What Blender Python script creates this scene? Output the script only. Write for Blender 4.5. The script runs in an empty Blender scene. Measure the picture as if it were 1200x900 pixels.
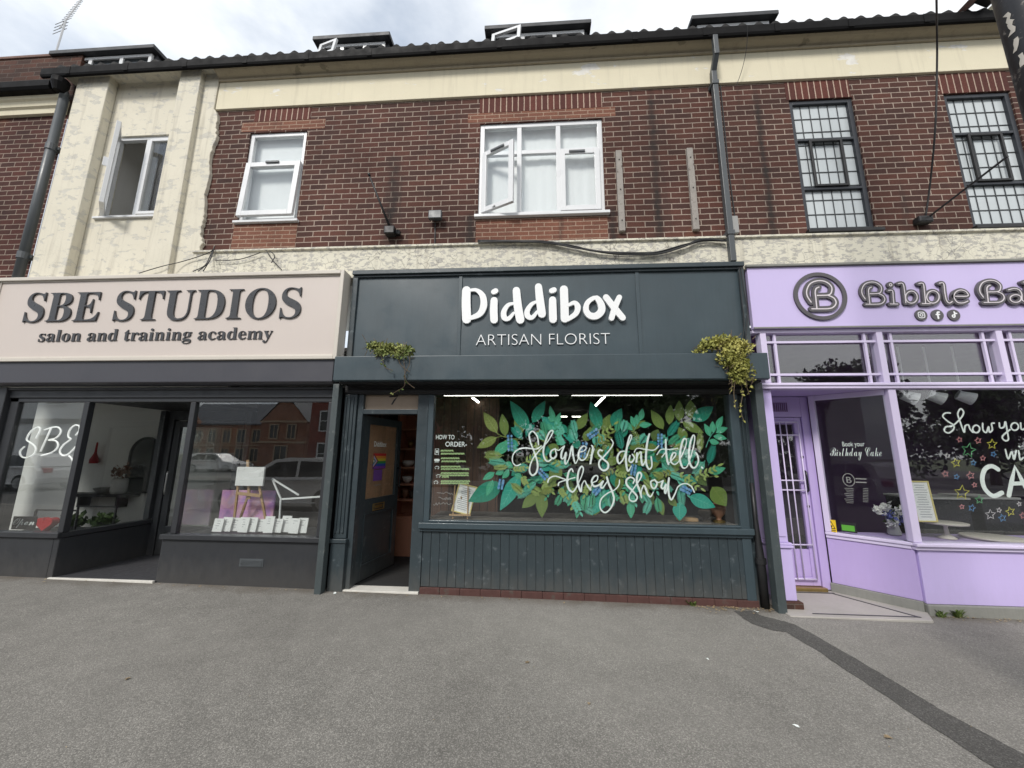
import bpy, math, random
from mathutils import Vector, Matrix

SC = bpy.context.scene
COL = SC.collection
R = math.radians

# ------------------------------------------------------------------ camera, world, sun, exposure
F_PX = 450.0
CAM = Vector((0.0, -4.72, 1.6))
MX = ((0.99792155, -0.0036705, -0.06433592),
      (0.06393843, 0.18078677, 0.98144181),
      (0.0080287, -0.98351547, 0.1806457))
cd = bpy.data.cameras.new('camera')
cam = bpy.data.objects.new('camera', cd)
COL.objects.link(cam)
cd.sensor_width = 36.0
cd.sensor_fit = 'HORIZONTAL'
cd.lens = F_PX / 1200 * 36
cd.clip_start = 0.05
cd.clip_end = 3000
rot = Matrix(((MX[0][0], -MX[0][1], -MX[0][2]), (MX[1][0], -MX[1][1], -MX[1][2]), (MX[2][0], -MX[2][1], -MX[2][2])))
cam.matrix_world = Matrix.Translation(CAM) @ rot.to_4x4()
SC.camera = cam

SUN_EL, SUN_AZ = 42.0, -23.0          # sun high, in front of the shops and to the left
world = bpy.data.worlds.new('World')
SC.world = world
world.use_nodes = True
wn, wl = world.node_tree.nodes, world.node_tree.links
bg = wn['Background']
bg.inputs[1].default_value = 0.112
sky = wn.new('ShaderNodeTexSky')
sky.sky_type = 'NISHITA'
sky.sun_disc = False
sky.sun_elevation = R(SUN_EL)
sky.sun_rotation = R(180 + SUN_AZ)
sky.dust_density = 1.5
tc = wn.new('ShaderNodeTexCoord')
mp = wn.new('ShaderNodeMapping')
mp.inputs['Scale'].default_value = (1, 1, 2.2)
mp.inputs['Location'].default_value = (0.35, 0.2, 0.1)
wl.new(tc.outputs['Generated'], mp.inputs[0])
cn = wn.new('ShaderNodeTexNoise')
cn.inputs['Scale'].default_value = 2.6
cn.inputs['Detail'].default_value = 7
cn.inputs['Roughness'].default_value = 0.55
wl.new(mp.outputs[0], cn.inputs['Vector'])
cr = wn.new('ShaderNodeValToRGB')
cr.color_ramp.elements[0].position = 0.36
cr.color_ramp.elements[1].position = 0.60
wl.new(cn.outputs['Fac'], cr.inputs[0])
cn2 = wn.new('ShaderNodeTexNoise')
cn2.inputs['Scale'].default_value = 3.4
cn2.inputs['Detail'].default_value = 5
wl.new(mp.outputs[0], cn2.inputs['Vector'])
cr2 = wn.new('ShaderNodeValToRGB')
cr2.color_ramp.elements[0].position = 0.32
cr2.color_ramp.elements[0].color = (5.4, 5.9, 6.6, 1)
cr2.color_ramp.elements[1].position = 0.68
cr2.color_ramp.elements[1].color = (7.6, 7.8, 8.0, 1)
wl.new(cn2.outputs['Fac'], cr2.inputs[0])
sat = wn.new('ShaderNodeMixRGB')         # thin veil over the blue
sat.inputs[0].default_value = 0.55
sat.inputs[2].default_value = (5.3, 5.95, 6.8, 1)
wl.new(sky.outputs[0], sat.inputs[1])
mixw = wn.new('ShaderNodeMixRGB')
wl.new(cr.outputs[0], mixw.inputs[0])
wl.new(sat.outputs[0], mixw.inputs[1])
wl.new(cr2.outputs[0], mixw.inputs[2])
sx_ = wn.new('ShaderNodeSeparateXYZ')
wl.new(tc.outputs['Generated'], sx_.inputs[0])
mr = wn.new('ShaderNodeMapRange')        # the cloud is thicker and brighter towards the right
mr.inputs['From Min'].default_value = -0.25
mr.inputs['From Max'].default_value = 0.45
mr.inputs['To Max'].default_value = 0.85
wl.new(sx_.outputs[0], mr.inputs[0])
mixr = wn.new('ShaderNodeMixRGB')
wl.new(mr.outputs[0], mixr.inputs[0])
wl.new(mixw.outputs[0], mixr.inputs[1])
mixr.inputs[2].default_value = (7.7, 7.8, 7.9, 1)
wl.new(mixr.outputs[0], bg.inputs[0])

sd = bpy.data.lights.new('sun', 'SUN')
sd.energy = 2.25
sd.angle = R(14)
sd.color = (1.0, 0.96, 0.9)
sun = bpy.data.objects.new('sun', sd)
COL.objects.link(sun)
az = R(SUN_AZ)
to_sun = Vector((math.sin(az) * math.cos(R(SUN_EL)), -math.cos(az) * math.cos(R(SUN_EL)), math.sin(R(SUN_EL))))
sun.rotation_euler = to_sun.to_track_quat('Z', 'Y').to_euler()
sun.location = to_sun * 40

SC.view_settings.view_transform = 'Standard'
SC.view_settings.look = 'None'
SC.view_settings.gamma = 1
SC.view_settings.exposure = 0.45
SC.view_settings.use_curve_mapping = False
SC.render.engine = 'CYCLES'
SC.cycles.max_bounces = 8
SC.cycles.transparent_max_bounces = 16
SC.cycles.use_denoising = True

# ------------------------------------------------------------------ helpers
def ray(px, py):
    d = (px - 600.0, py - 450.0, F_PX)
    return Vector((sum(MX[0][i] * d[i] for i in range(3)), sum(MX[1][i] * d[i] for i in range(3)), sum(MX[2][i] * d[i] for i in range(3))))

def at(px, py, y):                      # where a measured point of the survey photo lies on the upright plane at depth y
    d = ray(px, py)
    return CAM + d * ((y - CAM.y) / d.y)

def flat(px, py, z):
    d = ray(px, py)
    return CAM + d * ((z - CAM.z) / d.z)

def Z(ox, oy, s, pts):
    return [(ox + p[0] / s, oy + p[1] / s) for p in pts]

def on(pts, y):                         # list of photo points -> (x, z) on plane y
    o = []
    for p in pts:
        v = at(p[0], p[1], y)
        o.append((v.x, v.z))
    return o

def gz(x):                              # the pavement falls slightly to the right
    return -0.009 * max(-14.0, min(14.0, x))

def smooth(pts, n=6, closed=False):     # Catmull-Rom
    P = [Vector(p) for p in pts]
    m = len(P)
    out = []
    rng = m if closed else m - 1
    for i in range(rng):
        if closed:
            a, b, c, d = P[(i - 1) % m], P[i], P[(i + 1) % m], P[(i + 2) % m]
        else:
            a, b, c, d = P[max(i - 1, 0)], P[i], P[i + 1], P[min(i + 2, m - 1)]
        for k in range(n):
            t = k / n
            out.append(0.5 * ((2 * b) + (c - a) * t + (2 * a - 5 * b + 4 * c - d) * t * t + (3 * b - a - 3 * c + d) * t ** 3))
    if not closed:
        out.append(P[-1])
    return out

def resample(vals, n):
    m = len(vals)
    if m == 1:
        return [vals[0]] * n
    o = []
    for i in range(n):
        t = i / max(n - 1, 1) * (m - 1)
        k = min(int(t), m - 2)
        o.append(vals[k] * (1 - t + k) + vals[k + 1] * (t - k))
    return o

ORG = {}
class MB:
    def __init__(self):
        self.v, self.f = [], []
    def add(self, vs, fs):
        n = len(self.v)
        self.v += [tuple(v) for v in vs]
        self.f += [tuple(i + n for i in f) for f in fs]
        return self
    def box(self, x0, x1, y0, y1, z0, z1):
        vs = [(x0, y0, z0), (x1, y0, z0), (x1, y1, z0), (x0, y1, z0), (x0, y0, z1), (x1, y0, z1), (x1, y1, z1), (x0, y1, z1)]
        return self.add(vs, [(0, 3, 2, 1), (4, 5, 6, 7), (0, 1, 5, 4), (1, 2, 6, 5), (2, 3, 7, 6), (3, 0, 4, 7)])
    def obox(self, c, ax, ay, az):      # half axes
        c = Vector(c)
        vs = [c + ax * i + ay * j + az * k for k in (-1, 1) for i, j in ((-1, -1), (1, -1), (1, 1), (-1, 1))]
        return self.add(vs, [(0, 3, 2, 1), (4, 5, 6, 7), (0, 1, 5, 4), (1, 2, 6, 5), (2, 3, 7, 6), (3, 0, 4, 7)])
    def bar(self, a, b, w, t, up=(0, 0, 1)):   # straight bar a to b, w across, t thick
        a, b = Vector(a), Vector(b)
        d = (b - a)
        L = d.length
        d.normalize()
        u = Vector(up)
        s = d.cross(u)
        if s.length < 1e-4:
            s = d.cross(Vector((0, 1, 0)))
        s.normalize()
        u = s.cross(d)
        return self.obox((a + b) / 2, d * (L / 2), s * (w / 2), u * (t / 2))
    def prism(self, poly, y0, y1):      # polygon (x,z), extruded along y
        n = len(poly)
        vs = [(p[0], y0, p[1]) for p in poly] + [(p[0], y1, p[1]) for p in poly]
        fs = [tuple(range(n)), tuple(range(2 * n - 1, n - 1, -1))]
        fs += [(i, i + n, (i + 1) % n + n, (i + 1) % n) for i in range(n)]
        return self.add(vs, fs)
    def profile(self, poly, x0, x1):    # polygon (y,z), extruded along x
        n = len(poly)
        vs = [(x0, p[0], p[1]) for p in poly] + [(x1, p[0], p[1]) for p in poly]
        fs = [tuple(range(n)), tuple(range(2 * n - 1, n - 1, -1))]
        fs += [(i, i + n, (i + 1) % n + n, (i + 1) % n) for i in range(n)]
        return self.add(vs, fs)
    def hprism(self, poly, z0, z1):     # polygon (x,y), extruded along z
        n = len(poly)
        vs = [(p[0], p[1], z0) for p in poly] + [(p[0], p[1], z1) for p in poly]
        fs = [tuple(range(n)), tuple(range(2 * n - 1, n - 1, -1))]
        fs += [(i, i + n, (i + 1) % n + n, (i + 1) % n) for i in range(n)]
        return self.add(vs, fs)
    def tube(self, pts, r, n=8):
        P = [Vector(p) for p in pts]
        m = len(P)
        rs = resample(r, m) if isinstance(r, (list, tuple)) else [r] * m
        vs, fs = [], []
        ref = None
        for i in range(m):
            d = (P[min(i + 1, m - 1)] - P[max(i - 1, 0)])
            if d.length < 1e-9:
                d = Vector((0, 0, 1))
            d.normalize()
            if ref is None or abs(ref.dot(d)) > 0.98:
                ref = Vector((0, 0, 1)) if abs(d.z) < 0.9 else Vector((1, 0, 0))
            s = (ref - d * ref.dot(d)).normalized()
            ref = s
            u = d.cross(s)
            for k in range(n):
                a = 2 * math.pi * k / n
                vs.append(P[i] + (s * math.cos(a) + u * math.sin(a)) * rs[i])
        for i in range(m - 1):
            for k in range(n):
                a, b = i * n + k, i * n + (k + 1) % n
                fs.append((a, b, b + n, a + n))
        fs.append(tuple(range(n - 1, -1, -1)))
        fs.append(tuple(range((m - 1) * n, m * n)))
        return self.add(vs, fs)
    def lathe(self, c, prof, n=20):     # prof: (radius, z)
        vs, fs = [], []
        for r, z in prof:
            for k in range(n):
                a = 2 * math.pi * k / n
                vs.append((c[0] + r * math.cos(a), c[1] + r * math.sin(a), c[2] + z))
        m = len(prof)
        for i in range(m - 1):
            for k in range(n):
                a, b = i * n + k, i * n + (k + 1) % n
                fs.append((a, b, b + n, a + n))
        fs.append(tuple(range(n - 1, -1, -1)))
        fs.append(tuple(range((m - 1) * n, m * n)))
        return self.add(vs, fs)
    def stroke(self, pts, w, y, d=0.0, closed=False, lift=0.0, tf=None):
        """flat pen stroke through (x,z) points on plane y, w wide (list allowed), front face d proud towards -y"""
        n = len(pts)
        ws = resample(w, n) if isinstance(w, (list, tuple)) else [w] * n
        P = [Vector((p[0], p[1])) for p in pts]
        L, Rr = [], []
        for i in range(n):
            if closed:
                t = P[(i + 1) % n] - P[(i - 1) % n]
            else:
                t = P[min(i + 1, n - 1)] - P[max(i - 1, 0)]
            if t.length < 1e-9:
                t = Vector((1, 0))
            t.normalize()
            nn = Vector((-t.y, t.x))
            L.append(P[i] + nn * ws[i] / 2)
            Rr.append(P[i] - nn * ws[i] / 2)
        vs, fs = [], []
        for i in range(n):
            yy = y - d - lift * i
            vs += [(L[i].x, yy, L[i].y), (Rr[i].x, yy, Rr[i].y)]
        rng = n if closed else n - 1
        for i in range(rng):
            a, b = 2 * i, 2 * ((i + 1) % n)
            fs.append((a, a + 1, b + 1, b))
        if not closed:                  # round caps
            for e, i, sgn in ((0, 0, -1), (1, n - 1, 1)):
                t = (P[min(i + 1, n - 1)] - P[max(i - 1, 0)])
                if t.length < 1e-9:
                    t = Vector((1, 0))
                t.normalize()
                nn = Vector((-t.y, t.x))
                yy = y - d - lift * i
                k0 = len(vs)
                arc = []
                for k in range(1, 5):
                    a = math.pi * k / 5
                    p = P[i] + (nn * math.cos(a) + t * sgn * math.sin(a)) * ws[i] / 2
                    vs.append((p.x, yy, p.y))
                    arc.append(k0 + k - 1)
                fs.append(tuple([2 * i] + arc + [2 * i + 1]))
        if d > 0:
            def wall(ids, loop):
                m = len(ids)
                k0 = len(vs)
                for q in ids:
                    vs.append((vs[q][0], y, vs[q][2]))
                for k in range(m if loop else m - 1):
                    fs.append((ids[k], ids[(k + 1) % m], k0 + (k + 1) % m, k0 + k))
            if closed:
                wall([2 * i for i in range(n)], True)
                wall([2 * i + 1 for i in range(n)], True)
            else:
                c0 = list(range(2 * n, 2 * n + 4))
                c1 = list(range(2 * n + 4, 2 * n + 8))
                wall([2 * i for i in range(n)] + c1 + [2 * i + 1 for i in range(n - 1, -1, -1)] + c0[::-1], True)
        if tf:
            vs = [tf @ Vector(v) for v in vs]
        return self.add(vs, fs)
    def build(self, name, mat, parent=None, bevel=0.0, smooth_=False, org=None):
        me = bpy.data.meshes.new(name)
        o0 = org if org is not None else (ORG.get(parent.name, Vector((0, 0, 0))) if parent else Vector((0, 0, 0)))
        o0 = Vector(o0)
        me.from_pydata([(v[0] - o0.x, v[1] - o0.y, v[2] - o0.z) for v in self.v], [], self.f)
        me.materials.append(mat)
        me.validate()
        me.update()
        if smooth_:
            for p in me.polygons:
                p.use_smooth = True
        ob = bpy.data.objects.new(name, me)
        COL.objects.link(ob)
        if parent:
            ob.parent = parent
            ORG[ob.name] = o0
        else:
            ob.location = o0
            ORG[ob.name] = o0
        if bevel:
            b = ob.modifiers.new('bevel', 'BEVEL')
            b.width = bevel
            b.segments = 2
            b.limit_method = 'ANGLE'
            b.angle_limit = R(40)
        return ob

def tag(o, label=None, cat=None, group=None, kind=None):
    if label: o['label'] = label
    if cat: o['category'] = cat
    if group: o['group'] = group
    if kind: o['kind'] = kind
    return o

def thing(name, label, cat, loc=(0, 0, 0), group=None):
    o = bpy.data.objects.new(name, None)
    o.empty_display_size = 0.2
    COL.objects.link(o)
    o.location = loc
    ORG[o.name] = Vector(loc)
    return tag(o, label, cat, group)

def copy_tree(o, parent=None):
    c = o.copy()
    COL.objects.link(c)
    ORG[c.name] = ORG.get(o.name, Vector((0, 0, 0)))
    if parent:
        c.parent = parent
    for ch in list(o.children):
        copy_tree(ch, c)
    return c

def text(name, body, mat, parent, rect, y, ext=0.0, off=0.0, tf=None, shear=0.0, words=False):
    """lettering fitted into rect (x0,x1,z0,z1) on the upright plane y, or through the matrix tf"""
    cu = bpy.data.curves.new(name, 'FONT')
    cu.body = body
    cu.offset = off
    cu.extrude = 0.5 if ext else 0.0
    cu.resolution_u = 5
    cu.shear = shear
    t = bpy.data.objects.new('tmp_text', cu)
    COL.objects.link(t)
    dg = bpy.context.evaluated_depsgraph_get()
    dg.update()
    me = bpy.data.meshes.new_from_object(t.evaluated_get(dg))
    bpy.data.objects.remove(t)
    bpy.data.curves.remove(cu)
    xs = [v.co.x for v in me.vertices]
    ys = [v.co.y for v in me.vertices]
    ax, bx, ay, by = min(xs), max(xs), min(ys), max(ys)
    x0, x1, z0, z1 = rect
    o0 = ORG.get(parent.name, Vector((0, 0, 0)))
    for v in me.vertices:
        p = Vector((x0 + (v.co.x - ax) / (bx - ax) * (x1 - x0), y - ((v.co.z + 0.5) * ext if ext else 0.0), z0 + (v.co.y - ay) / (by - ay) * (z1 - z0)))
        if tf:
            p = tf @ p
        v.co = p - o0
    me.name = name
    me.materials.clear()
    me.materials.append(mat)
    if ' ' in body and words:
        return split_words(name, me, parent, o0, body.count(' ') + 1)
    ob = bpy.data.objects.new(name, me)
    COL.objects.link(ob)
    ob.parent = parent
    ORG[ob.name] = o0
    return ob

def split_words(name, me, parent, o0, n):
    import bmesh
    xs = sorted((v.co.x, v.index) for v in me.vertices)
    polys = sorted((min(me.vertices[i].co.x for i in p.vertices), max(me.vertices[i].co.x for i in p.vertices)) for p in me.polygons)
    gaps, reach = [], polys[0][1]
    for a, b in polys:
        if a > reach:
            gaps.append((a - reach, (a + reach) / 2))
        reach = max(reach, b)
    cuts = sorted(g[1] for g in sorted(gaps, reverse=True)[:n - 1])
    out = []
    for k in range(n):
        lo = cuts[k - 1] if k else -1e9
        hi = cuts[k] if k < n - 1 else 1e9
        bm = bmesh.new()
        bm.from_mesh(me)
        bmesh.ops.delete(bm, geom=[v for v in bm.verts if not lo < v.co.x < hi], context='VERTS')
        m2 = bpy.data.meshes.new(name)
        bm.to_mesh(m2)
        bm.free()
        m2.materials.append(me.materials[0])
        ob = bpy.data.objects.new(name, m2)
        COL.objects.link(ob)
        ob.parent = parent
        ORG[ob.name] = o0
        out.append(ob)
    return out

def bold_italic(s):
    return ''.join(chr(0x1D468 + ord(c) - 65) if 'A' <= c <= 'Z' else chr(0x1D482 + ord(c) - 97) if 'a' <= c <= 'z' else c for c in s)

def bold_serif(s):
    return ''.join(chr(0x1D400 + ord(c) - 65) if 'A' <= c <= 'Z' else chr(0x1D41A + ord(c) - 97) if 'a' <= c <= 'z' else c for c in s)

def script(s):
    return ''.join(chr(0x1D4D0 + ord(c) - 65) if 'A' <= c <= 'Z' else chr(0x1D4EA + ord(c) - 97) if 'a' <= c <= 'z' else c for c in s)

# ------------------------------------------------------------------ materials
class NT:
    def __init__(self, name):
        self.m = bpy.data.materials.new(name)
        self.m.use_nodes = True
        self.n, self.l = self.m.node_tree.nodes, self.m.node_tree.links
        self.b = self.n['Principled BSDF']
        self.out = self.n['Material Output']
        self.tc = self.n.new('ShaderNodeTexCoord')
    def noise(self, scale, detail=4, rough=0.55, vec=None, stretch=None, dim=0):
        t = self.n.new('ShaderNodeTexNoise')
        t.inputs['Scale'].default_value = scale
        t.inputs['Detail'].default_value = detail
        t.inputs['Roughness'].default_value = rough
        src = vec or self.tc.outputs['Object']
        if stretch:
            mp = self.n.new('ShaderNodeMapping')
            mp.inputs['Scale'].default_value = stretch
            self.l.new(src, mp.inputs[0])
            src = mp.outputs[0]
        self.l.new(src, t.inputs['Vector'])
        return t.outputs['Fac']
    def ramp(self, fac, stops):
        r = self.n.new('ShaderNodeValToRGB')
        e = r.color_ramp.elements
        while len(e) < len(stops):
            e.new(0.5)
        for i, (p, c) in enumerate(stops):
            e[i].position = p
            if not isinstance(c, (tuple, list)):
                c = (c, c, c)
            e[i].color = (c[0], c[1], c[2], 1)
        self.l.new(fac, r.inputs[0])
        return r.outputs[0]
    def mix(self, fac, a, b, mode='MIX'):
        m = self.n.new('ShaderNodeMixRGB')
        m.blend_type = mode
        for i, s in enumerate((fac, a, b)):
            if isinstance(s, bpy.types.NodeSocket):
                self.l.new(s, m.inputs[i])
            elif isinstance(s, (int, float)):
                m.inputs[i].default_value = s if i == 0 else (s, s, s, 1)
            else:
                m.inputs[i].default_value = (s[0], s[1], s[2], 1)
        return m.outputs[0]
    def math(self, op, a, b=0.0):
        m = self.n.new('ShaderNodeMath')
        m.operation = op
        for i, s in enumerate((a, b)):
            if isinstance(s, bpy.types.NodeSocket):
                self.l.new(s, m.inputs[i])
            else:
                m.inputs[i].default_value = s
        return m.outputs[0]
    def bump(self, h, strength=0.3, dist=0.01):
        b = self.n.new('ShaderNodeBump')
        b.inputs['Strength'].default_value = strength
        b.inputs['Distance'].default_value = dist
        self.l.new(h, b.inputs['Height'])
        self.l.new(b.outputs[0], self.b.inputs['Normal'])
    def base(self, s):
        if isinstance(s, bpy.types.NodeSocket):
            self.l.new(s, self.b.inputs['Base Color'])
        else:
            self.b.inputs['Base Color'].default_value = (s[0], s[1], s[2], 1)
    def set(self, rough=0.5, metal=0.0, spec=0.5):
        if isinstance(rough, bpy.types.NodeSocket):
            self.l.new(rough, self.b.inputs['Roughness'])
        else:
            self.b.inputs['Roughness'].default_value = rough
        self.b.inputs['Metallic'].default_value = metal
        self.b.inputs['Specular IOR Level'].default_value = spec
        return self.m

def paint(name, c, rough=0.45, var=0.12, scale=3.0, bump=0.05, bscale=25, metal=0.0, wear=0.0, wearcol=(0.3, 0.3, 0.29), spec=0.5, splash=0.0):
    t = NT(name)
    n1 = t.noise(scale, 6, 0.6)
    col = t.mix(n1, [k * (1 - var) for k in c], [min(k * (1 + var), 1) for k in c])
    st = t.noise(6, 5, 0.6, stretch=(6, 6, 0.5))
    col = t.mix(t.ramp(st, [(0.45, 0.0), (0.8, min(var * 1.5, 0.6))]), col, [k * 0.7 for k in c])
    if wear:
        w = t.noise(9, 8, 0.7)
        col = t.mix(t.ramp(w, [(0.62 - wear * 0.2, 0.0), (0.70 - wear * 0.2, 0.8)]), col, wearcol)
    if splash:                           # dirt thrown up from the pavement
        sp_ = t.n.new('ShaderNodeSeparateXYZ')
        t.l.new(t.tc.outputs['Object'], sp_.inputs[0])
        hgt = t.math('ADD', sp_.outputs[2], t.math('MULTIPLY', t.noise(9, 6, 0.7, stretch=(1.6, 1.6, 0.7)), -0.42))
        col = t.mix(t.ramp(t.math('ADD', hgt, 0.5), [(0.32, splash), (0.62, 0.0)]), col, (0.15, 0.135, 0.115))
    t.base(col)
    if bump:
        t.bump(t.noise(bscale, 4), bump, 0.01)
    rr = t.ramp(t.noise(scale * 2.5, 4), [(0.3, max(rough - 0.08, 0.03)), (0.7, min(rough + 0.1, 1))])
    return t.set(rr, metal, spec)

def brick(name, c1, c2, mortar, bw=0.24, rh=0.082, ms=0.0068, offset=0.5, stain=0.35, stains=()):
    t = NT(name)
    sep = t.n.new('ShaderNodeSeparateXYZ')
    t.l.new(t.tc.outputs['Object'], sep.inputs[0])
    cmb = t.n.new('ShaderNodeCombineXYZ')
    wob = t.math('MULTIPLY', t.math('SUBTRACT', t.noise(1.1, 3), 0.5), 0.02)
    wob2 = t.math('MULTIPLY', t.math('SUBTRACT', t.noise(22, 2), 0.5), 0.008)
    t.l.new(t.math('ADD', t.math('ADD', sep.outputs[0], sep.outputs[1]), wob2), cmb.inputs[0])
    t.l.new(t.math('ADD', t.math('ADD', sep.outputs[2], wob), wob2), cmb.inputs[1])
    bt = t.n.new('ShaderNodeTexBrick')
    bt.offset = offset
    bt.inputs['Scale'].default_value = 1.0
    bt.inputs['Brick Width'].default_value = bw
    bt.inputs['Row Height'].default_value = rh
    bt.inputs['Mortar Size'].default_value = ms
    bt.inputs['Mortar Smooth'].default_value = 0.25
    bt.inputs['Bias'].default_value = 0.0
    bt.inputs['Color1'].default_value = (*c1, 1)
    bt.inputs['Color2'].default_value = (*c2, 1)
    bt.inputs['Mortar'].default_value = (*mortar, 1)
    t.l.new(cmb.outputs[0], bt.inputs['Vector'])
    grain = t.ramp(t.noise(60, 4, 0.7), [(0.3, 0.72), (0.7, 1.2)])
    col = t.mix(1.0, bt.outputs[0], grain, 'MULTIPLY')
    big = t.ramp(t.noise(0.9, 6, 0.6), [(0.35, 1.0 - stain), (0.65, 1.1)])
    col = t.mix(1.0, col, big, 'MULTIPLY')
    streak = t.ramp(t.noise(2.2, 5, 0.65, stretch=(2.2, 2.2, 0.22)), [(0.58, 0.0), (0.78, 0.6)])
    col = t.mix(streak, col, (0.035, 0.028, 0.026))
    rusty = t.ramp(t.noise(1.6, 3, 0.5, stretch=(1, 1, 0.8)), [(0.66, 0.0), (0.8, 0.35)])
    col = t.mix(rusty, col, (0.26, 0.10, 0.045))
    for sx0, sw0, za, zb in stains:      # soot and damp runs down the wall
        dx = t.math('DIVIDE', t.math('SUBTRACT', t.math('ADD', sep.outputs[0], t.math('MULTIPLY', t.noise(3, 4), 0.12)), sx0 + 0.06), sw0)
        g = t.math('POWER', 2.718, t.math('MULTIPLY', t.math('MULTIPLY', dx, dx), -1.0))
        band = t.ramp(t.math('MULTIPLY', t.math('SUBTRACT', sep.outputs[2], za), 1.0 / (zb - za)), [(0.0, 0.0), (0.1, 1.0), (0.85, 0.8), (1.0, 0.0)])
        k_ = t.math('MULTIPLY', t.math('MULTIPLY', g, band), t.ramp(t.noise(7, 5, 0.7), [(0.3, 0.25), (0.6, 0.95)]))
        col = t.mix(k_, col, (0.022, 0.020, 0.019))
    t.base(col)
    h = t.math('SUBTRACT', t.math('MULTIPLY', t.noise(45, 4), 0.35), bt.outputs['Fac'])
    t.bump(h, 0.55, 0.008)
    return t.set(0.88, 0, 0.25)

def stucco(name, c, peel, amount, crack=0.0, pscale=3.0, dirt=(0.23, 0.2, 0.16), streak=0.6):
    t = NT(name)
    n1 = t.noise(1.6, 6, 0.6)
    col = t.mix(n1, [k * 0.88 for k in c], [k * 1.06 for k in c])
    pm = t.noise(pscale, 9, 0.62, stretch=(0.8, 0.8, 1.7))
    mask = t.ramp(pm, [(0.66 - amount, 0.0), (0.675 - amount, 1.0)])
    pc = t.mix(t.noise(14, 5), [k * 0.7 for k in peel], peel)
    col = t.mix(mask, col, pc)
    ds = t.ramp(t.noise(3.0, 6, 0.65, stretch=(4, 4, 0.25)), [(0.52, 0.0), (0.80, streak)])
    col = t.mix(ds, col, dirt)
    h = t.math('ADD', t.math('MULTIPLY', mask, -0.5), t.math('MULTIPLY', t.noise(60, 5), 0.5))
    if crack:
        vo = t.n.new('ShaderNodeTexVoronoi')
        vo.feature = 'DISTANCE_TO_EDGE'
        vo.inputs['Scale'].default_value = 9
        mp = t.n.new('ShaderNodeMixRGB')
        mp.inputs[0].default_value = 0.12
        t.l.new(t.tc.outputs['Object'], mp.inputs[1])
        nz = t.n.new('ShaderNodeTexNoise')
        nz.inputs['Scale'].default_value = 5
        nz.inputs['Detail'].default_value = 5
        t.l.new(t.tc.outputs['Object'], nz.inputs[0])
        t.l.new(nz.outputs[1], mp.inputs[2])
        t.l.new(mp.outputs[0], vo.inputs[0])
        ck = t.ramp(vo.outputs['Distance'], [(0.0, crack), (0.03, 0.0)])
        gate = t.ramp(t.noise(1.7, 4), [(0.42, 0.0), (0.58, 1.0)])
        ck = t.math('MULTIPLY', ck, gate)
        col = t.mix(ck, col, (0.10, 0.09, 0.08))
    t.base(col)
    t.bump(h, 0.4, 0.01)
    return t.set(0.85, 0, 0.25)

def glass(name, tint=(0.955, 0.97, 0.965), ior=1.85, dirty=0.004):
    t = NT(name)
    t.n.remove(t.b)
    geo = t.n.new('ShaderNodeNewGeometry')
    i = t.n.new('ShaderNodeMath'); i.operation = 'MULTIPLY_ADD'      # ior, or 1/ior seen from behind: a thin pane, no bending
    t.l.new(geo.outputs['Backfacing'], i.inputs[0])
    i.inputs[1].default_value = 1 / ior - ior
    i.inputs[2].default_value = ior
    fr = t.n.new('ShaderNodeFresnel')
    t.l.new(i.outputs[0], fr.inputs['IOR'])
    inv = t.n.new('ShaderNodeFresnel')
    t.l.new(i.outputs[0], inv.inputs['IOR'])
    tr = t.n.new('ShaderNodeBsdfTransparent')
    tr.inputs[0].default_value = (*tint, 1)
    gl = t.n.new('ShaderNodeBsdfGlossy')
    gl.inputs['Roughness'].default_value = 0.0
    gl.inputs['Color'].default_value = (1, 1, 1, 1)
    bp = t.n.new('ShaderNodeBump')
    bp.inputs['Strength'].default_value = 0.02
    bp.inputs['Distance'].default_value = 0.02
    t.l.new(t.noise(1.3, 2), bp.inputs['Height'])
    t.l.new(bp.outputs[0], gl.inputs['Normal'])
    mx = t.n.new('ShaderNodeMixShader')
    t.l.new(fr.outputs[0], mx.inputs[0])
    t.l.new(tr.outputs[0], mx.inputs[1])
    t.l.new(gl.outputs[0], mx.inputs[2])
    df = t.n.new('ShaderNodeBsdfDiffuse')
    df.inputs[0].default_value = (0.5, 0.5, 0.48, 1)
    mx2 = t.n.new('ShaderNodeMixShader')
    t.l.new(t.ramp(t.noise(5, 6, 0.65), [(0.45, dirty * 0.3), (0.75, dirty * 2)]), mx2.inputs[0])
    t.l.new(mx.outputs[0], mx2.inputs[1])
    t.l.new(df.outputs[0], mx2.inputs[2])
    t.l.new(mx2.outputs[0], t.out.inputs[0])
    return t.m

def emit(name, c, s):
    t = NT(name)
    t.b.inputs['Base Color'].default_value = (*c, 1)
    t.b.inputs['Emission Color'].default_value = (*c, 1)
    t.b.inputs['Emission Strength'].default_value = s
    return t.m

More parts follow.
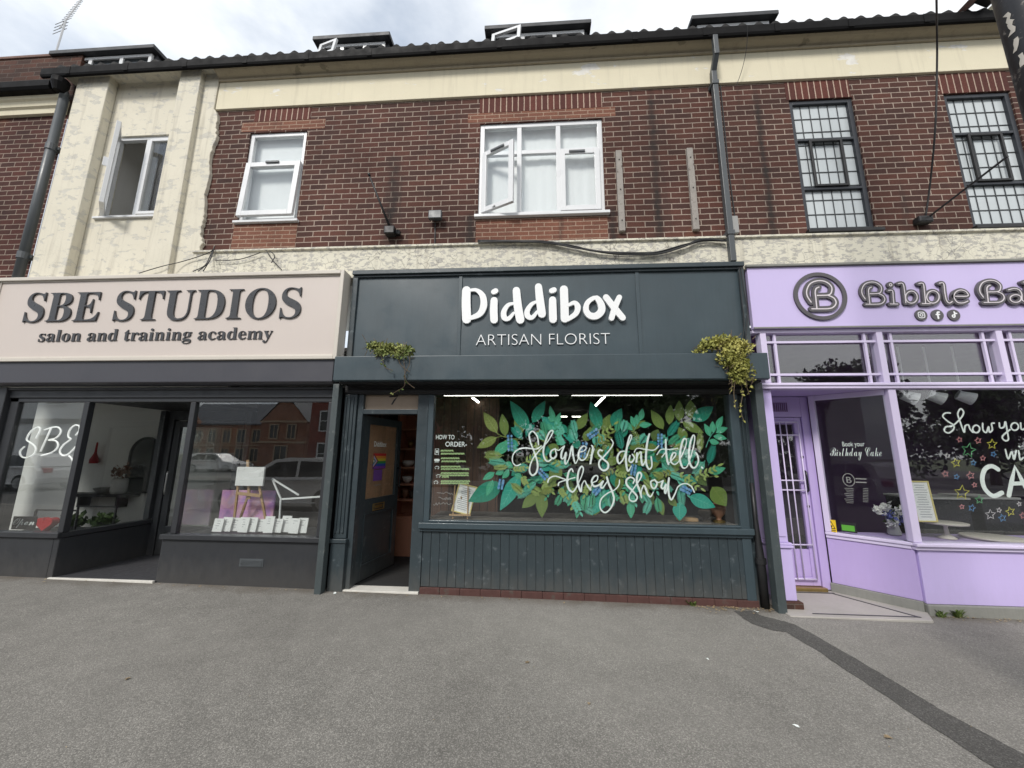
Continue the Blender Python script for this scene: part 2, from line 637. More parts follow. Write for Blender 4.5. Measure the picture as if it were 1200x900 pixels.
def asphalt(name, c, speck=0.5, dirt=False):
    t = NT(name)
    vo = t.n.new('ShaderNodeTexVoronoi')
    vo.inputs['Scale'].default_value = 165
    t.l.new(t.tc.outputs['Object'], vo.inputs[0])
    sp = t.n.new('ShaderNodeSeparateColor')
    t.l.new(vo.outputs['Color'], sp.inputs[0])
    stone = t.ramp(sp.outputs[0], [(0.0, 1 - speck), (0.7, 1.0), (1.0, 1 + speck * 1.5)])
    col = t.mix(1.0, c, stone, 'MULTIPLY')
    col = t.mix(1.0, col, t.ramp(t.noise(0.55, 6, 0.6), [(0.3, 0.80), (0.7, 1.13)]), 'MULTIPLY')
    col = t.mix(1.0, col, t.ramp(t.noise(5, 5, 0.7), [(0.3, 0.88), (0.7, 1.08)]), 'MULTIPLY')
    if dirt:
        sy = t.n.new('ShaderNodeSeparateXYZ')
        t.l.new(t.tc.outputs['Object'], sy.inputs[0])
        edge_ = t.ramp(t.math('ADD', sy.outputs[1], t.math('MULTIPLY', t.noise(3.5, 5, 0.6), 0.5)), [(0.02, 0.0), (0.30, 0.75)])
        col = t.mix(edge_, col, (0.095, 0.078, 0.060))
        gum = t.n.new('ShaderNodeTexVoronoi')
        gum.inputs['Scale'].default_value = 1.7
        t.l.new(t.tc.outputs['Object'], gum.inputs[0])
        col = t.mix(t.ramp(gum.outputs['Distance'], [(0.018, 0.45), (0.03, 0.0)]), col, (0.075, 0.072, 0.068))
        col = t.mix(t.ramp(t.noise(0.35, 4, 0.6, stretch=(0.6, 1.6, 1)), [(0.45, 0.0), (0.65, 0.35)]), col, [k * 1.22 for k in c])
    spot = t.ramp(t.noise(2.3, 4, 0.5), [(0.70, 0.0), (0.74, 0.28)])
    col = t.mix(spot, col, [k * 0.55 for k in c])
    t.base(col)
    h = t.math('SUBTRACT', t.noise(160, 3), t.math('MULTIPLY', vo.outputs['Distance'], 0.9))
    t.bump(h, 0.4, 0.005)
    return t.set(0.92, 0, 0.2)

M = {}
M['brick'] = brick('red_brick', (0.106, 0.043, 0.032), (0.062, 0.031, 0.026), (0.35, 0.28, 0.23), stains=((1.62, 0.055, -0.6, 3.0), (-2.02, 0.09, 0.4, 1.9), (3.05, 0.05, 0.2, 2.8), (-0.9, 0.06, 0.3, 0.9), (1.02, 0.05, 0.3, 0.9)))
M['brick_side'] = brick('side_brick', (0.095, 0.032, 0.025), (0.06, 0.026, 0.022), (0.33, 0.26, 0.21))
M['brick_sooty'] = brick('sooty_brick', (0.10, 0.045, 0.032), (0.05, 0.03, 0.025), (0.12, 0.09, 0.075))
M['brick_orange'] = brick('orange_brick', (0.205, 0.088, 0.058), (0.155, 0.068, 0.048), (0.33, 0.23, 0.17), bw=0.21, rh=0.062, ms=0.007, stain=0.2)
M['soldier'] = brick('soldier_brick', (0.125, 0.042, 0.032), (0.085, 0.032, 0.027), (0.44, 0.33, 0.26), bw=0.085, rh=0.34, ms=0.008, offset=0.0, stain=0.15)
M['brick_far'] = brick('victorian_brick', (0.31, 0.13, 0.075), (0.24, 0.095, 0.055), (0.30, 0.20, 0.14), stain=0.2)
M['brick_far_red'] = brick('crimson_brick', (0.26, 0.06, 0.04), (0.21, 0.05, 0.04), (0.2, 0.1, 0.07), stain=0.2)
M['cream'] = stucco('cream_render', (0.70, 0.645, 0.49), (0.82, 0.80, 0.74), 0.055, pscale=2.4, streak=0.22)
M['bay'] = stucco('bay_render', (0.68, 0.64, 0.53), (0.645, 0.62, 0.545), 0.10, crack=0.10, pscale=7, streak=0.45)
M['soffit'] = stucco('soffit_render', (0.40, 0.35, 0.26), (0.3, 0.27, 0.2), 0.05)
M['peeling'] = stucco('peeling_render', (0.68, 0.65, 0.54), (0.52, 0.50, 0.45), 0.13, crack=0.75, pscale=17)
M['asphalt'] = asphalt('pavement_asphalt', (0.208, 0.199, 0.182), 0.33, True)
M['asphalt_dark'] = asphalt('trench_asphalt', (0.088, 0.085, 0.080), 0.35)
M['road'] = asphalt('road_asphalt', (0.11, 0.108, 0.105))
M['kerb'] = paint('kerb_stone', (0.30, 0.29, 0.27), 0.85, 0.2, 8, 0.3, 50)
M['far_ground'] = paint('far_ground', (0.10, 0.12, 0.06), 0.95, 0.3, 0.3, 0)
M['slate'] = paint('slate_paint', (0.042, 0.062, 0.073), 0.40, 0.26, 1.6, 0.10, 5)
M['slate_dark'] = paint('slate_paint_dark', (0.032, 0.045, 0.052), 0.38, 0.2, 3.0, 0.08, 30, wear=0.18, wearcol=(0.10, 0.12, 0.13), splash=0.3)
M['slate_post'] = paint('slate_post', (0.052, 0.066, 0.069), 0.5, 0.25, 5.0, 0.15, 40, wear=0.2, wearcol=(0.12, 0.13, 0.125))
M['charcoal'] = paint('charcoal_paint', (0.028, 0.030, 0.034), 0.42, 0.15, 3.0, 0.05, 20, splash=0.18)
M['charcoal_hood'] = paint('charcoal_hood', (0.052, 0.052, 0.062), 0.40, 0.08, 1.5, 0.02, 10)
M['black'] = paint('black_paint', (0.012, 0.012, 0.013), 0.5, 0.2, 4, 0.05)
M['black_gloss'] = paint('black_gloss', (0.012, 0.013, 0.015), 0.22, 0.1, 4, 0.02)
M['greige'] = paint('greige_board', (0.555, 0.492, 0.450), 0.42, 0.03, 1.0, 0.01)
M['greige_trim'] = paint('greige_trim', (0.55, 0.51, 0.45), 0.42, 0.08, 2.0, 0.02)
M['letter_grey'] = paint('letter_grey', (0.045, 0.045, 0.048), 0.3, 0.1, 4, 0.0)
M['white'] = paint('white_paint', (0.80, 0.81, 0.81), 0.35, 0.03, 3, 0.0)
M['upvc'] = paint('white_upvc', (0.68, 0.69, 0.70), 0.3, 0.05, 2, 0.0)
M['lav'] = paint('lavender_paint', (0.53, 0.44, 0.74), 0.42, 0.06, 1.5, 0.06, 14, splash=0.1)
M['lav_board'] = paint('lavender_board', (0.55, 0.47, 0.74), 0.40, 0.03, 1.0, 0.01)
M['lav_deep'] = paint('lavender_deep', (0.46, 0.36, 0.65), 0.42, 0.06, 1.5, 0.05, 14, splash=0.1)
M['lav_trim'] = paint('lavender_trim', (0.64, 0.57, 0.76), 0.4, 0.05, 2, 0.02)
M['plum'] = paint('plum_wall', (0.17, 0.09, 0.20), 0.6, 0.1, 2, 0.0)
M['sign_grey'] = paint('bakery_letter', (0.085, 0.078, 0.085), 0.4, 0.1, 4, 0.0)
M['inline'] = paint('letter_inline', (0.66, 0.61, 0.64), 0.5, 0.05, 4, 0.0)
M['concrete'] = paint('concrete', (0.22, 0.22, 0.20), 0.9, 0.25, 4, 0.3, 40)
M['stone_tile'] = paint('stone_tile', (0.36, 0.34, 0.31), 0.6, 0.2, 3, 0.05)
M['tile_dark'] = paint('dark_tile', (0.05, 0.05, 0.055), 0.5, 0.3, 9, 0.05)
M['pale_strip'] = paint('threshold_strip', (0.60, 0.58, 0.53), 0.6, 0.2, 8, 0.05)
M['red_tile'] = paint('red_sill', (0.075, 0.032, 0.027), 0.85, 0.4, 9, 0.25, 30, wear=0.25, wearcol=(0.07, 0.06, 0.05))
M['shelf_grey'] = paint('grey_shelf', (0.10, 0.092, 0.082), 0.6, 0.2, 6, 0.05)
M['metal'] = paint('steel', (0.45, 0.45, 0.45), 0.35, 0.1, 5, 0.0, metal=0.9)
M['brass'] = paint('brass', (0.42, 0.30, 0.12), 0.4, 0.2, 8, 0.0, metal=0.9)
M['gold'] = paint('gold_frame', (0.62, 0.52, 0.20), 0.45, 0.1, 5, 0.0)
M['pipe'] = paint('pipe_grey', (0.070, 0.078, 0.084), 0.4, 0.12, 4, 0.02)
M['gutter'] = paint('gutter_black', (0.0055, 0.0052, 0.0055), 0.6, 0.15, 3, 0.02, spec=0.10)
M['tile_roof'] = paint('roof_tile', (0.016, 0.015, 0.015), 0.85, 0.3, 5, 0.15, 30)
M['clay'] = paint('clay_tile', (0.16, 0.09, 0.07), 0.8, 0.3, 5, 0.2, 30)
M['felt'] = paint('roof_felt', (0.035, 0.037, 0.042), 0.6, 0.15, 3, 0.05)
M['batten'] = paint('old_batten', (0.30, 0.275, 0.25), 0.85, 0.35, 12, 0.3, 50, wear=0.3, wearcol=(0.10, 0.08, 0.07))
M['cable'] = paint('cable_black', (0.015, 0.015, 0.016), 0.55, 0.1, 5, 0.0)
M['pole'] = paint('pole_black', (0.011, 0.011, 0.014), 0.5, 0.3, 4, 0.2, 30, wear=0.25, wearcol=(0.30, 0.27, 0.24))
M['frame_dark'] = paint('dark_frame', (0.026, 0.030, 0.038), 0.5, 0.25, 6, 0.1, 30)
M['lead'] = paint('lead_came', (0.05, 0.055, 0.06), 0.5, 0.1, 5, 0.0)
M['obscure'] = paint('obscured_pane', (0.50, 0.54, 0.555), 0.16, 0.12, 1.2, 0.12, 9)
M['blind'] = paint('white_blind', (0.82, 0.84, 0.84), 0.9, 0.05, 1.2, 0.05, 3)
M['door_brown'] = paint('brown_door_reflection', (0.48, 0.28, 0.17), 0.8, 0.35, 30, 0.1, 60, wear=0.35, wearcol=(0.36, 0.25, 0.16))  # brown reflection of the florist door glass, put into the colour
M['wall_in'] = paint('plaster_wall', (0.84, 0.83, 0.80), 0.9, 0.05, 1, 0.0)
M['wall_dim'] = paint('grey_wall', (0.33, 0.33, 0.32), 0.9, 0.1, 1, 0.0)
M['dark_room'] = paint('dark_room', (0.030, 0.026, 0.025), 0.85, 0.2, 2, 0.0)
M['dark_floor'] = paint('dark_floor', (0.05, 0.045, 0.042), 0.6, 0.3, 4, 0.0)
M['curtain'] = paint('dark_curtain', (0.06, 0.06, 0.065), 0.9, 0.1, 3, 0.0)
M['salmon'] = paint('salmon_shelf', (0.44, 0.195, 0.12), 0.6, 0.12, 3, 0.03)
M['wood'] = paint('pale_wood', (0.42, 0.27, 0.14), 0.6, 0.15, 8, 0.05)
M['beige'] = paint('beige_panel', (0.32, 0.25, 0.19), 0.7, 0.1, 3, 0.0)
M['paper'] = paint('paper', (0.78, 0.78, 0.77), 0.8, 0.03, 5, 0.0)
M['ink'] = paint('ink', (0.05, 0.05, 0.06), 0.7, 0.1, 5, 0.0)
M['ink_pale'] = paint('pale_ink', (0.35, 0.36, 0.38), 0.7, 0.1, 5, 0.0)
M['chalk'] = paint('chalk_white', (0.80, 0.84, 0.82), 0.8, 0.05, 20, 0.0)
M['chalk_green'] = paint('chalk_green', (0.42, 0.58, 0.27), 0.8, 0.12, 60, 0.0)
M['script_white'] = paint('paint_white', (0.86, 0.92, 0.90), 0.7, 0.03, 9, 0.0)
M['tape'] = paint('faint_white', (0.30, 0.29, 0.28), 0.8, 0.1, 9, 0.0)
M['red'] = paint('red_plastic', (0.45, 0.02, 0.025), 0.35, 0.1, 5, 0.0)
M['vase_white'] = paint('white_ceramic', (0.72, 0.71, 0.69), 0.25, 0.03, 5, 0.0)
M['terracotta'] = paint('terracotta', (0.26, 0.13, 0.08), 0.6, 0.2, 6, 0.0)
M['yellow'] = paint('yellow_sticker', (0.75, 0.52, 0.02), 0.4, 0.05, 5, 0.0)
M['green_st'] = paint('green_sticker', (0.10, 0.36, 0.04), 0.4, 0.05, 5, 0.0)
M['silver'] = paint('silver_car_paint', (0.78, 0.79, 0.80), 0.22, 0.03, 2, 0.0)
M['car_white'] = paint('white_car_paint', (0.72, 0.72, 0.72), 0.25, 0.03, 2, 0.0)
M['car_dark'] = paint('dark_car_paint', (0.03, 0.035, 0.045), 0.25, 0.03, 2, 0.0)
M['car_glass'] = paint('car_window', (0.015, 0.018, 0.02), 0.06, 0.02, 2, 0.0)
M['rubber'] = paint('rubber', (0.018, 0.018, 0.018), 0.85, 0.1, 5, 0.0)
M['slate_roof'] = paint('slate_roof', (0.12, 0.125, 0.14), 0.6, 0.2, 2, 0.1, 20)
M['sandstone'] = paint('sandstone', (0.40, 0.30, 0.20), 0.85, 0.1, 3, 0.0)
M['bark'] = paint('bark', (0.07, 0.055, 0.04), 0.9, 0.3, 6, 0.4, 20)
M['glass'] = glass('shop_glass')
M['glass_clear'] = glass('recess_glass', ior=1.3)
M['glass_up'] = glass('window_glass', (0.96, 0.97, 0.97), 1.6)
M['led'] = emit('led_tube', (1.0, 0.96, 0.86), 6.0)
M['neon'] = emit('neon_tube', (0.85, 0.85, 0.82), 0.45)

def foliage(name, a, b):
    t = NT(name)
    oi = t.noise(3.2, 4)
    t.base(t.mix(t.ramp(oi, [(0.35, 0.0), (0.65, 1.0)]), a, b))
    m = t.set(0.6, 0, 0.3)
    return m
M['leaf_tree'] = foliage('tree_leaf', (0.030, 0.055, 0.016), (0.060, 0.095, 0.028))
M['ivy'] = foliage('ivy_leaf', (0.09, 0.14, 0.035), (0.26, 0.28, 0.09))
M['ivy_pale'] = foliage('pale_ivy_leaf', (0.22, 0.23, 0.05), (0.45, 0.42, 0.13))
M['stem'] = foliage('dry_stem', (0.10, 0.07, 0.045), (0.16, 0.12, 0.07))
M['weed'] = foliage('weed_leaf', (0.06, 0.10, 0.02), (0.14, 0.17, 0.05))
M['litter'] = foliage('dead_leaf', (0.20, 0.14, 0.08), (0.34, 0.27, 0.17))
for nm, c in dict(olive=(0.105, 0.165, 0.030), olive2=(0.16, 0.20, 0.045), teal=(0.004, 0.185, 0.115), teal2=(0.012, 0.27, 0.20), mint=(0.045, 0.30, 0.165),
                  seafoam=(0.10, 0.42, 0.31), moss=(0.055, 0.095, 0.022), lime=(0.24, 0.32, 0.09), berry=(0.06, 0.20, 0.42), berry2=(0.14, 0.30, 0.50), navy=(0.02, 0.07, 0.16),
                  bronze=(0.16, 0.11, 0.05)).items():
    M[nm] = paint('mural_' + nm, [min(k * 1.2, 1) for k in c], 0.65, 0.16, 14, 0.0)
for nm, c in dict(s_pink=(0.62, 0.25, 0.27), s_yellow=(0.65, 0.58, 0.08), s_green=(0.12, 0.42, 0.18), s_blue=(0.10, 0.26, 0.52), s_white=(0.6, 0.55, 0.58)).items():
    M[nm] = paint('star_' + nm[2:], c, 0.7, 0.05, 10, 0.0)

# ------------------------------------------------------------------ ground
def sheet(name, mat, x0, x1, y0, y1, z, nx=40, kind='structure'):
    m = MB()
    xs = [x0 + (x1 - x0) * i / nx for i in range(nx + 1)]
    vs = [(x, y, gz(x) + z) for x in xs for y in (y0, y1)]
    fs = [(2 * i, 2 * i + 2, 2 * i + 3, 2 * i + 1) for i in range(nx)]
    m.add(vs, fs)
    return tag(m.build(name, mat), kind=kind)

g = MB().box(-600, 600, -600, 600, -0.6, -0.45)
tag(g.build('ground', M['far_ground']), kind='structure')
sheet('pavement', M['asphalt'], -42, 42, -5.38, 0.40, 0.0, 84)
sheet('road', M['road'], -60, 60, -15.2, -5.52, -0.115, 60)
k = MB()
for i in range(-46, 46):
    x = i * 0.915
    k.box(x, x + 0.909, -5.515, -5.383, gz(x) - 0.3, gz(x) + 0.004)
tag(k.build('kerb', M['kerb'], bevel=0.012), kind='structure')
sheet('far_pavement', M['asphalt'], -60, 60, -18.5, -15.2, 0.0, 60)
sheet('forecourt', M['road'], -90, 60, -60, -18.5, -0.05, 60)

random.seed(5)
L_ = [(860, 717), (880, 731), (905, 739), (921, 741), (960, 764), (1000, 791), (1050, 824), (1100, 857), (1165, 900), (1210, 930)]
U_ = [(880, 716), (893, 722), (910, 726), (932, 732), (975, 756), (1020, 782), (1070, 812), (1100, 830), (1200, 884), (1240, 908)]
def edge(px):
    o = []
    for a, b in zip(px[:-1], px[1:]):
        for q in range(5):
            t = q / 5
            p = flat(a[0] + (b[0] - a[0]) * t, a[1] + (b[1] - a[1]) * t, gz(2.3))
            o.append((p.x + random.uniform(-.007, .007), p.y + random.uniform(-.007, .007)))
    return o
Le, Ue = edge(L_), edge(U_)
m = MB()
n = len(Le)
m.add([(p[0], p[1], gz(p[0]) + 0.004) for p in Le + Ue], [(i, i + 1, n + i + 1, n + i) for i in range(n - 1)])
tag(m.build('tarmac_trench', M['asphalt_dark']), kind='structure')

# ------------------------------------------------------------------ the terrace: upper storey
def wall_holes(mb, x0, x1, z0, z1, y, depth, holes):
    xs = sorted({x0, x1} | {h[0] for h in holes} | {h[1] for h in holes})
    zs = sorted({z0, z1} | {h[2] for h in holes} | {h[3] for h in holes})
    for i in range(len(xs) - 1):
        for j in range(len(zs) - 1):
            cx, cz = (xs[i] + xs[i + 1]) / 2, (zs[j] + zs[j + 1]) / 2
            if any(h[0] < cx < h[1] and h[2] < cz < h[3] for h in holes):
                continue
            mb.add([(xs[i], y, zs[j]), (xs[i + 1], y, zs[j]), (xs[i + 1], y, zs[j + 1]), (xs[i], y, zs[j + 1])], [(0, 1, 2, 3)])
    for h in holes:
        a, b, c, d = h
        mb.add([(a, y, c), (b, y, c), (b, y, d), (a, y, d), (a, y + depth, c), (b, y + depth, c), (b, y + depth, d), (a, y + depth, d)],
               [(0, 4, 5, 1), (1, 5, 6, 2), (2, 6, 7, 3), (3, 7, 4, 0)])

W1 = (-4.27, -3.385, 4.84, 6.31)
W2 = (-0.80, 0.93, 4.81, 6.28)
W3 = (3.47, 4.30, 4.45, 6.42)
W4 = (5.45, 6.28, 4.44, 6.40)
W0 = (-6.47, -5.45, 5.00, 6.38)

terr = thing('terraced_building', 'red brick upper storey with cream rendered band and bay above the three shops', 'building', (0, 0, 4.0))
m = MB()
wall_holes(m, -4.86, 9.5, 4.36, 6.72, 0.0, 0.12, [W1, W2, W3, W4])
m.add([(9.5, 0, 4.36), (9.5, 6, 4.36), (9.5, 6, 7.3), (9.5, 0, 7.3)], [(0, 1, 2, 3)])
m.build('brick_wall', M['brick'], terr)
m = MB()
m.box(-4.86, 9.5, -0.035, 0.2, 6.722, 7.20)
m.build('render_band', M['cream'], terr, bevel=0.006)
m = MB().profile([(-0.035, 7.203), (-0.06, 7.203), (-0.068, 7.222), (-0.055, 7.24), (-0.07, 7.256), (-0.085, 7.262), (-0.11, 7.27), (-0.14, 7.285), (-0.165, 7.305), (-0.18, 7.33), (-0.18, 7.40), (0.2, 7.40), (0.2, 7.203)], -4.86, 9.5)
m.build('eaves_cornice', M['soffit'], terr)
m = MB()
m.profile([(-0.045, 3.92), (-0.045, 4.335), (-0.075, 4.345), (-0.075, 4.372), (0.02, 4.39), (0.2, 4.39), (0.2, 3.92)], -4.80, 9.5)
m.build('peeling_render_strip', M['peeling'], terr, bevel=0.004)
# rendered bay on the left with two pilasters
m = MB()
wall_holes(m, -7.36, -4.78, 3.95, 7.36, 0.02, 0.14, [W0])
m.box(-7.36, -4.86, -0.13, 0.2, 7.362, 7.39)
m.build('rendered_bay', M['bay'], terr)
m = MB()
m.box(-7.16, -6.62, -0.11, 0.018, 3.95, 7.36)
m.build('pilaster', M['bay'], terr, bevel=0.012)
random.seed(11)
z, poly = 3.95, []
pr = [(-4.87, 7.36), (-4.87, 6.72), (-4.80, 6.62), (-4.78, 6.38), (-4.76, 6.2), (-4.80, 5.9), (-4.765, 5.55), (-4.79, 5.2), (-4.73, 4.95), (-4.76, 4.7), (-4.70, 4.5), (-4.74, 4.3), (-4.70, 3.95)]
pr2 = []
for a_, b_ in zip(pr[:-1], pr[1:]):
    for q in range(6):
        t_ = q / 6
        pr2.append((a_[0] + (b_[0] - a_[0]) * t_ + (random.uniform(-.014, .014) if a_[1] < 6.8 else 0), a_[1] + (b_[1] - a_[1]) * t_))
pr2.append(pr[-1])
m = MB().prism([(-5.10, 3.95)] + [(-5.10, 7.36)] + pr2, -0.05, 0.018)
m.prism([(-5.44, 3.95), (-5.44, 7.36), (-5.10, 7.36), (-5.06, 3.95)], -0.12, 0.018)
m.build('pilaster', M['bay'], terr, bevel=0.01)
# interior behind the upper windows
m = MB()
m.box(-7.3, 9.4, 2.6, 2.7, 4.2, 7.2)
m.box(-7.3, 9.4, 0.16, 2.7, 4.1, 4.2)
m.box(-7.3, 9.4, 0.16, 2.7, 6.75, 6.85)
m.box(-6.74, -6.68, 0.17, 0.95, 4.2, 6.75)
for x in (-7.35, -4.95, -2.6, 2.6, 5.0, 9.4):
    m.box(x, x + 0.06, 0.17, 2.6, 4.2, 6.75)
m.build('upper_room_wall', M['wall_in'], terr)

def frame_rect(mb, x0, x1, z0, z1, y0, y1, w, bottom=None):
    b = bottom or w
    mb.box(x0, x0 + w, y0, y1, z0, z1)
    mb.box(x1 - w, x1, y0, y1, z0, z1)
    mb.box(x0 + w, x1 - w, y0, y1, z1 - w, z1)
    mb.box(x0 + w, x1 - w, y0, y1, z0, z0 + b)

def pane(x0, x1, z0, z1, y, parent, mat='glass_up', name='pane'):
    return MB().box(x0, x1, y, y + 0.006, z0, z1).build(name, M[mat], parent)

def tilted(cx, cy, cz, axis, ang):
    return Matrix.Translation((cx, cy, cz)) @ Matrix.Rotation(ang, 4, axis) @ Matrix.Translation((-cx, -cy, -cz))

def swing(mb, T):
    mb.v = [tuple(T @ Vector(v)) for v in mb.v]
    return mb

# window 0: two casements in the rendered bay, the left one swung open
x0, x1, z0, z1 = W0
m = MB()
frame_rect(m, x0, x1, z0, z1, 0.05, 0.11, 0.05)
m.box(-5.98, -5.92, 0.052, 0.108, z0 + 0.05, z1 - 0.05)
w0 = m.build('window', M['upvc'], terr, bevel=0.004)
w0['label'] = 'two light window with its left casement swung open'
m = MB()
frame_rect(m, -5.92, x1 - 0.05, z0 + 0.05, z1 - 0.05, 0.035, 0.085, 0.045)
m.build('sash', M['upvc'], w0, bevel=0.004)
pane(-5.876, x1 - 0.094, z0 + 0.094, z1 - 0.094, 0.06, w0)
T = tilted(x0 + 0.03, 0.045, 0, 'Z', R(-41))
m = MB()
frame_rect(m, x0 + 0.03, -5.95, z0 + 0.03, z1 - 0.03, 0.02, 0.07, 0.055)
m.box(-6.0, -5.985, -0.03, 0.02, 5.6, 5.74)
swing(m, T).build('open_sash', M['upvc'], w0, bevel=0.004)
swing(MB().box(x0 + 0.085, -6.005, 0.045, 0.051, z0 + 0.085, z1 - 0.085), T).build('pane', M['glass_up'], w0)
MB().box(x0 - 0.05, x1 + 0.03, -0.02, 0.12, z0 - 0.035, z0 - 0.003).build('sill', M['upvc'], w0, bevel=0.005)
m = MB()
for i in range(4):
    m.tube([(-6.02 + i * 0.035, 0.30 + 0.02 * (i % 2), 4.3), (-6.02 + i * 0.035, 0.30 + 0.02 * (i % 2), 6.5)], 0.024, 8)
m.build('curtain', M['curtain'], w0)
# window 1
x0, x1, z0, z1 = W1
m = MB()
frame_rect(m, x0, x1, z0, z1, 0.025, 0.085, 0.06)
m.box(x0 + 0.06, x1 - 0.06, 0.027, 0.083, 5.74, 5.80)
w1 = m.build('window', M['upvc'], terr, bevel=0.004)
w1['label'] = 'small single light window with its lower sash tilted out'
T = tilted(0, 0.03, 5.77, 'X', R(-3.2))
m = MB()
frame_rect(m, x0 + 0.03, x1 - 0.03, z0 + 0.045, 5.775, -0.03, 0.02, 0.075)
swing(m, T).build('sash', M['upvc'], w1, bevel=0.004)
swing(MB().box(x0 + 0.10, x1 - 0.10, -0.005, 0.001, z0 + 0.115, 5.70), T).build('pane', M['glass_up'], w1)
m = MB().box(-3.93, -3.73, -0.052, -0.033, 5.745, 5.775)
swing(m, T).build('trickle_vent', M['pipe'], w1, bevel=0.003)
pane(x0 + 0.06, x1 - 0.06, 5.80, z1 - 0.06, 0.05, w1)
MB().box(x0 + 0.01, x1 - 0.01, 0.135, 0.142, z0, z1 - 0.005).build('blind', M['blind'], w1)
MB().box(x0 - 0.03, x1 + 0.04, -0.05, 0.10, z0 - 0.04, z0 - 0.003).build('sill', M['upvc'], w1, bevel=0.006)
# window 2
x0, x1, z0, z1 = W2
m = MB()
frame_rect(m, x0, x1, z0, z1, 0.025, 0.085, 0.065)
for xm in (-0.235, 0.315):
    m.box(xm - 0.032, xm + 0.032, 0.027, 0.083, z0 + 0.065, z1 - 0.065)
for a, b in ((x0 + 0.065, -0.267), (-0.203, 0.283), (0.347, x1 - 0.065)):
    m.box(a, b, 0.029, 0.081, 5.78, 5.84)
w2 = m.build('window', M['upvc'], terr, bevel=0.004)
w2['label'] = 'wide three light window with its lower left casement open'
for a, b in ((x0 + 0.065, -0.267), (-0.203, 0.283), (0.347, x1 - 0.065)):
    pane(a, b, 5.84, z1 - 0.065, 0.05, w2)
pane(-0.203, 0.283, z0 + 0.065, 5.78, 0.05, w2)
m = MB()
frame_rect(m, 0.335, x1 - 0.05, z0 + 0.05, 5.80, 0.0, 0.026, 0.07)
m.build('sash', M['upvc'], w2, bevel=0.004)
pane(0.405, x1 - 0.12, z0 + 0.12, 5.73, 0.015, w2)
MB().box(0.46, 0.68, -0.017, -0.002, 5.745, 5.775).build('trickle_vent', M['pipe'], w2, bevel=0.003)
T = tilted(x0 + 0.05, 0.02, 0, 'Z', R(-27))
m = MB()
frame_rect(m, x0 + 0.05, -0.245, z0 + 0.05, 5.80, 0.0, 0.045, 0.07)
swing(m, T).build('open_sash', M['upvc'], w2, bevel=0.004)
swing(MB().box(x0 + 0.12, -0.315, 0.02, 0.026, z0 + 0.12, 5.73), T).build('pane', M['glass_up'], w2)
m = MB().box(x0 + 0.2, x0 + 0.42, -0.017, -0.002, 5.745, 5.775)
swing(m, T).build('trickle_vent', M['pipe'], w2, bevel=0.003)
MB().tube([(x0 + 0.1, 0.03, z0 + 0.075), (-0.55, -0.12, z0 + 0.07)], 0.007).build('stay', M['metal'], w2)
m = MB()
cv_pts = [(x0 + 0.01 + i * 0.017, 0.145 + 0.003 * math.sin(i * 0.32) + 0.002 * math.sin(i * 0.83)) for i in range(101)]
m.add([(a, b, z) for z in (z0 - 0.05, z1) for a, b in cv_pts], [(i, i + 1, 102 + i, 101 + i) for i in range(100)])
m.add([(a, b + 0.008, z) for z in (z0 - 0.05, z1) for a, b in cv_pts], [(i, i + 1, 102 + i, 101 + i) for i in range(100)])
m.build('curtain', M['blind'], w2, smooth_=True)
MB().box(x0 - 0.04, x1 + 0.05, -0.06, 0.10, z0 - 0.045, z0 - 0.003).build('sill', M['upvc'], w2, bevel=0.006)
# windows 3 and 4: dark frames with leaded lights
def leaded(W, lab):
    x0, x1, z0, z1 = W
    m = MB()
    frame_rect(m, x0, x1, z0, z1, 0.02, 0.09, 0.055)
    zt, zb = z0 + 1.36, z0 + 0.62
    m.box(x0 + 0.055, x1 - 0.055, 0.022, 0.088, zt - 0.018, zt + 0.018)
    m.box(x0 + 0.055, x1 - 0.055, 0.022, 0.088, zb - 0.018, zb + 0.018)
    w = m.build('window', M['frame_dark'], terr, bevel=0.004)
    w['label'] = lab
    m = MB()
    frame_rect(m, x0 + 0.19, x1 - 0.22, zb + 0.02, zt - 0.02, 0.0, 0.03, 0.03)
    m.build('casement', M['black'], w, bevel=0.004)
    pane(x0 + 0.055, x1 - 0.055, z0 + 0.055, z1 - 0.055, 0.062, w, 'obscure')
    m = MB()
    nx = 6
    for i in range(1, nx):
        xx = x0 + 0.055 + (x1 - x0 - 0.11) * i / nx
        m.box(xx - 0.005, xx + 0.005, 0.054, 0.0615, z0 + 0.055, z1 - 0.055)
    for i in range(1, 9):
        zz = z0 + 0.055 + (z1 - z0 - 0.11) * i / 9
        m.box(x0 + 0.055, x1 - 0.055, 0.0535, 0.0612, zz - 0.005, zz + 0.005)
    m.build('lead_lattice', M['lead'], w)
    MB().box(x0 - 0.02, x1 + 0.06, -0.06, 0.10, z0 - 0.05, z0 - 0.003).build('sill', M['black'], w, bevel=0.006)
leaded(W3, 'leaded window with dark frame nearer the central drainpipe')
leaded(W4, 'leaded window with dark frame beside the black pole')
# brick dressings
for x0, x1, z0, z1 in ((-4.24, -3.36, 6.50, 6.716), (-0.81, 0.94, 6.46, 6.716), (3.44, 4.28, 6.425, 6.716), (5.42, 6.28, 6.405, 6.716)):
    MB().box(x0, x1, -0.004, 0.05, z0, z1).build('soldier_lintel', M['soldier'], terr)
for x0, x1, z0, z1 in ((-4.42, -3.12, 6.33, 6.495), (-0.98, 1.12, 6.30, 6.455)):
    MB().box(x0, x1, -0.003, 0.05, z0, z1).build('orange_brick_course', M['brick_orange'], terr)
for x0, x1, z0, z1 in ((-4.30, -3.36, 4.392, 4.79), (-0.82, 0.95, 4.392, 4.76)):
    MB().box(x0, x1, -0.004, 0.05, z0, z1).build('orange_brick_apron', M['brick_orange'], terr)
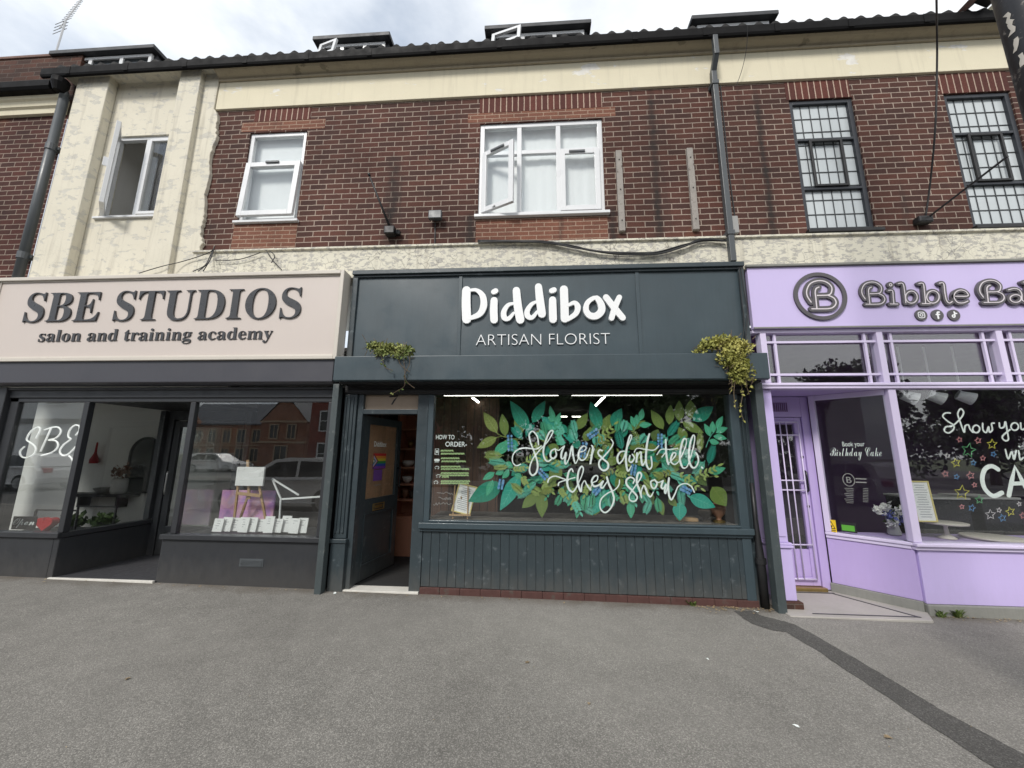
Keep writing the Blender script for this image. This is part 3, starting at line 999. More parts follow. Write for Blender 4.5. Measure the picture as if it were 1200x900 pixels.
# roof of roll tiles
m = MB()
per, ns = 0.222, 8
nn = int((9.6 + 7.5) / per) * ns
hs = [0.0, 0.0, 0.0, 0.012, 0.04, 0.052, 0.04, 0.010]
vs, fs = [], []
for i in range(nn + 1):
    x = -7.5 + i * per / ns
    h = hs[i % ns]
    vs += [(x, -0.21, 7.41), (x, -0.21, 7.447 + h), (x, 5.0, 11.0 + h)]
for i in range(nn):
    a, b = 3 * i, 3 * i + 3
    fs += [(a, b, b + 1, a + 1), (a + 1, b + 1, b + 2, a + 2)]
m.add(vs, fs)
m.build('tiled_roof', M['tile_roof'], terr)
# black gutter on brackets
m = MB()
prof = [(-0.184, 7.30), (-0.194, 7.272), (-0.212, 7.262), (-0.230, 7.272), (-0.242, 7.30), (-0.242, 7.41), (-0.234, 7.41), (-0.228, 7.31), (-0.212, 7.285), (-0.196, 7.31), (-0.184, 7.41)]
m.profile(prof, -7.62, 9.5)
for i in range(18):
    x = -7.2 + i * 0.95
    m.box(x, x + 0.07, -0.246, -0.186, 7.285, 7.413)
m.build('eaves_gutter', M['gutter'], terr)
MB().box(-7.5, 9.5, -0.1835, -0.1805, 7.33, 7.44).build('fascia_board', M['black'], terr)
# dormers peeping over the eaves
def dormer(x0, x1, zt, open_=True):
    m = MB()
    m.box(x0 + 0.05, x1 - 0.05, 0.10, 1.6, 7.55, zt - 0.075)
    d = m.build('dormer', M['felt'], terr)
    MB().box(x0, x1, -0.02, 1.7, zt - 0.07, zt).build('flat_roof', M['felt'], d, bevel=0.008)
    m = MB()
    frame_rect(m, x0 + 0.10, x1 - 0.10, 7.56, zt - 0.085, 0.06, 0.098, 0.05)
    for q in (0.36, 0.66):
        xm = x0 + (x1 - x0) * q
        m.box(xm - 0.03, xm + 0.03, 0.062, 0.096, 7.6, zt - 0.13)
    m.build('dormer_window', M['upvc'], d, bevel=0.003)
    MB().box(x0 + 0.13, x1 - 0.13, 0.085, 0.092, 7.6, zt - 0.12).build('pane', M['car_glass'], d)
    if open_:
        T = tilted(x0 + 0.1, 0.05, 0, 'Z', R(-14)) @ tilted(0, 0.05, zt - 0.1, 'X', R(-9))
        m = MB()
        frame_rect(m, x0 + 0.12, x0 + (x1 - x0) * 0.36, 7.58, zt - 0.13, 0.02, 0.055, 0.05)
        swing(m, T).build('open_sash', M['upvc'], d, bevel=0.003)
dormer(-7.95, -6.12, 8.05, False)
dormer(-3.47, -2.24, 8.0)
dormer(-0.77, 0.83, 7.99)
dormer(2.28, 3.50, 7.94, False)
# little gable at the right end of the roof
m = MB().prism([(5.98, 7.46), (9.4, 7.46), (9.4, 10.6)], -0.18, 0.0)
m.build('gable_wall', M['cream'], terr)
m = MB()
m.prism([(5.92, 7.42), (9.3, 10.60), (9.3, 10.90), (5.74, 7.54)], -0.34, -0.26)
m.build('barge_board', M['black'], terr)
m = MB()
for i in range(22):
    a = Vector((5.77 + i * 0.17, -0.30, 7.53 + i * 0.16))
    m.obox(a + Vector((0.02, 0, 0.04)), Vector((0.095, 0, 0.082)), Vector((0, 0.14, 0)), Vector((-0.022, 0, 0.027)))
m.build('verge_tiles', M['clay'], terr)

# ------------------------------------------------------------------ neighbouring building on the left
nb = thing('neighbouring_building', 'older red brick building with cream cornice and sooty parapet left of the drainpipe', 'building', (-12, 0, 0))
m = MB()
wall_holes(m, -18, -7.34, -0.3, 6.80, 0.0, 0.2, [(-11.2, -7.7, 0.6, 2.9)])  # opening cut for the added window out of view
m.build('brick_wall', M['brick_side'], nb)
m = MB()
frame_rect(m, -11.2, -7.7, 0.6, 2.9, 0.05, 0.13, 0.08)
added_window = m.build('shop_window', M['upvc'], nb)  # unseen window, added to bring daylight into the salon
MB().box(-11.12, -7.78, 0.08, 0.086, 0.68, 2.82).build('pane', M['glass'], added_window)
m = MB()
m.profile([(0.0, 6.80), (-0.05, 6.80), (-0.06, 6.88), (-0.09, 6.90), (-0.10, 6.98), (-0.13, 7.0), (-0.14, 7.045), (0.0, 7.045)], -18, -7.37)
m.build('cornice', M['cream'], nb)
MB().profile([(-0.10, 7.048), (-0.22, 7.048), (-0.25, 7.09), (-0.25, 7.20), (-0.10, 7.20)], -18, -7.42).build('gutter', M['gutter'], nb, bevel=0.01)
m = MB()
m.box(-18, -7.40, 0.03, 0.30, 7.05, 7.98)
m.box(-18, -7.05, 0.32, 0.60, 7.45, 8.10)
m.build('parapet', M['brick_sooty'], nb)
MB().box(-18, -7.36, 0.01, 0.33, 7.98, 8.03).build('coping', M['clay'], nb, bevel=0.01)

# ------------------------------------------------------------------ SALON
sal = thing('salon_shopfront', 'charcoal salon shopfront with recessed doorway between two display windows', 'shopfront', (-5, 0, 0.04))
G0 = 0.03
m = MB()
m.box(-7.36, -7.13, -0.06, 0.3, -0.2, 2.44)
m.box(-7.13, -7.0, 0.0, 0.12, 0.56, 2.30)
m.build('pilaster', M['charcoal'], sal, bevel=0.008)
m = MB()
m.box(-2.60, -2.50, -0.03, 0.3, -0.2, 2.44)
m.build('pilaster', M['charcoal'], sal, bevel=0.008)
m = MB()
m.box(-7.13, -2.60, -0.02, 0.35, 2.30, 2.44)
m.box(-7.13, -2.60, -0.05, -0.021, 2.40, 2.435)
m.box(-7.13, -2.60, 0.0, 0.1, 2.245, 2.299)
m.build('head_beam', M['charcoal'], sal, bevel=0.006)
m = MB().profile([(-0.19, 2.765), (-0.02, 2.765), (-0.02, 2.45), (-0.15, 2.45), (-0.19, 2.475)], -7.4, -2.535)
m.build('shutter_box', M['charcoal_hood'], sal, bevel=0.008)
# left display window
m = MB()
m.box(-7.12, -6.06, 0.0, 0.12, -0.2, 0.52)
m.hprism([(-6.06, 0.0), (-5.985, 0.0), (-5.90, 1.10), (-6.02, 1.10), (-6.06, 0.12)], -0.2, 0.52)
m.build('stallriser', M['charcoal'], sal, bevel=0.008)
m = MB()
m.box(-7.10, -5.985, -0.03, 0.1, 0.523, 0.585)
m.hprism([(-6.06, 0.105), (-5.965, 0.0), (-5.88, 1.10), (-6.0, 1.10)], 0.526, 0.583)
m.box(-6.04, -5.965, 0.0, 0.075, 0.588, 2.243)
m.box(-5.99, -5.90, 1.02, 1.10, 0.588, 2.243)
lw = m.build('display_window', M['charcoal'], sal, bevel=0.005)
MB().box(-6.998, -6.042, 0.03, 0.036, 0.587, 2.244).build('pane', M['glass'], lw)
MB().hprism([(-5.985, 0.08), (-5.979, 0.08), (-5.919, 1.018), (-5.925, 1.018)], 0.587, 2.244).build('pane', M['glass'], lw)
# right display window
m = MB()
m.box(-4.62, -2.60, 0.0, 0.14, -0.2, 0.54)
m.hprism([(-4.62, 0.142), (-4.50, 0.142), (-4.50, 1.10), (-4.62, 1.10)], -0.2, 0.54)
sr = m.build('stallriser', M['charcoal'], sal, bevel=0.008)
m = MB()
for i in range(5):
    m.box(-3.565, -3.295, -0.012, -0.001, 0.262 + i * 0.014, 0.271 + i * 0.014)
m.box(-3.58, -3.28, -0.006, -0.0005, 0.25, 0.34)
m.build('air_vent', M['pipe'], sr)
m = MB()
m.box(-4.63, -2.60, -0.035, 0.1, 0.543, 0.60)
m.box(-4.53, -4.46, 0.0, 0.07, 0.603, 2.243)
m.box(-2.66, -2.603, 0.0, 0.07, 0.603, 2.243)
m.box(-4.53, -4.46, 1.03, 1.10, 0.603, 2.243)
rw = m.build('display_window', M['charcoal'], sal, bevel=0.005)
MB().box(-4.459, -2.661, 0.03, 0.036, 0.602, 2.244).build('pane', M['glass'], rw)
MB().box(-4.50, -4.494, 0.072, 1.028, 0.602, 2.244).build('pane', M['glass'], rw)
# recessed door
MB().hprism([(-6.02, 0.125), (-4.50, 0.125), (-4.50, 1.20), (-5.95, 1.20)], 2.25, 2.298).build('recess_soffit', M['black'], sal)
m = MB()
m.box(-5.90, -5.80, 1.08, 1.18, 0.03, 2.243)
m.box(-4.62, -4.50, 1.102, 1.18, 0.03, 2.243)
m.box(-5.80, -4.62, 1.08, 1.18, 2.10, 2.243)
m.build('door_frame', M['charcoal'], sal, bevel=0.005)
m = MB()
frame_rect(m, -5.79, -4.63, 0.06, 2.09, 1.10, 1.15, 0.10, 0.42)
dr = m.build('door', M['charcoal'], sal, bevel=0.005)
MB().box(-5.689, -4.731, 1.12, 1.126, 0.482, 1.988).build('pane', M['glass'], dr)
MB().tube([(-5.74, 1.06, 0.95), (-5.74, 1.05, 1.0), (-5.74, 1.05, 1.25), (-5.74, 1.06, 1.3)], 0.012).build('handle', M['metal'], dr, smooth_=True)
MB().hprism([(-6.02, 0.0), (-4.60, 0.0), (-4.60, 1.15), (-5.95, 1.15)], -0.1, gz(-5.3) + 0.012).build('doorstep', M['tile_dark'], sal)
MB().box(-6.0, -4.62, -0.035, -0.002, -0.1, gz(-5.3) + 0.02).build('threshold', M['pale_strip'], sal, bevel=0.004)
# interior
m = MB()
m.box(-11.4, -2.55, 3.4, 3.5, 0, 3.0)
m.box(-11.45, -11.35, 0.1, 3.4, 0, 3.0)
m.box(-2.56, -2.51, 0.31, 3.4, 0, 2.6)
m.box(-11.35, -5.85, 2.10, 2.16, 0, 3.0)
m.box(-8.9, -6.88, 0.72, 0.78, 0.52, 2.44)
m.build('interior_wall', M['wall_in'], sal)
MB().box(-11.4, -2.55, 0.21, 3.4, -0.1, 0.02).build('interior_floor', M['dark_floor'], sal)
MB().box(-11.4, -2.55, 0.31, 3.4, 3.0, 3.05).build('interior_ceiling', M['wall_in'], sal)
MB().box(-7.1, -6.06, 0.125, 0.71, 0.46, 0.52).build('display_shelf', M['charcoal'], sal)
m = MB()
m.box(-4.49, -2.62, 0.145, 0.95, 0.50, 0.54)
m.build('display_shelf', M['charcoal'], sal)
MB().box(-4.48, -2.62, 1.15, 1.2, 0.0, 2.45).build('display_back', M['dark_room'], sal)

# salon sign
ss = thing('salon_sign', 'greige salon fascia sign with dark raised serif lettering', 'shop sign', (-5, -0.2, 2.77))
MB().box(-7.42, -2.54, -0.185, -0.05, 2.80, 3.90).build('sign_board', M['greige'], ss)
m = MB()
frame_rect(m, -7.47, -2.49, 2.755, 3.95, -0.225, -0.04, 0.05)
frame_rect(m, -7.42, -2.54, 2.805, 3.90, -0.20, -0.186, 0.018)
m.build('sign_frame', M['greige_trim'], ss, bevel=0.008)
def px_rect(xl, yt, xr, yb, y):
    a, b, c, d = at(xl, yt, y), at(xr, yt, y), at(xl, yb, y), at(xr, yb, y)
    return a, b, c, d
def rect_from(left, right, top, bottom, y):   # each a photo point on that side of the lettering
    return (at(*left, y).x, at(*right, y).x, at(*bottom, y).z, at(*top, y).z)
yb = -0.186
text('raised_letters', bold_serif('SBE STUDIOS'), M['letter_grey'], ss, rect_from((30, 370), (355, 345), (190, 340.5), (190, 376), yb), yb, 0.02, -0.006, words=True)
text('raised_letters', bold_serif('salon and training academy'), M['letter_grey'], ss, rect_from((47, 394), (320, 390), (190, 385), (190, 403), yb), yb, 0.013, -0.006, words=True)

# ------------------------------------------------------------------ FLORIST
flo = thing('florist_shopfront', 'dark slate florist shopfront with open door and leaf painted window', 'shopfront', (0, 0, 0))
m = MB()
m.box(-2.435, -2.275, -0.03, 0.2, 0.60, 2.335)
for i in range(3):
    m.box(-2.42 + i * 0.045, -2.40 + i * 0.045, -0.045, -0.03, 0.66, 2.3)
m.box(-2.445, -2.265, -0.05, 0.2, -0.1, 0.55)
m.box(-2.455, -2.255, -0.065, 0.2, 0.552, 0.598)
m.build('pilaster', M['slate_dark'], flo, bevel=0.006)
m = MB()
m.box(2.40, 2.53, 0.06, 0.3, -0.2, 2.335)
for i in range(3):
    m.box(2.405 + i * 0.04, 2.425 + i * 0.04, 0.045, 0.059, 0.1, 2.3)
m.build('pilaster', M['slate_dark'], flo, bevel=0.006)
MB().box(-2.535, -2.455, -0.16, -0.06, -0.1, 2.45).build('post', M['slate_post'], flo, bevel=0.006)
MB().box(2.535, 2.625, -0.14, -0.02, -0.2, 2.45).build('post', M['slate_post'], flo, bevel=0.006)
m = MB()
m.box(-2.45, 2.54, -0.02, 0.3, 2.338, 2.52)
m.box(-2.45, 2.54, -0.04, -0.021, 2.355, 2.40)
m.build('head_beam', M['black'], flo, bevel=0.006)
m = MB().profile([(-0.305, 2.765), (-0.06, 2.80), (-0.06, 2.53), (-0.26, 2.455), (-0.305, 2.465)], -2.465, 2.625)
hood = m.build('shutter_box', M['slate'], flo, bevel=0.008)
MB().box(-2.40, 2.56, -0.24, -0.05, 2.44, 2.53).build('shutter_slot', M['black'], hood)
# door frame, fanlight, door
m = MB()
m.box(-2.27, -2.20, 0.0, 0.14, 0.0, 2.336)
m.box(-1.495, -1.36, 0.0, 0.14, 0.0, 2.336)
m.box(-2.20, -1.495, 0.0, 0.14, 2.09, 2.15)
df = m.build('door_frame', M['slate_dark'], flo, bevel=0.005)
MB().box(-2.199, -1.496, 0.05, 0.07, 2.151, 2.335).build('fanlight_panel', M['beige'], df)
s = Z(370, 440, 3.333, [(290, 83), (322, 80), (308, 96), (298, 112)])
MB().stroke(on(s, 0.048), 0.018, 0.048, 0.003).build('house_number', M['black'], df)
MB().box(-2.27, -1.37, -0.03, 0.15, -0.1, 0.035).build('threshold', M['pale_strip'], flo, bevel=0.004)
MB().box(-2.25, -1.38, 0.152, 1.6, -0.1, 0.04).build('doormat', M['rubber'], flo)
hx, hy, ang = -2.20, 0.12, R(80)
T = Matrix.Translation((hx, hy, 0)) @ Matrix.Rotation(ang, 4, 'Z')
m = MB()
W_ = 0.90
for a, b, c, d in ((0, 0.10, 0.05, 2.08), (W_ - 0.10, W_, 0.05, 2.08), (0.10, W_ - 0.10, 1.98, 2.08), (0.10, W_ - 0.10, 0.84, 1.02), (0.10, W_ - 0.10, 0.05, 0.22)):
    m.box(a, b, 0.0, 0.045, c, d)
m.box(0.10, W_ - 0.10, 0.012, 0.033, 0.22, 0.84)
frame_rect(m, 0.10, W_ - 0.10, 0.22, 0.84, -0.008, 0.011, 0.022)
door = swing(m, T).build('door', M['slate_dark'], flo, bevel=0.004)
door['label'] = 'half glazed slate door standing open inwards'
swing(MB().box(0.10, W_ - 0.10, 0.02, 0.026, 1.02, 1.98), T).build('pane', M['glass'], door)
swing(MB().box(0.095, W_ - 0.095, 0.030, 0.034, 1.015, 1.985), T).build('reflection_backing', M['door_brown'], door)  # added backing behind the glass, painted as its brown reflection
m = MB()
frame_rect(m, 0.27, 0.54, 0.86, 0.95, -0.012, -0.001, 0.014)
m.box(0.31, 0.50, -0.008, -0.0005, 0.885, 0.925)
swing(m, T).build('letterbox', M['brass'], door, bevel=0.003)
m = MB()
m.tube([(W_ - 0.05, -0.045, 1.12), (W_ - 0.05, -0.045, 1.42)], 0.011)
m.box(W_ - 0.06, W_ - 0.04, -0.045, 0.0, 1.14, 1.16)
m.box(W_ - 0.06, W_ - 0.04, -0.045, 0.0, 1.38, 1.40)
swing(m, T).build('handle', M['black_gloss'], door)
text('shop_name', 'Diddibox', M['chalk'], door, (0.24, 0.54, 1.69, 1.76), 0.018, 0, 0.01, tf=T)
fl = MB()
bands = [('s_pink', (0.42, 0.02, 0.02)), ('orange', (0.55, 0.2, 0.03)), ('yellow', (0.5, 0.4, 0.03)), ('green', (0.02, 0.2, 0.05)), ('blue', (0.02, 0.05, 0.3)), ('violet', (0.15, 0.03, 0.25))]
for i, (nm, c) in enumerate(bands):
    mt = paint('flag_' + nm, c, 0.7, 0.03, 5, 0)
    z1_ = 1.60 - i * 0.034
    f = swing(MB().box(0.24, 0.54, 0.014, 0.018, z1_ - 0.034, z1_), T).build('flag_stripe', mt, door)
for k, c in enumerate(((0.6, 0.6, 0.6), (0.5, 0.25, 0.3), (0.12, 0.35, 0.5), (0.10, 0.05, 0.03), (0.01, 0.01, 0.01))):
    r = 0.10 * (5 - k) / 5
    pts = [(0.24, 1.498 - r), (0.24 + r, 1.498), (0.24, 1.498 + r)]
    q = 5 - k
    mm = MB().prism([(0.24, 1.498 - 0.102 * q / 5), (0.24 + 0.12 * q / 5, 1.498), (0.24, 1.498 + 0.102 * q / 5)], 0.0135 - 0.0006 * k, 0.0139 - 0.0006 * k)
    swing(mm, T).build('flag_chevron', paint('flag_chevron_%d' % k, (c if k != 0 else (0.02, 0.02, 0.02)) if k != 4 else (0.7, 0.7, 0.68), 0.7, 0.03, 5, 0), door)
swing(MB().box(0.27, 0.47, 0.015, 0.018, 1.24, 1.385), T).build('sticker', paint('purple_sticker', (0.13, 0.05, 0.25), 0.6, 0.15, 20, 0), door)
text('opening_note', 'open', M['tape'], door, (0.30, 0.46, 1.165, 1.19), 0.018, 0, 0.0, tf=T)
# shop window
m = MB()
m.box(-1.359, -1.29, 0.0, 0.10, 0.80, 2.336)
m.box(2.30, 2.399, 0.0, 0.14, 0.0, 2.336)
m.box(-1.40, 2.42, -0.05, 0.12, 0.735, 0.80)
m.box(-1.29, 2.30, -0.012, 0.06, 0.803, 0.825)
m.box(-1.40, 2.41, -0.02, 0.12, 0.70, 0.733)
fw = m.build('shop_window', M['slate'], flo, bevel=0.006)
MB().box(-1.288, 2.298, 0.03, 0.036, 0.826, 2.334).build('pane', M['glass'], fw)
# tongue and groove stallriser
m = MB()
x, i = -1.355, 0
random.seed(3)
while x < 2.39:
    w = min(0.103, 2.398 - x)
    dy = random.uniform(-0.0015, 0.0015)
    m.box(x, x + w - 0.004, 0.012 + dy, 0.06, 0.075 + gz(x), 0.70)
    x += w
m.box(-1.357, 2.398, 0.022, 0.10, 0.07, 0.699)
m.build('stallriser', M['slate_dark'], flo, bevel=0.003)
m = MB()
for i in range(16):
    x = -1.36 + i * 0.236
    m.box(x, x + 0.233, -0.012, 0.10, -0.2, 0.068 + gz(x))
m.build('tile_sill', M['red_tile'], flo, bevel=0.004)
# interior
m = MB()
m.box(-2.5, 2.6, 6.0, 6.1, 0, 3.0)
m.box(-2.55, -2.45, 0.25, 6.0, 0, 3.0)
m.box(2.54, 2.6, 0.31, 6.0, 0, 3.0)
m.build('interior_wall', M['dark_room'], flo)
plank = NT('brown_planks')
sp = plank.n.new('ShaderNodeTexBrick')
sp.offset = 0
for nm_, v_ in (('Scale', 1.0), ('Brick Width', 0.11), ('Row Height', 5.0), ('Mortar Size', 0.004)):
    sp.inputs[nm_].default_value = v_
sp.inputs['Color1'].default_value = (0.085, 0.04, 0.022, 1)
sp.inputs['Color2'].default_value = (0.05, 0.025, 0.016, 1)
sp.inputs['Mortar'].default_value = (0.01, 0.007, 0.005, 1)
cv = plank.n.new('ShaderNodeCombineXYZ')
s3 = plank.n.new('ShaderNodeSeparateXYZ')
plank.l.new(plank.tc.outputs['Object'], s3.inputs[0])
plank.l.new(plank.math('ADD', s3.outputs[0], s3.outputs[1]), cv.inputs[0])
plank.l.new(s3.outputs[2], cv.inputs[1])
plank.l.new(cv.outputs[0], sp.inputs['Vector'])
plank.base(plank.mix(1.0, sp.outputs[0], plank.ramp(plank.noise(7, 6, 0.6, stretch=(5, 5, 0.4)), [(0.3, 0.6), (0.7, 1.4)]), 'MULTIPLY'))
M['plank'] = plank.set(0.6)
MB().box(-1.62, -0.55, 0.80, 0.86, 0.3, 2.9).build('timber_partition', M['plank'], flo)
MB().box(-2.44, -2.38, 1.0, 1.1, 0.0, 2.9).build('timber_reveal', M['plank'], flo)
MB().box(-2.446, -2.40, 0.26, 1.0, 0.0, 2.6).build('lobby_wall', M['plank'], flo)
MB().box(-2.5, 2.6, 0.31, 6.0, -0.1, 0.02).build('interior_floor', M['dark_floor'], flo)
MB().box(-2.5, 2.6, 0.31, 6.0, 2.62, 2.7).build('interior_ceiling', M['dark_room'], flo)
MB().box(-1.34, 2.30, 0.13, 0.79, 0.74, 0.82).build('display_shelf', M['shelf_grey'], flo)
# florist sign
fs = thing('florist_sign', 'dark slate florist fascia with white brush lettering above a thin capital line', 'shop sign', (0, -0.05, 2.8))
m = MB()
nx, nz_ = 60, 14
random.seed(2)
vs, fs_ = [], []
for j in range(nz_ + 1):
    for i in range(nx + 1):
        x = -2.40 + 4.95 * i / nx
        z = 2.78 + 1.16 * j / nz_
        seam = min(abs(x + 0.99), abs(x - 1.28))
        b = 0.004 * math.sin(x * 3.1 + z * 2) * math.sin(z * 4.3 + x) + 0.006 * math.exp(-(seam / 0.12) ** 2) * math.sin(z * 5)
        vs.append((x, -0.052 - b, z))
for j in range(nz_):
    for i in range(nx):
        a = j * (nx + 1) + i
        fs_.append((a, a + 1, a + nx + 2, a + nx + 1))
m.add(vs, fs_)
m.box(-2.40, 2.55, -0.035, -0.01, 2.78, 3.94)
m.build('sign_board', M['slate'], fs, smooth_=True)
m = MB()
m.box(-2.44, 2.585, -0.115, 0.0, 3.935, 3.995)
m.box(-2.44, 2.585, -0.085, -0.02, 3.905, 3.934)
m.box(-2.44, -2.37, -0.085, 0.0, 2.78, 3.904)
m.box(2.52, 2.585, -0.085, 0.0, 2.78, 3.904)
m.build('sign_frame', M['slate_dark'], fs, bevel=0.006)
m = MB()
for x in (-0.99, 1.28):
    m.box(x - 0.022, x + 0.022, -0.069, -0.035, 2.78, 3.904)
m.build('cover_strip', M['slate'], fs, bevel=0.003)
zb_ = lambda p: Z(530, 325, 5.7143, p)
def brush(parts, y, d, s=5.7143, tf=zb_):
    mm = MB()
    k = 0
    for pts, ws, cl in parts:
        q = smooth(on(tf(pts), y), 8, cl)
        q = [(a[0], a[1]) for a in q]
        sc = 1 / s / 89.0
        w = [wi * sc for wi in (ws if isinstance(ws, (list, tuple)) else [ws])]
        mm.stroke(q, w, y, d + 0.0012 * k, cl)
        k += 1
    return mm
ysg = -0.056
didd = [([(97, 92), (95, 180), (99, 285)], [56, 58, 60], False),
        ([(118, 93), (165, 92), (205, 130), (212, 195), (185, 250), (125, 278)], [18, 24, 40, 46, 40, 26], False),
        ([(278, 104), (292, 97)], [34, 36], False), ([(282, 160), (279, 225), (282, 290)], [46, 50, 50], False),
        ([(415, 180), (375, 192), (347, 235), (350, 275), (378, 282), (412, 245)], [16, 26, 34, 38, 28, 18], False),
        ([(430, 94), (440, 200), (456, 290)], [48, 54, 54], False),
        ([(568, 168), (530, 188), (503, 230), (506, 265), (535, 275), (570, 235)], [16, 26, 34, 38, 28, 18], False),
        ([(577, 70), (587, 160), (600, 252)], [46, 52, 52], False),
        ([(664, 98), (680, 92)], [34, 36], False), ([(671, 158), (672, 225), (674, 288)], [46, 50, 50], False),
        ([(746, 88), (750, 190), (752, 284)], [52, 52, 52], False),
        ([(775, 195), (815, 178), (838, 205), (825, 250), (770, 290)], [18, 28, 38, 34, 26], False),
        ([(955, 145), (905, 175), (893, 225), (918, 262), (962, 265), (997, 228), (988, 178)], [26, 32, 38, 44, 46, 44, 34], True),
        ([(1026, 142), (1075, 205), (1136, 278)], [40, 42, 40], False),
        ([(1114, 142), (1086, 205), (1062, 282)], [34, 38, 34], False)]
brush(didd, ysg, 0.03).build('brush_letters', M['white'], fs)
text('capital_letters', 'ARTISAN FLORIST', M['white'], fs, rect_from(Z(530, 325, 5.7143, [(160, 420)])[0], Z(530, 325, 5.7143, [(1055, 400)])[0], Z(530, 325, 5.7143, [(600, 380)])[0], Z(530, 325, 5.7143, [(600, 452)])[0], -0.060), -0.060, 0.012, -0.021, words=True)

# ------------------------------------------------------------------ BAKERY
bak = thing('bakery_shopfront', 'lavender bakery shopfront with leaded transom lights and recessed grille door', 'shopfront', (5, 0, -0.04))
m = MB()
m.box(2.63, 2.82, 0.0, 0.62, 0.06, 0.60)
m.box(2.63, 2.80, 0.01, 0.62, 0.66, 2.39)
m.box(2.65, 2.78, 0.0, 0.009, 0.72, 2.30)
m.box(2.62, 2.835, -0.02, 0.60, 0.603, 0.63)
m.box(2.625, 2.828, -0.01, 0.60, 0.633, 0.657)
m.build('pilaster', M['lav'], bak, bevel=0.006)
MB().box(2.635, 2.86, -0.04, 0.1, -0.2, 0.057).build('plinth_block', M['brick_sooty'], bak, bevel=0.01)
m = MB()
m.box(2.63, 9.0, -0.04, 0.10, 2.395, 2.465)
m.box(2.64, 9.0, -0.055, -0.041, 2.43, 2.458)
m.box(2.64, 9.0, -0.03, 0.08, 3.085, 3.125)
for x in (2.76, 4.10, 5.43, 6.76, 8.1):
    m.box(x - 0.035, x + 0.035, -0.03, 0.08, 2.468, 3.083)
tr = m.build('transom_frame', M['lav_trim'], bak, bevel=0.005)
m = MB()
for a, b in ((2.795, 4.065), (4.135, 5.395), (5.465, 6.725), (6.795, 8.065)):
    for xx in (a + 0.115, b - 0.115):
        m.box(xx - 0.014, xx + 0.014, 0.0, 0.028, 2.469, 3.082)
    for zz in (2.572, 2.975):
        m.box(a, b, -0.003, 0.026, zz - 0.013, zz + 0.013)
    MB().box(a, b, 0.034, 0.04, 2.469, 3.082).build('pane', M['glass'], tr)
m.build('glazing_bar', M['lav_trim'], tr)
# plain front window on the right
m = MB()
m.box(4.10, 4.185, -0.02, 0.07, 0.69, 2.394)
m.box(8.1, 8.2, -0.02, 0.07, 0.69, 2.394)
m.box(4.09, 9.0, -0.06, 0.12, 0.655, 0.687)
m.box(4.10, 9.0, -0.03, 0.12, 0.615, 0.653)
bw = m.build('display_window', M['lav_trim'], bak, bevel=0.006)
MB().box(4.186, 8.098, 0.03, 0.036, 0.688, 2.394).build('pane', M['glass'], bw)
MB().box(4.14, 9.0, 0.0, 0.12, 0.07, 0.613).build('stallriser', M['lav'], bak, bevel=0.006)
MB().box(4.13, 9.0, -0.025, 0.14, -0.3, 0.068).build('plinth', M['concrete'], bak, bevel=0.01)
# splayed window of the recess, running from A (by the door) to B (front corner)
A, B = Vector((3.60, 0.58, 0)), Vector((4.115, 0.01, 0))
U = (B - A).normalized()
N = Vector((0, 0, 1)).cross(U)
if N.x < 0: N = -N
LAB = (B - A).length
TS = Matrix(((U.x, N.x, 0, A.x), (U.y, N.y, 0, A.y), (0, 0, 1, 0), (0, 0, 0, 1)))
m = MB()
m.box(0.0, 0.06, -0.02, 0.06, 0.69, 2.394)
m.box(0.0, LAB, -0.03, 0.08, 0.655, 0.687)
m.box(0.0, LAB - 0.02, -0.015, 0.08, 0.615, 0.653)
m.box(0.06, LAB - 0.03, -0.01, 0.05, 2.33, 2.394)
sw = swing(m, TS).build('splayed_window', M['lav_trim'], bak, bevel=0.005)
swing(MB().box(0.06, LAB - 0.03, 0.01, 0.016, 0.688, 2.33), TS).build('pane', M['glass_clear'], sw)
swing(MB().box(0.0, LAB - 0.0, 0.0, 0.10, 0.09, 0.613), TS).build('stallriser', M['lav_deep'], bak, bevel=0.005)
swing(MB().box(-0.02, LAB + 0.0, -0.015, 0.11, -0.3, 0.088), TS).build('plinth', M['concrete'], bak, bevel=0.008)
def atT(px, py, T=TS, yl=0.0):          # photo point onto the splayed pane, in its own coordinates
    Ti = T.inverted()
    o, d = Ti @ CAM, Ti.to_3x3() @ ray(px, py)
    t = (yl - o.y) / d.y
    return o + d * t
# recess ceiling, floor and door
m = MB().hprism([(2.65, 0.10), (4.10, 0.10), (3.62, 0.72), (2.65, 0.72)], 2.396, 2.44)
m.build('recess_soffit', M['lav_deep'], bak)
m = MB().hprism([(2.60, -0.22), (3.98, -0.22), (4.13, 0.0), (3.6, 0.62), (2.6, 0.62)], -0.2, -0.012)
fl_ = m.build('doorstep', M['stone_tile'], bak, bevel=0.006)
m = MB().hprism([(2.87, -0.155), (3.93, -0.155), (3.93, -0.135), (2.87, -0.135)], -0.0115, -0.008)
m.hprism([(3.93, -0.155), (3.55, 0.50), (3.525, 0.50), (3.905, -0.155)], -0.0113, -0.0077)
m.hprism([(2.85, 0.50), (3.56, 0.50), (3.56, 0.53), (2.85, 0.53)], -0.0111, -0.0075)
m.build('tile_border', M['tile_dark'], fl_)
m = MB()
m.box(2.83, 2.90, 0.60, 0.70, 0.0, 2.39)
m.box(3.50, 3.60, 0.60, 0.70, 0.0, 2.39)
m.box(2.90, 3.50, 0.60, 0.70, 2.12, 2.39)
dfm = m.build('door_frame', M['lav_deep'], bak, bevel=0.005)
m = MB()
for i in range(14):
    m.box(2.98 + i * 0.026, 2.992 + i * 0.026, 0.592, 0.599, 2.19, 2.31)
m.build('louvre_vent', M['plum'], dfm)
MB().box(2.88, 3.52, 0.55, 0.66, -0.011, 0.03).build('threshold', M['brass'], bak, bevel=0.004)
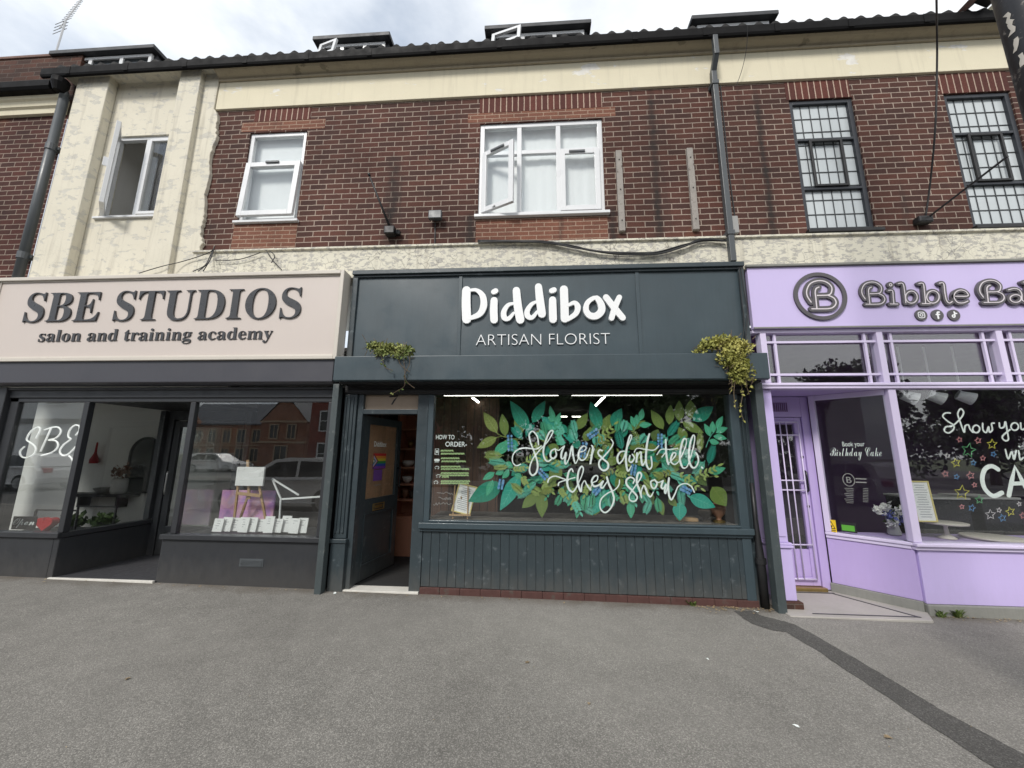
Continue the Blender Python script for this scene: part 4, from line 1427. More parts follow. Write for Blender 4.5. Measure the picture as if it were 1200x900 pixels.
m = MB()
frame_rect(m, 2.905, 3.495, 0.035, 2.115, 0.62, 0.665, 0.09, 0.10)
m.box(2.995, 3.405, 0.63, 0.66, 0.135, 0.46)
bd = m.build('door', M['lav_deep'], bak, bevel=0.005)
MB().box(2.995, 3.405, 0.638, 0.644, 0.46, 2.025).build('pane', M['glass'], bd)
m = MB()
gy = 0.585
def hbar(z, x0=2.90, x1=3.43, r=0.009): m.tube([(x0, gy, z), (x1, gy, z)], r, 6)
def vbar(x, z0=0.12, z1=2.05, r=0.008): m.tube([(x, gy - 0.004, z0), (x, gy - 0.004, z1)], r, 6)
for z in (0.12, 0.52, 1.18, 1.30, 1.88, 2.05): hbar(z)
for x in (2.90, 3.12, 3.20, 3.28, 3.43): vbar(x)
def spiral(cx, cz, r0, turns, sgn, start):
    return [(cx + sgn * r0 * (1 - 0.7 * t / 24) * math.cos(start + turns * 2 * math.pi * t / 24), gy - 0.008, cz + r0 * (1 - 0.7 * t / 24) * math.sin(start + turns * 2 * math.pi * t / 24)) for t in range(25)]
for zc in (0.68, 1.52):
    m.tube(spiral(3.02, zc + 0.20, 0.07, 1.2, 1, -0.6), 0.006, 6)
    m.tube(spiral(3.02, zc - 0.06, 0.05, 1.2, -1, 2.5), 0.006, 6)
    m.tube([(3.07, gy - 0.008, zc + 0.17), (2.98, gy - 0.008, zc - 0.03)], 0.006, 6)
m.build('security_grille', M['lav_trim'], bd, smooth_=True)
m = MB()
m.tube([(3.455, 0.60, 1.16), (3.455, 0.575, 1.18), (3.455, 0.575, 1.40), (3.455, 0.60, 1.42)], 0.013)
m.build('handle', M['black_gloss'], bd, smooth_=True)
m = MB()
for z in (1.60, 0.98):
    m.tube([(3.455, 0.625, z), (3.455, 0.61, z)], 0.017, 12)
m.build('lock', M['black_gloss'], bd)
# interior
m = MB()
m.box(2.62, 9.0, 4.0, 4.1, 0, 3.2)
m.box(2.64, 2.70, 0.72, 4.0, 0, 3.2)
m.box(8.9, 9.0, 0.15, 4.0, 0, 3.2)
m.build('interior_wall', M['plum'], bak)
MB().box(2.64, 9.0, 0.72, 4.0, -0.1, 0.02).build('interior_floor', M['dark_floor'], bak)
MB().box(2.64, 9.0, 0.11, 4.0, 3.13, 3.2).build('interior_ceiling', M['plum'], bak)
m = MB().hprism([(3.70, 0.72), (4.16, 0.16), (8.9, 0.16), (8.9, 0.72)], 0.61, 0.66)
m.build('display_shelf', M['lav_deep'], bak)
MB().box(2.9, 3.55, 1.9, 1.95, 0.0, 1.6).build('counter_panel', paint('rosy_panel', (0.10, 0.05, 0.055), 0.6, 0.1, 3, 0), bak)
# bakery sign
bs = thing('bakery_sign', 'pale lavender fascia sign with grey inline lettering and circled letter emblem', 'shop sign', (5, -0.05, 3.13))
MB().box(2.64, 9.0, -0.06, 0.0, 3.13, 3.93).build('sign_board', M['lav_board'], bs, bevel=0.004)
m = MB()
m.box(2.62, 9.0, -0.09, 0.0, 3.932, 3.962)
m.box(2.64, 9.0, -0.075, -0.061, 3.128, 3.15)
m.build('sign_frame', M['concrete'], bs, bevel=0.004)
YB = -0.0605
z5 = lambda p: Z(920, 310, 8.571, p)
z6 = lambda p: Z(1060, 310, 8.571, p)
PXM = 85.0
def inline(paths, mapper, wd, wi, y=YB):
    d, q = MB(), MB()
    for k, (p, cl) in enumerate(paths):
        pts = [(a[0], a[1]) for a in smooth(on(mapper(p), y), 7, cl)]
        d.stroke(pts, wd / 8.571 / PXM, y, 0.022 + 0.0008 * k, cl)
        q.stroke(pts, wi / 8.571 / PXM, y - 0.0232 - 0.0008 * k, 0.001 + 0.0002 * k, cl)
    return d, q
Bp = [([(248, 385), (210, 325), (205, 265), (240, 200), (310, 172), (385, 178), (445, 220), (455, 270), (425, 312), (310, 318)], False),
      ([(420, 318), (475, 345), (497, 390), (475, 430), (420, 450), (255, 452)], False),
      ([(325, 235), (298, 250), (288, 285), (293, 340), (305, 450)], False)]
def moveB(ox, oy, sx, sy): return [([(ox + (p[0] - 185) * sx, oy + (p[1] - 155) * sy) for p in a], c) for a, c in Bp]
c0, cx_, cz_ = at(960.3, 347.9, YB), at(990.8, 349, YB), at(960, 319.5, YB)
rx = (at(991, 349, YB).x - at(930, 349, YB).x) / 2
rz = (at(960, 319.5, YB).z - at(962, 376, YB).z) / 2
ccx, ccz = (at(991, 349, YB).x + at(930, 349, YB).x) / 2, (at(960, 319.5, YB).z + at(962, 376, YB).z) / 2
rr_ = (rx + rz) / 2
ring = [(ccx + (rr_ - 0.023) * math.cos(a * math.pi / 24), ccz + (rr_ - 0.023) * math.sin(a * math.pi / 24)) for a in range(48)]
em, q = inline(Bp, z5, 52, 10)
em.stroke(ring, 0.046, YB, 0.022, True)
e = em.build('emblem', M['sign_grey'], bs)
q.build('letter_inline', M['inline'], e)
circ = lambda x, y, rx, ry, n=14: [(x + rx * math.cos(2 * math.pi * i / n), y + ry * math.sin(2 * math.pi * i / n)) for i in range(n)]
letters = []
S5 = lambda p: [((920 + a / 8.571 - 1060) * 8.571, b) for a, b in p]   # into the second tracing frame
B1 = [(S5(p), c) for p, c in moveB(740, 172, 0.78, 0.79)]
B2 = moveB(705, 160, 0.83, 0.785)
letters += B1
letters += [(S5(circ(1040, 213, 12, 12, 8)), True), (S5([(1018, 270), (1058, 274), (1066, 340), (1072, 400)]), False), (S5([(1035, 405), (1110, 406)]), False)]
letters += [([(-85, 202), (-38, 205), (-20, 300), (-10, 395)], False), (circ(45, 338, 58, 60), True)]
letters += [([(118, 203), (162, 206), (176, 300), (186, 398)], False), (circ(258, 336, 62, 62), True), ([(150, 404), (230, 404)], False)]
letters += [([(320, 200), (362, 204), (376, 300), (392, 370), (420, 398), (450, 382)], False)]
letters += [([(465, 330), (600, 328), (585, 285), (530, 268), (480, 292), (468, 345), (502, 392), (560, 396), (605, 378)], False)]
letters += B2
letters += [([(1005, 268), (1060, 255), (1110, 268), (1136, 310), (1142, 372), (1185, 388)], False), (circ(1075, 355, 55, 38), True)]
letters += [([(1150, 192), (1195, 195), (1210, 290), (1222, 395)], False), ([(1300, 262), (1225, 325), (1310, 395)], False)]
d, q = inline(letters, z6, 38, 7.5)
lo = d.build('inline_letters', M['sign_grey'], bs)
q.build('letter_inline', M['inline'], lo)
for k, xc in enumerate((157, 320, 485)):
    px, py = z6([(xc, 511)])[0]
    c = at(px, py, YB)
    r = 0.068
    P = lambda u, v: (c.x + u * r, c.z + v * r)
    ic = MB().prism([P(math.cos(a * math.pi / 12), math.sin(a * math.pi / 12)) for a in range(24)], YB - 0.015, YB).build('social_icon', M['sign_grey'], bs)
    w = MB()
    yy = YB - 0.0155
    if k == 0:
        w.stroke([(p.x, p.y) for p in smooth([P(-.5, -.2), P(-.5, .3), P(-.3, .5), P(.3, .5), P(.5, .3), P(.5, -.3), P(.3, -.5), P(-.3, -.5), P(-.5, -.3)], 3, True)], 0.009, yy, 0.001, True)
        w.stroke([P(.24 * math.cos(a * math.pi / 8), .24 * math.sin(a * math.pi / 8)) for a in range(16)], 0.009, yy, 0.001, True)
        w.stroke([P(.30, .31), P(.32, .31)], 0.008, yy, 0.002)
    elif k == 1:
        w.stroke([(p.x, p.y) for p in smooth([P(.28, .52), P(.1, .5), P(.0, .3), P(.0, -.6)], 5)], 0.020, yy, 0.001)
        w.stroke([P(-.25, .08), P(.28, .08)], 0.016, yy, 0.002)
    else:
        w.stroke([(p.x, p.y) for p in smooth([P(.08, .58), P(.08, -.2), P(-.1, -.42), P(-.33, -.3), P(-.28, -.05), P(-.1, 0)], 5)], 0.015, yy, 0.001)
        w.stroke([(p.x, p.y) for p in smooth([P(.08, .5), P(.2, .32), P(.42, .25)], 5)], 0.015, yy, 0.002)
    w.build('icon_mark', M['white'], ic)

# ------------------------------------------------------------------ painted window of the florist
class Mural:
    def __init__(self):
        self.mb = {}
        self.y = 0.0900
    def layer(self):
        self.y -= 0.000035
        return self.y
    def get(self, c):
        return self.mb.setdefault(c, MB())
    def leaf(self, b, t, w, c, vein='auto', bend=0.0):
        b, t = on([b], 0.04)[0], on([t], 0.04)[0]
        B_, T_ = Vector(b), Vector(t)
        d = T_ - B_
        L = d.length
        if L < 1e-5: return
        d.normalize()
        p = Vector((-d.y, d.x))
        w = w / 88.0
        n = 9
        l, r, mid = [], [], []
        for i in range(n + 1):
            u = i / n
            s = (math.sin(math.pi * u ** 0.85)) ** 0.9 * (1 - 0.12 * u)
            c_ = B_ + d * (L * u) + p * (bend * L * math.sin(math.pi * u))
            l.append(c_ + p * (w / 2 * s))
            r.append(c_ - p * (w / 2 * s))
            mid.append(c_)
        y = self.layer()
        poly = l + r[-2:0:-1]
        self.get(c).add([(q.x, y, q.y) for q in poly], [tuple(range(len(poly)))])
        if vein:
            vc = {'olive': 'olive2', 'olive2': 'lime', 'teal': 'teal2', 'teal2': 'seafoam', 'mint': 'seafoam', 'moss': 'olive', 'seafoam': 'mint', 'lime': 'olive2', 'bronze': 'olive'}.get(c, 'olive2')
            y = self.layer()
            self.get(vc).stroke([(q.x, q.y) for q in mid[:-1]], [0.006, 0.002], y)
            if w > 0.07:
                for i in range(2, n - 1):
                    for sd_ in (l, r):
                        e = mid[i].lerp(sd_[min(i + 1, n)], 0.8)
                        self.get(vc).stroke([(mid[i].x, mid[i].y), (e.x, e.y)], [0.003, 0.0015], y - 0.00002)
    def stem(self, pts, c, w=0.006):
        q = smooth(on(pts, 0.04), 5)
        self.get(c).stroke([(a.x, a.y) for a in q], [w, w * 0.6], self.layer())
        return q
    def sprig(self, b, t, n, ll, lw, c, sc='moss', tipleaf=True, ang=0.8, bend=0.1):
        """stem with paired leaves, photo units"""
        bx, by = b
        dx, dy = t[0] - bx, t[1] - by
        L = math.hypot(dx, dy)
        ux, uy = dx / L, dy / L
        px, py = -uy, ux
        P = [(bx + dx * u + px * bend * L * math.sin(math.pi * u), by + dy * u + py * bend * L * math.sin(math.pi * u)) for u in [i / 8 for i in range(9)]]
        self.stem(P, sc)
        for i in range(n):
            u = 0.2 + 0.75 * i / n
            q = (bx + dx * u + px * bend * L * math.sin(math.pi * u), by + dy * u + py * bend * L * math.sin(math.pi * u))
            for s in (-1, 1):
                a = ang + random.uniform(-0.15, 0.15)
                ex = q[0] + (ux * math.cos(a) + px * s * math.sin(a)) * ll * (1 - 0.25 * u)
                ey = q[1] + (uy * math.cos(a) + py * s * math.sin(a)) * ll * (1 - 0.25 * u)
                self.leaf(q, (ex, ey), lw, c, None)
        if tipleaf:
            self.leaf(P[-1], (P[-1][0] + ux * ll, P[-1][1] + uy * ll), lw, c, None)
    def fern(self, b, t, n, ll, c):
        bx, by = b
        dx, dy = t[0] - bx, t[1] - by
        L = math.hypot(dx, dy)
        ux, uy = dx / L, dy / L
        px, py = -uy, ux
        self.stem([b, ((bx + t[0]) / 2 + px * 1.5, (by + t[1]) / 2 + py * 1.5), t], c, 0.007)
        y = self.layer()
        for i in range(n):
            u = 0.1 + 0.88 * i / n
            q = (bx + dx * u, by + dy * u)
            for s in (-1, 1):
                l_ = ll * (0.55 + 0.45 * math.sin(math.pi * min(u + 0.15, 1)))
                e = (q[0] + (ux * 0.75 + px * s * 0.66) * l_, q[1] + (uy * 0.75 + py * s * 0.66) * l_)
                a2, e2 = on([q, e], 0.04)
                self.get(c).stroke([a2, e2], [0.0135, 0.005], y)
    def berries(self, b, t, n, r, c, c2):
        dx, dy = t[0] - b[0], t[1] - b[1]
        L = math.hypot(dx, dy)
        px, py = -dy / L, dx / L
        self.stem([b, t], 'navy', 0.006)
        for i in range(n):
            u = i / n
            for s in (-1, 1):
                q = on([(b[0] + dx * u + px * s * r * 1.5, b[1] + dy * u + py * s * r * 1.5)], 0.04)[0]
                rr = r / 88.0 * random.uniform(0.75, 1.1)
                self.get(c if (i + s) % 3 else c2).add([(q[0] + rr * math.cos(k * math.pi / 5), self.y, q[1] + rr * 1.25 * math.sin(k * math.pi / 5)) for k in range(10)], [tuple(range(10))])
                self.layer()

random.seed(21)
mu = Mural()
def zl(ox, oy, items, s=10.0):
    for b, t, w, c in items:
        mu.leaf((ox + b[0] / s, oy + b[1] / s), (ox + t[0] / s, oy + t[1] / s), w / s, c)
def rnd_in(cx, cy, rx, ry):
    a, r = random.uniform(0, 2 * math.pi), math.sqrt(random.random())
    return cx + rx * r * math.cos(a), cy + ry * r * math.sin(a), a
# dense back layer
for i in range(62):
    x, y, a = rnd_in(702, 543, 118, 46)
    L = random.uniform(13, 24)
    a = math.atan2(y - 543, (x - 702) * 0.6) + random.uniform(-0.8, 0.8)
    mu.leaf((x, y), (x + L * math.cos(a), y + L * math.sin(a)), random.uniform(8, 13), random.choice(['moss', 'olive', 'teal', 'teal', 'olive', 'teal2']))
# the big leaves round the rim
for b, t, w in (((582, 506.5), (566, 482.5), 13), ((592, 511), (588, 484), 11), ((581.5, 512.5), (558, 525), 11), ((610, 510), (606, 479), 12)):
    mu.leaf(b, t, w, 'olive2' if b[0] < 590 else 'olive')
mu.stem([(580, 506), (591, 512), (612, 515)], 'olive2', 0.010)
mu.stem([(580, 513), (588, 511), (596, 512)], 'olive2', 0.009)
zl(545, 460, [((745, 440), (525, 90), 155, 'teal'), ((790, 350), (940, 90), 125, 'teal'), ((340, 720), (540, 560), 120, 'mint')])
zl(545, 530, [((430, 370), (30, 585), 205, 'teal'), ((640, 260), (405, 690), 165, 'teal2'), ((840, 500), (665, 660), 120, 'olive'), ((900, 470), (900, 775), 135, 'olive'),
              ((340, 240), (200, 325), 75, 'mint'), ((470, 120), (560, 190), 80, 'mint'), ((320, 330), (245, 520), 80, 'mint'), ((1010, 330), (1130, 150), 150, 'olive')])
zl(655, 460, [((210, 430), (345, 235), 110, 'olive'), ((490, 420), (375, 100), 140, 'teal'), ((630, 390), (745, 180), 130, 'teal'), ((290, 560), (420, 420), 110, 'olive'), ((530, 560), (640, 760), 120, 'olive')])
zl(655, 530, [((600, 440), (385, 745), 140, 'teal2'), ((850, 575), (855, 785), 90, 'mint'), ((985, 480), (990, 605), 62, 'mint'), ((750, 480), (920, 640), 80, 'mint'), ((160, 520), (105, 640), 62, 'mint'), ((220, 560), (150, 690), 66, 'mint'), ((240, 600), (210, 785), 66, 'mint'), ((270, 560), (345, 680), 80, 'mint'), ((730, 260), (700, 480), 100, 'olive')])
zl(755, 460, [((235, 425), (92, 200), 118, 'olive'), ((305, 370), (325, 135), 98, 'olive'), ((425, 330), (425, 85), 112, 'olive'), ((560, 300), (560, 80), 130, 'olive'), ((585, 325), (830, 160), 150, 'teal'),
              ((465, 352), (715, 470), 105, 'olive'), ((500, 560), (420, 400), 110, 'olive'), ((300, 620), (380, 560), 80, 'bronze')])
mu.stem(Z(755, 460, 10, [(400, 360), (480, 340), (570, 300)]), 'olive2', 0.009)
zl(755, 530, [((815, 410), (985, 640), 185, 'olive'), ((545, 520), (855, 650), 150, 'teal2'), ((430, 590), (430, 810), 150, 'teal2'), ((165, 545), (238, 750), 95, 'olive'), ((300, 540), (400, 640), 80, 'olive'), ((770, 240), (975, 185), 90, 'mint')])
# toothed mint sprigs
for st, lv in (([(649, 508), (650, 493), (644, 480)], [((650, 493), (644.5, 475)), ((650, 493), (642, 488)), ((650, 497), (657, 483)), ((650, 503), (659, 494)), ((649, 506), (641, 496)), ((650, 508), (660, 505)), ((651, 515), (664, 519))]),
               ([(743, 506), (747, 499), (752, 490)], [((752, 492), (754, 478)), ((748, 497), (747, 485)), ((745, 500), (740, 487)), ((742, 504), (731, 491)), ((750, 498), (765, 497))]),
               ([(829, 524), (834, 512), (840, 504)], [((834, 511), (827, 496)), ((838, 507), (837, 493)), ((842, 503), (849, 487)), ((841, 507), (855, 501)), ((838, 511), (854, 514)), ((833, 516), (845, 519))]),
               ([(588, 551), (598, 551), (607, 556)], [((590, 551), (580, 556)), ((596, 551), (588, 561)), ((602, 553), (610, 545)), ((603, 556), (612, 561))])):
    mu.stem(st, 'seafoam', 0.007)
    for b, t in lv:
        mu.leaf(b, t, 6.8, 'mint', bend=random.uniform(-.06, .06))
# ferns
for b, t in (((612, 515), (602, 500)), ((616, 512), (624, 497)), ((668, 520), (671, 497)), ((690, 512), (706, 494)), ((640, 512), (636, 494)), ((730, 528), (724, 503)), ((735, 520), (758, 512)), ((758, 530), (742, 503)),
             ((783, 512), (796, 494)), ((822, 530), (822, 507)), ((832, 545), (838, 522)), ((780, 548), (764, 560)), ((776, 540), (790, 556)), ((764, 585), (757, 602)), ((771, 582), (774, 600)), ((798, 570), (801, 592)),
             ((618, 570), (632, 578)), ((625, 572), (606, 582)), ((594, 543), (573, 540)), ((590, 534), (568, 533)), ((598, 566), (612, 578)), ((680, 592), (696, 602)), ((706, 540), (715, 556)), ((752, 548), (768, 534)),
             ((828, 540), (815, 556)), ((660, 555), (676, 560)), ((640, 545), (655, 552))):
    mu.fern(b, t, 9, random.uniform(6, 8.5), random.choice(['seafoam', 'seafoam', 'mint', 'teal2', 'lime']))
for i in range(26):
    x, y, a = rnd_in(702, 546, 114, 40)
    a += random.uniform(-.6, .6)
    L = random.uniform(12, 18)
    mu.sprig((x, y), (x + L * math.cos(a), y + L * math.sin(a)), 4, random.uniform(5, 7), 2.6, random.choice(['lime', 'seafoam', 'mint', 'seafoam', 'teal2']), 'olive')
for i in range(44):
    x, y, a = rnd_in(702, 545, 112, 40)
    L = random.uniform(12, 19)
    mu.fern((x, y), (x + L * math.cos(a), y + L * math.sin(a)), 9, random.uniform(5, 7.5), random.choice(['seafoam', 'seafoam', 'mint', 'lime']))
# small leaved sprigs
for b, t, c in (((612, 543), (632, 527), 'lime'), ((662, 548), (634, 538), 'lime'), ((695, 512), (720, 497), 'lime'), ((697, 520), (716, 508), 'olive2'), ((718, 552), (736, 556), 'lime'), ((722, 548), (706, 562), 'olive2'),
                ((788, 552), (838, 558), 'lime'), ((800, 556), (822, 572), 'lime'), ((815, 556), (842, 546), 'lime'), ((792, 552), (770, 562), 'olive2'), ((634, 566), (646, 576), 'lime'), ((612, 556), (618, 568), 'lime'),
                ((655, 570), (664, 582), 'lime'), ((632, 578), (648, 570), 'olive2'), ((598, 548), (616, 548), 'lime'), ((735, 545), (726, 530), 'olive2'), ((680, 540), (694, 526), 'olive2'), ((744, 560), (733, 576), 'mint'), ((672, 585), (680, 600), 'seafoam')):
    mu.sprig(b, t, 4, random.uniform(5.5, 8), 2.5, c, 'olive2')
# blue berries
for b, t in (((598, 527), (597, 507)), ((683, 535), (686, 516)), ((640, 560), (630, 549)), ((586, 572), (588, 561)), ((774, 524), (774, 506)), ((742, 556), (744, 543)), ((697, 578), (704, 570)), ((800, 572), (812, 578)), ((700, 505), (688, 513))):
    mu.berries(b, t, 5, 1.35, 'berry2', 'berry')
# lettering
za = lambda p: Z(590, 490, 7.5, p)
zc = lambda p: Z(700, 490, 7.5, p)
script_strokes = [
    (za, [(150, 405), (112, 418), (80, 385), (85, 320), (130, 275), (200, 262), (285, 272), (332, 245)], [12, 14, 14]),
    (za, [(308, 232), (298, 165), (258, 115), (226, 145), (238, 215), (275, 310), (300, 400), (290, 475), (252, 502), (228, 455), (252, 370), (310, 290), (385, 210), (432, 130), (428, 108), (400, 130), (365, 220), (350, 300), (365, 360), (395, 380), (432, 350)], [16, 16, 16, 20, 20, 14, 12, 16, 20, 18, 14]),
    (za, [(455, 268), (420, 290), (414, 335), (438, 355), (465, 325), (457, 275), (485, 283), (522, 252)], [14, 20, 20, 12, 10]),
    (za, [(535, 245), (512, 300), (508, 345), (525, 355), (550, 300), (540, 375), (550, 402), (578, 350), (603, 245), (612, 320), (632, 398), (660, 350)], [16, 22, 20, 10, 22, 20, 10, 18, 22, 14, 8]),
    (za, [(660, 300), (705, 290), (728, 262), (705, 245), (670, 280), (660, 340), (690, 370), (728, 345), (760, 262)], [10, 12, 12, 20, 22, 14, 8]),
    (za, [(775, 240), (786, 260), (776, 330), (764, 405), (778, 340), (800, 270)], [14, 20, 22, 20, 8, 8]),
    (zc, [(42, 285), (20, 280), (8, 310), (40, 350), (92, 395), (92, 440), (55, 460), (20, 430), (18, 380), (60, 335), (115, 270), (140, 220), (122, 185)], [16, 18, 20, 20, 18, 14, 12]),
    (zc, [(240, 290), (200, 300), (176, 350), (192, 398), (228, 360), (252, 290), (285, 210), (303, 160), (288, 153), (266, 230), (252, 330), (257, 420), (272, 465), (300, 420)], [12, 20, 22, 14, 10, 12, 14, 20, 22, 20, 8]),
    (zc, [(288, 330), (280, 372), (302, 388), (326, 350), (308, 318)], [16, 18, 14]),
    (zc, [(350, 308), (344, 392), (356, 330), (384, 296), (386, 350), (398, 415), (425, 370)], [20, 20, 10, 14, 22, 20, 8]),
    (zc, [(458, 140), (442, 200), (430, 300), (430, 395), (455, 448), (480, 420), (474, 340)], [18, 22, 22, 20, 14, 16]),
    (zc, [(325, 300), (352, 265), (430, 276), (500, 280), (540, 242)], [10, 12, 12]),
    (zc, [(602, 190), (604, 280), (614, 365), (626, 405)], [18, 22, 20]),
    (zc, [(525, 322), (562, 275), (640, 275), (706, 265)], [10, 12, 10]), (zc, [(568, 342), (602, 298)], [12, 10]),
    (zc, [(626, 400), (680, 340), (690, 308), (664, 310), (645, 370), (672, 405), (712, 385), (760, 290), (783, 220), (778, 183), (756, 190), (733, 270), (726, 360), (750, 432), (785, 430), (812, 370), (848, 240), (856, 165), (840, 155), (815, 230), (805, 350), (828, 425), (862, 432), (888, 385), (884, 335), (868, 305)], [8, 14, 14, 20, 14, 10, 12, 12, 20, 22, 22, 12, 10, 12, 14, 20, 22, 20, 14, 18, 20]),
    (zc, [(918, 432), (926, 438)], [18, 18]),
    (za, [(390, 562), (405, 528), (455, 510), (520, 530), (570, 548)], [16, 14, 12]), (za, [(482, 590), (492, 565), (550, 545), (628, 522)], [16, 12, 12]),
    (za, [(612, 470), (598, 445), (572, 478), (560, 560), (574, 622), (610, 648), (645, 600), (690, 500), (702, 445), (685, 425), (660, 470), (652, 560), (680, 645), (690, 585), (714, 550), (732, 585), (765, 630)], [14, 16, 22, 22, 16, 10, 14, 18, 22, 22, 10, 14, 22]),
    (za, [(765, 630), (782, 572), (820, 550), (828, 510), (800, 510), (775, 555), (795, 598), (838, 588), (870, 555)], [8, 12, 14, 20, 20, 12]),
    (zc, [(50, 555), (30, 600), (48, 612), (85, 560)], [20, 20, 10]),
    (zc, [(84, 520), (102, 580), (132, 650), (146, 720), (115, 795), (66, 830), (26, 790), (32, 715), (90, 660), (150, 632), (188, 590), (195, 545)], [20, 22, 20, 16, 16, 14, 12, 12, 12]),
    (zc, [(315, 572), (325, 538), (290, 520), (256, 545), (262, 590), (310, 640), (350, 690), (332, 728), (290, 724), (280, 682), (312, 628), (360, 560), (387, 510), (378, 480), (356, 490), (346, 560), (372, 640), (390, 702), (386, 645), (408, 592), (426, 620), (442, 668), (468, 690), (492, 650)], [14, 16, 20, 22, 18, 14, 12, 12, 14, 20, 22, 22, 10, 14, 22, 20, 10]),
    (zc, [(492, 545), (470, 560), (480, 608), (506, 615), (524, 575), (500, 538), (535, 565), (578, 548)], [14, 18, 18, 12, 10]),
    (zc, [(578, 550), (562, 600), (578, 620), (604, 580), (592, 640), (600, 660), (618, 600)], [18, 20, 12, 18, 16, 10]),
    (zc, [(630, 528), (622, 600), (632, 685), (652, 716), (682, 665), (712, 600), (768, 575), (822, 596), (852, 650)], [20, 22, 18, 14, 12, 12, 14])]
m = MB()
for k, (mp_, pts, ws) in enumerate(script_strokes):
    q = smooth(on(mp_(pts), 0.04), 7)
    m.stroke([(a.x, a.y) for a in q], [w / 7.5 / 88.0 * 0.74 for w in ws], 0.0470 - 0.0003 * k, lift=0.0000018)
wp = m.build('painted_lettering', M['script_white'], flo)
for c, mb in mu.mb.items():
    mb.build('painted_leaves', M[c], wp)
# the order list painted on the left of the same pane
zo = lambda p: Z(500, 500, 8.183, p)
def rect_px(a, b, y):
    p, q = at(a[0], a[1], y), at(b[0], b[1], y)
    return (p.x, q.x, q.z, p.z)
ol = text('order_heading', 'HOW TO', M['chalk'], flo, rect_px((511, 509.5), (532.5, 515), 0.04), 0.04, 0, 0.012)
text('heading_line', 'ORDER-', M['chalk'], ol, rect_px((522, 517.5), (547, 523.5), 0.04), 0.04, 0, 0.012)
random.seed(8)
m, ic = MB(), MB()
rows = [(229, 138, 262), (258, 140, 358), (302, 142, 310), (331, 146, 370), (382, 140, 320), (405, 142, 402), (444, 140, 398), (465, 130, 398), (480, 150, 218), (521, 140, 410), (541, 140, 400)]
for zy, xa, xb in rows:
    x = xa
    while x < xb - 6:
        w = random.uniform(14, 34)
        e = min(x + w, xb)
        (a, b) = on(zo([(x, zy), (e, zy + 0.5)]), 0.04)
        pts = [(a[0] + (b[0] - a[0]) * i / 6, a[1] + (0.006 if i % 2 else -0.006)) for i in range(7)]
        m.stroke(pts, 0.0145, 0.041)
        x = e + 6
m.build('order_line', M['chalk_green'], ol)
for zx, zy in ((98, 240), (98, 320), (98, 390), (110, 470), (88, 530)):
    c = on(zo([(zx, zy)]), 0.04)[0]
    mm = MB()
    if zy < 300:
        frame = [(c[0] - .022, c[1] - .035), (c[0] + .022, c[1] - .035), (c[0] + .022, c[1] + .035), (c[0] - .022, c[1] + .035)]
        ic.stroke(frame, 0.008, 0.041, 0, True)
        ic.stroke([(c[0], c[1] - .01), (c[0] + .001, c[1] + .012)], 0.018, 0.0405)
    elif zy < 350:
        ic.stroke([(c[0] - .02, c[1]), (c[0] + .02, c[1])], 0.03, 0.041)
        ic.stroke([(c[0] - .026, c[1] - .024), (c[0] + .02, c[1] - .024)], 0.007, 0.0405)
    else:
        ic.stroke([(c[0] - .025, c[1]), (c[0] - .005, c[1] + .014), (c[0] + .02, c[1] + .01), (c[0] + .026, c[1] - .01)], 0.007, 0.041)
        ic.stroke([(c[0] - .018, c[1] - .016), (c[0] - .014, c[1] - .016)], 0.010, 0.0405)
        ic.stroke([(c[0] + .014, c[1] - .016), (c[0] + .018, c[1] - .016)], 0.010, 0.0405)
ic.build('order_icon', M['chalk'], ol)
sm = MB()
for zy, xa, xb in ((640, 100, 255), (690, 115, 240), (740, 65, 245)):
    x = xa
    k = 0
    pts = []
    while x < xb:
        pts.append((x, zy + random.uniform(-14, 14)))
        x += 9
    q = smooth(on(zo(pts), 0.04), 4)
    sm.stroke([(a.x, a.y) for a in q], 0.0055, 0.041)
sm.build('handwritten_note', M['tape'], ol)

# ------------------------------------------------------------------ lit tubes in the florist
def tube_light(a, b, lab):
    c = (Vector(a) + Vector(b)) / 2
    t = thing('strip_light', lab, 'strip light', c, 'lit strip lights in the florist window')
    MB().bar(a, b, 0.022, 0.018).build('tube', M['led'], t)
    MB().bar(Vector(a) + Vector((0, 0, .016)), Vector(b) + Vector((0, 0, .016)), 0.03, 0.012).build('batten', M['upvc'], t)
zt = 2.345
tube_light((-1.19, 0.10, zt), (0.27, 0.10, zt), 'long horizontal lit strip above the left of the painted window')
tube_light((0.44, 0.10, zt), (1.55, 0.10, zt), 'horizontal lit strip above the right of the painted window')
tube_light((-0.86, 0.30, zt), (-0.84, 1.30, zt), 'lit strip running back into the shop on the left')
tube_light((0.87, 0.20, zt), (0.90, 1.20, zt), 'lit strip running back into the shop on the right')
MB()
tube_light((0.52, 4.5, 2.5), (0.72, 4.5, 2.5), 'short distant lit strip deep in the florist, left of two')
tube_light((0.84, 4.5, 2.5), (1.04, 4.5, 2.5), 'short distant lit strip deep in the florist, right of two')

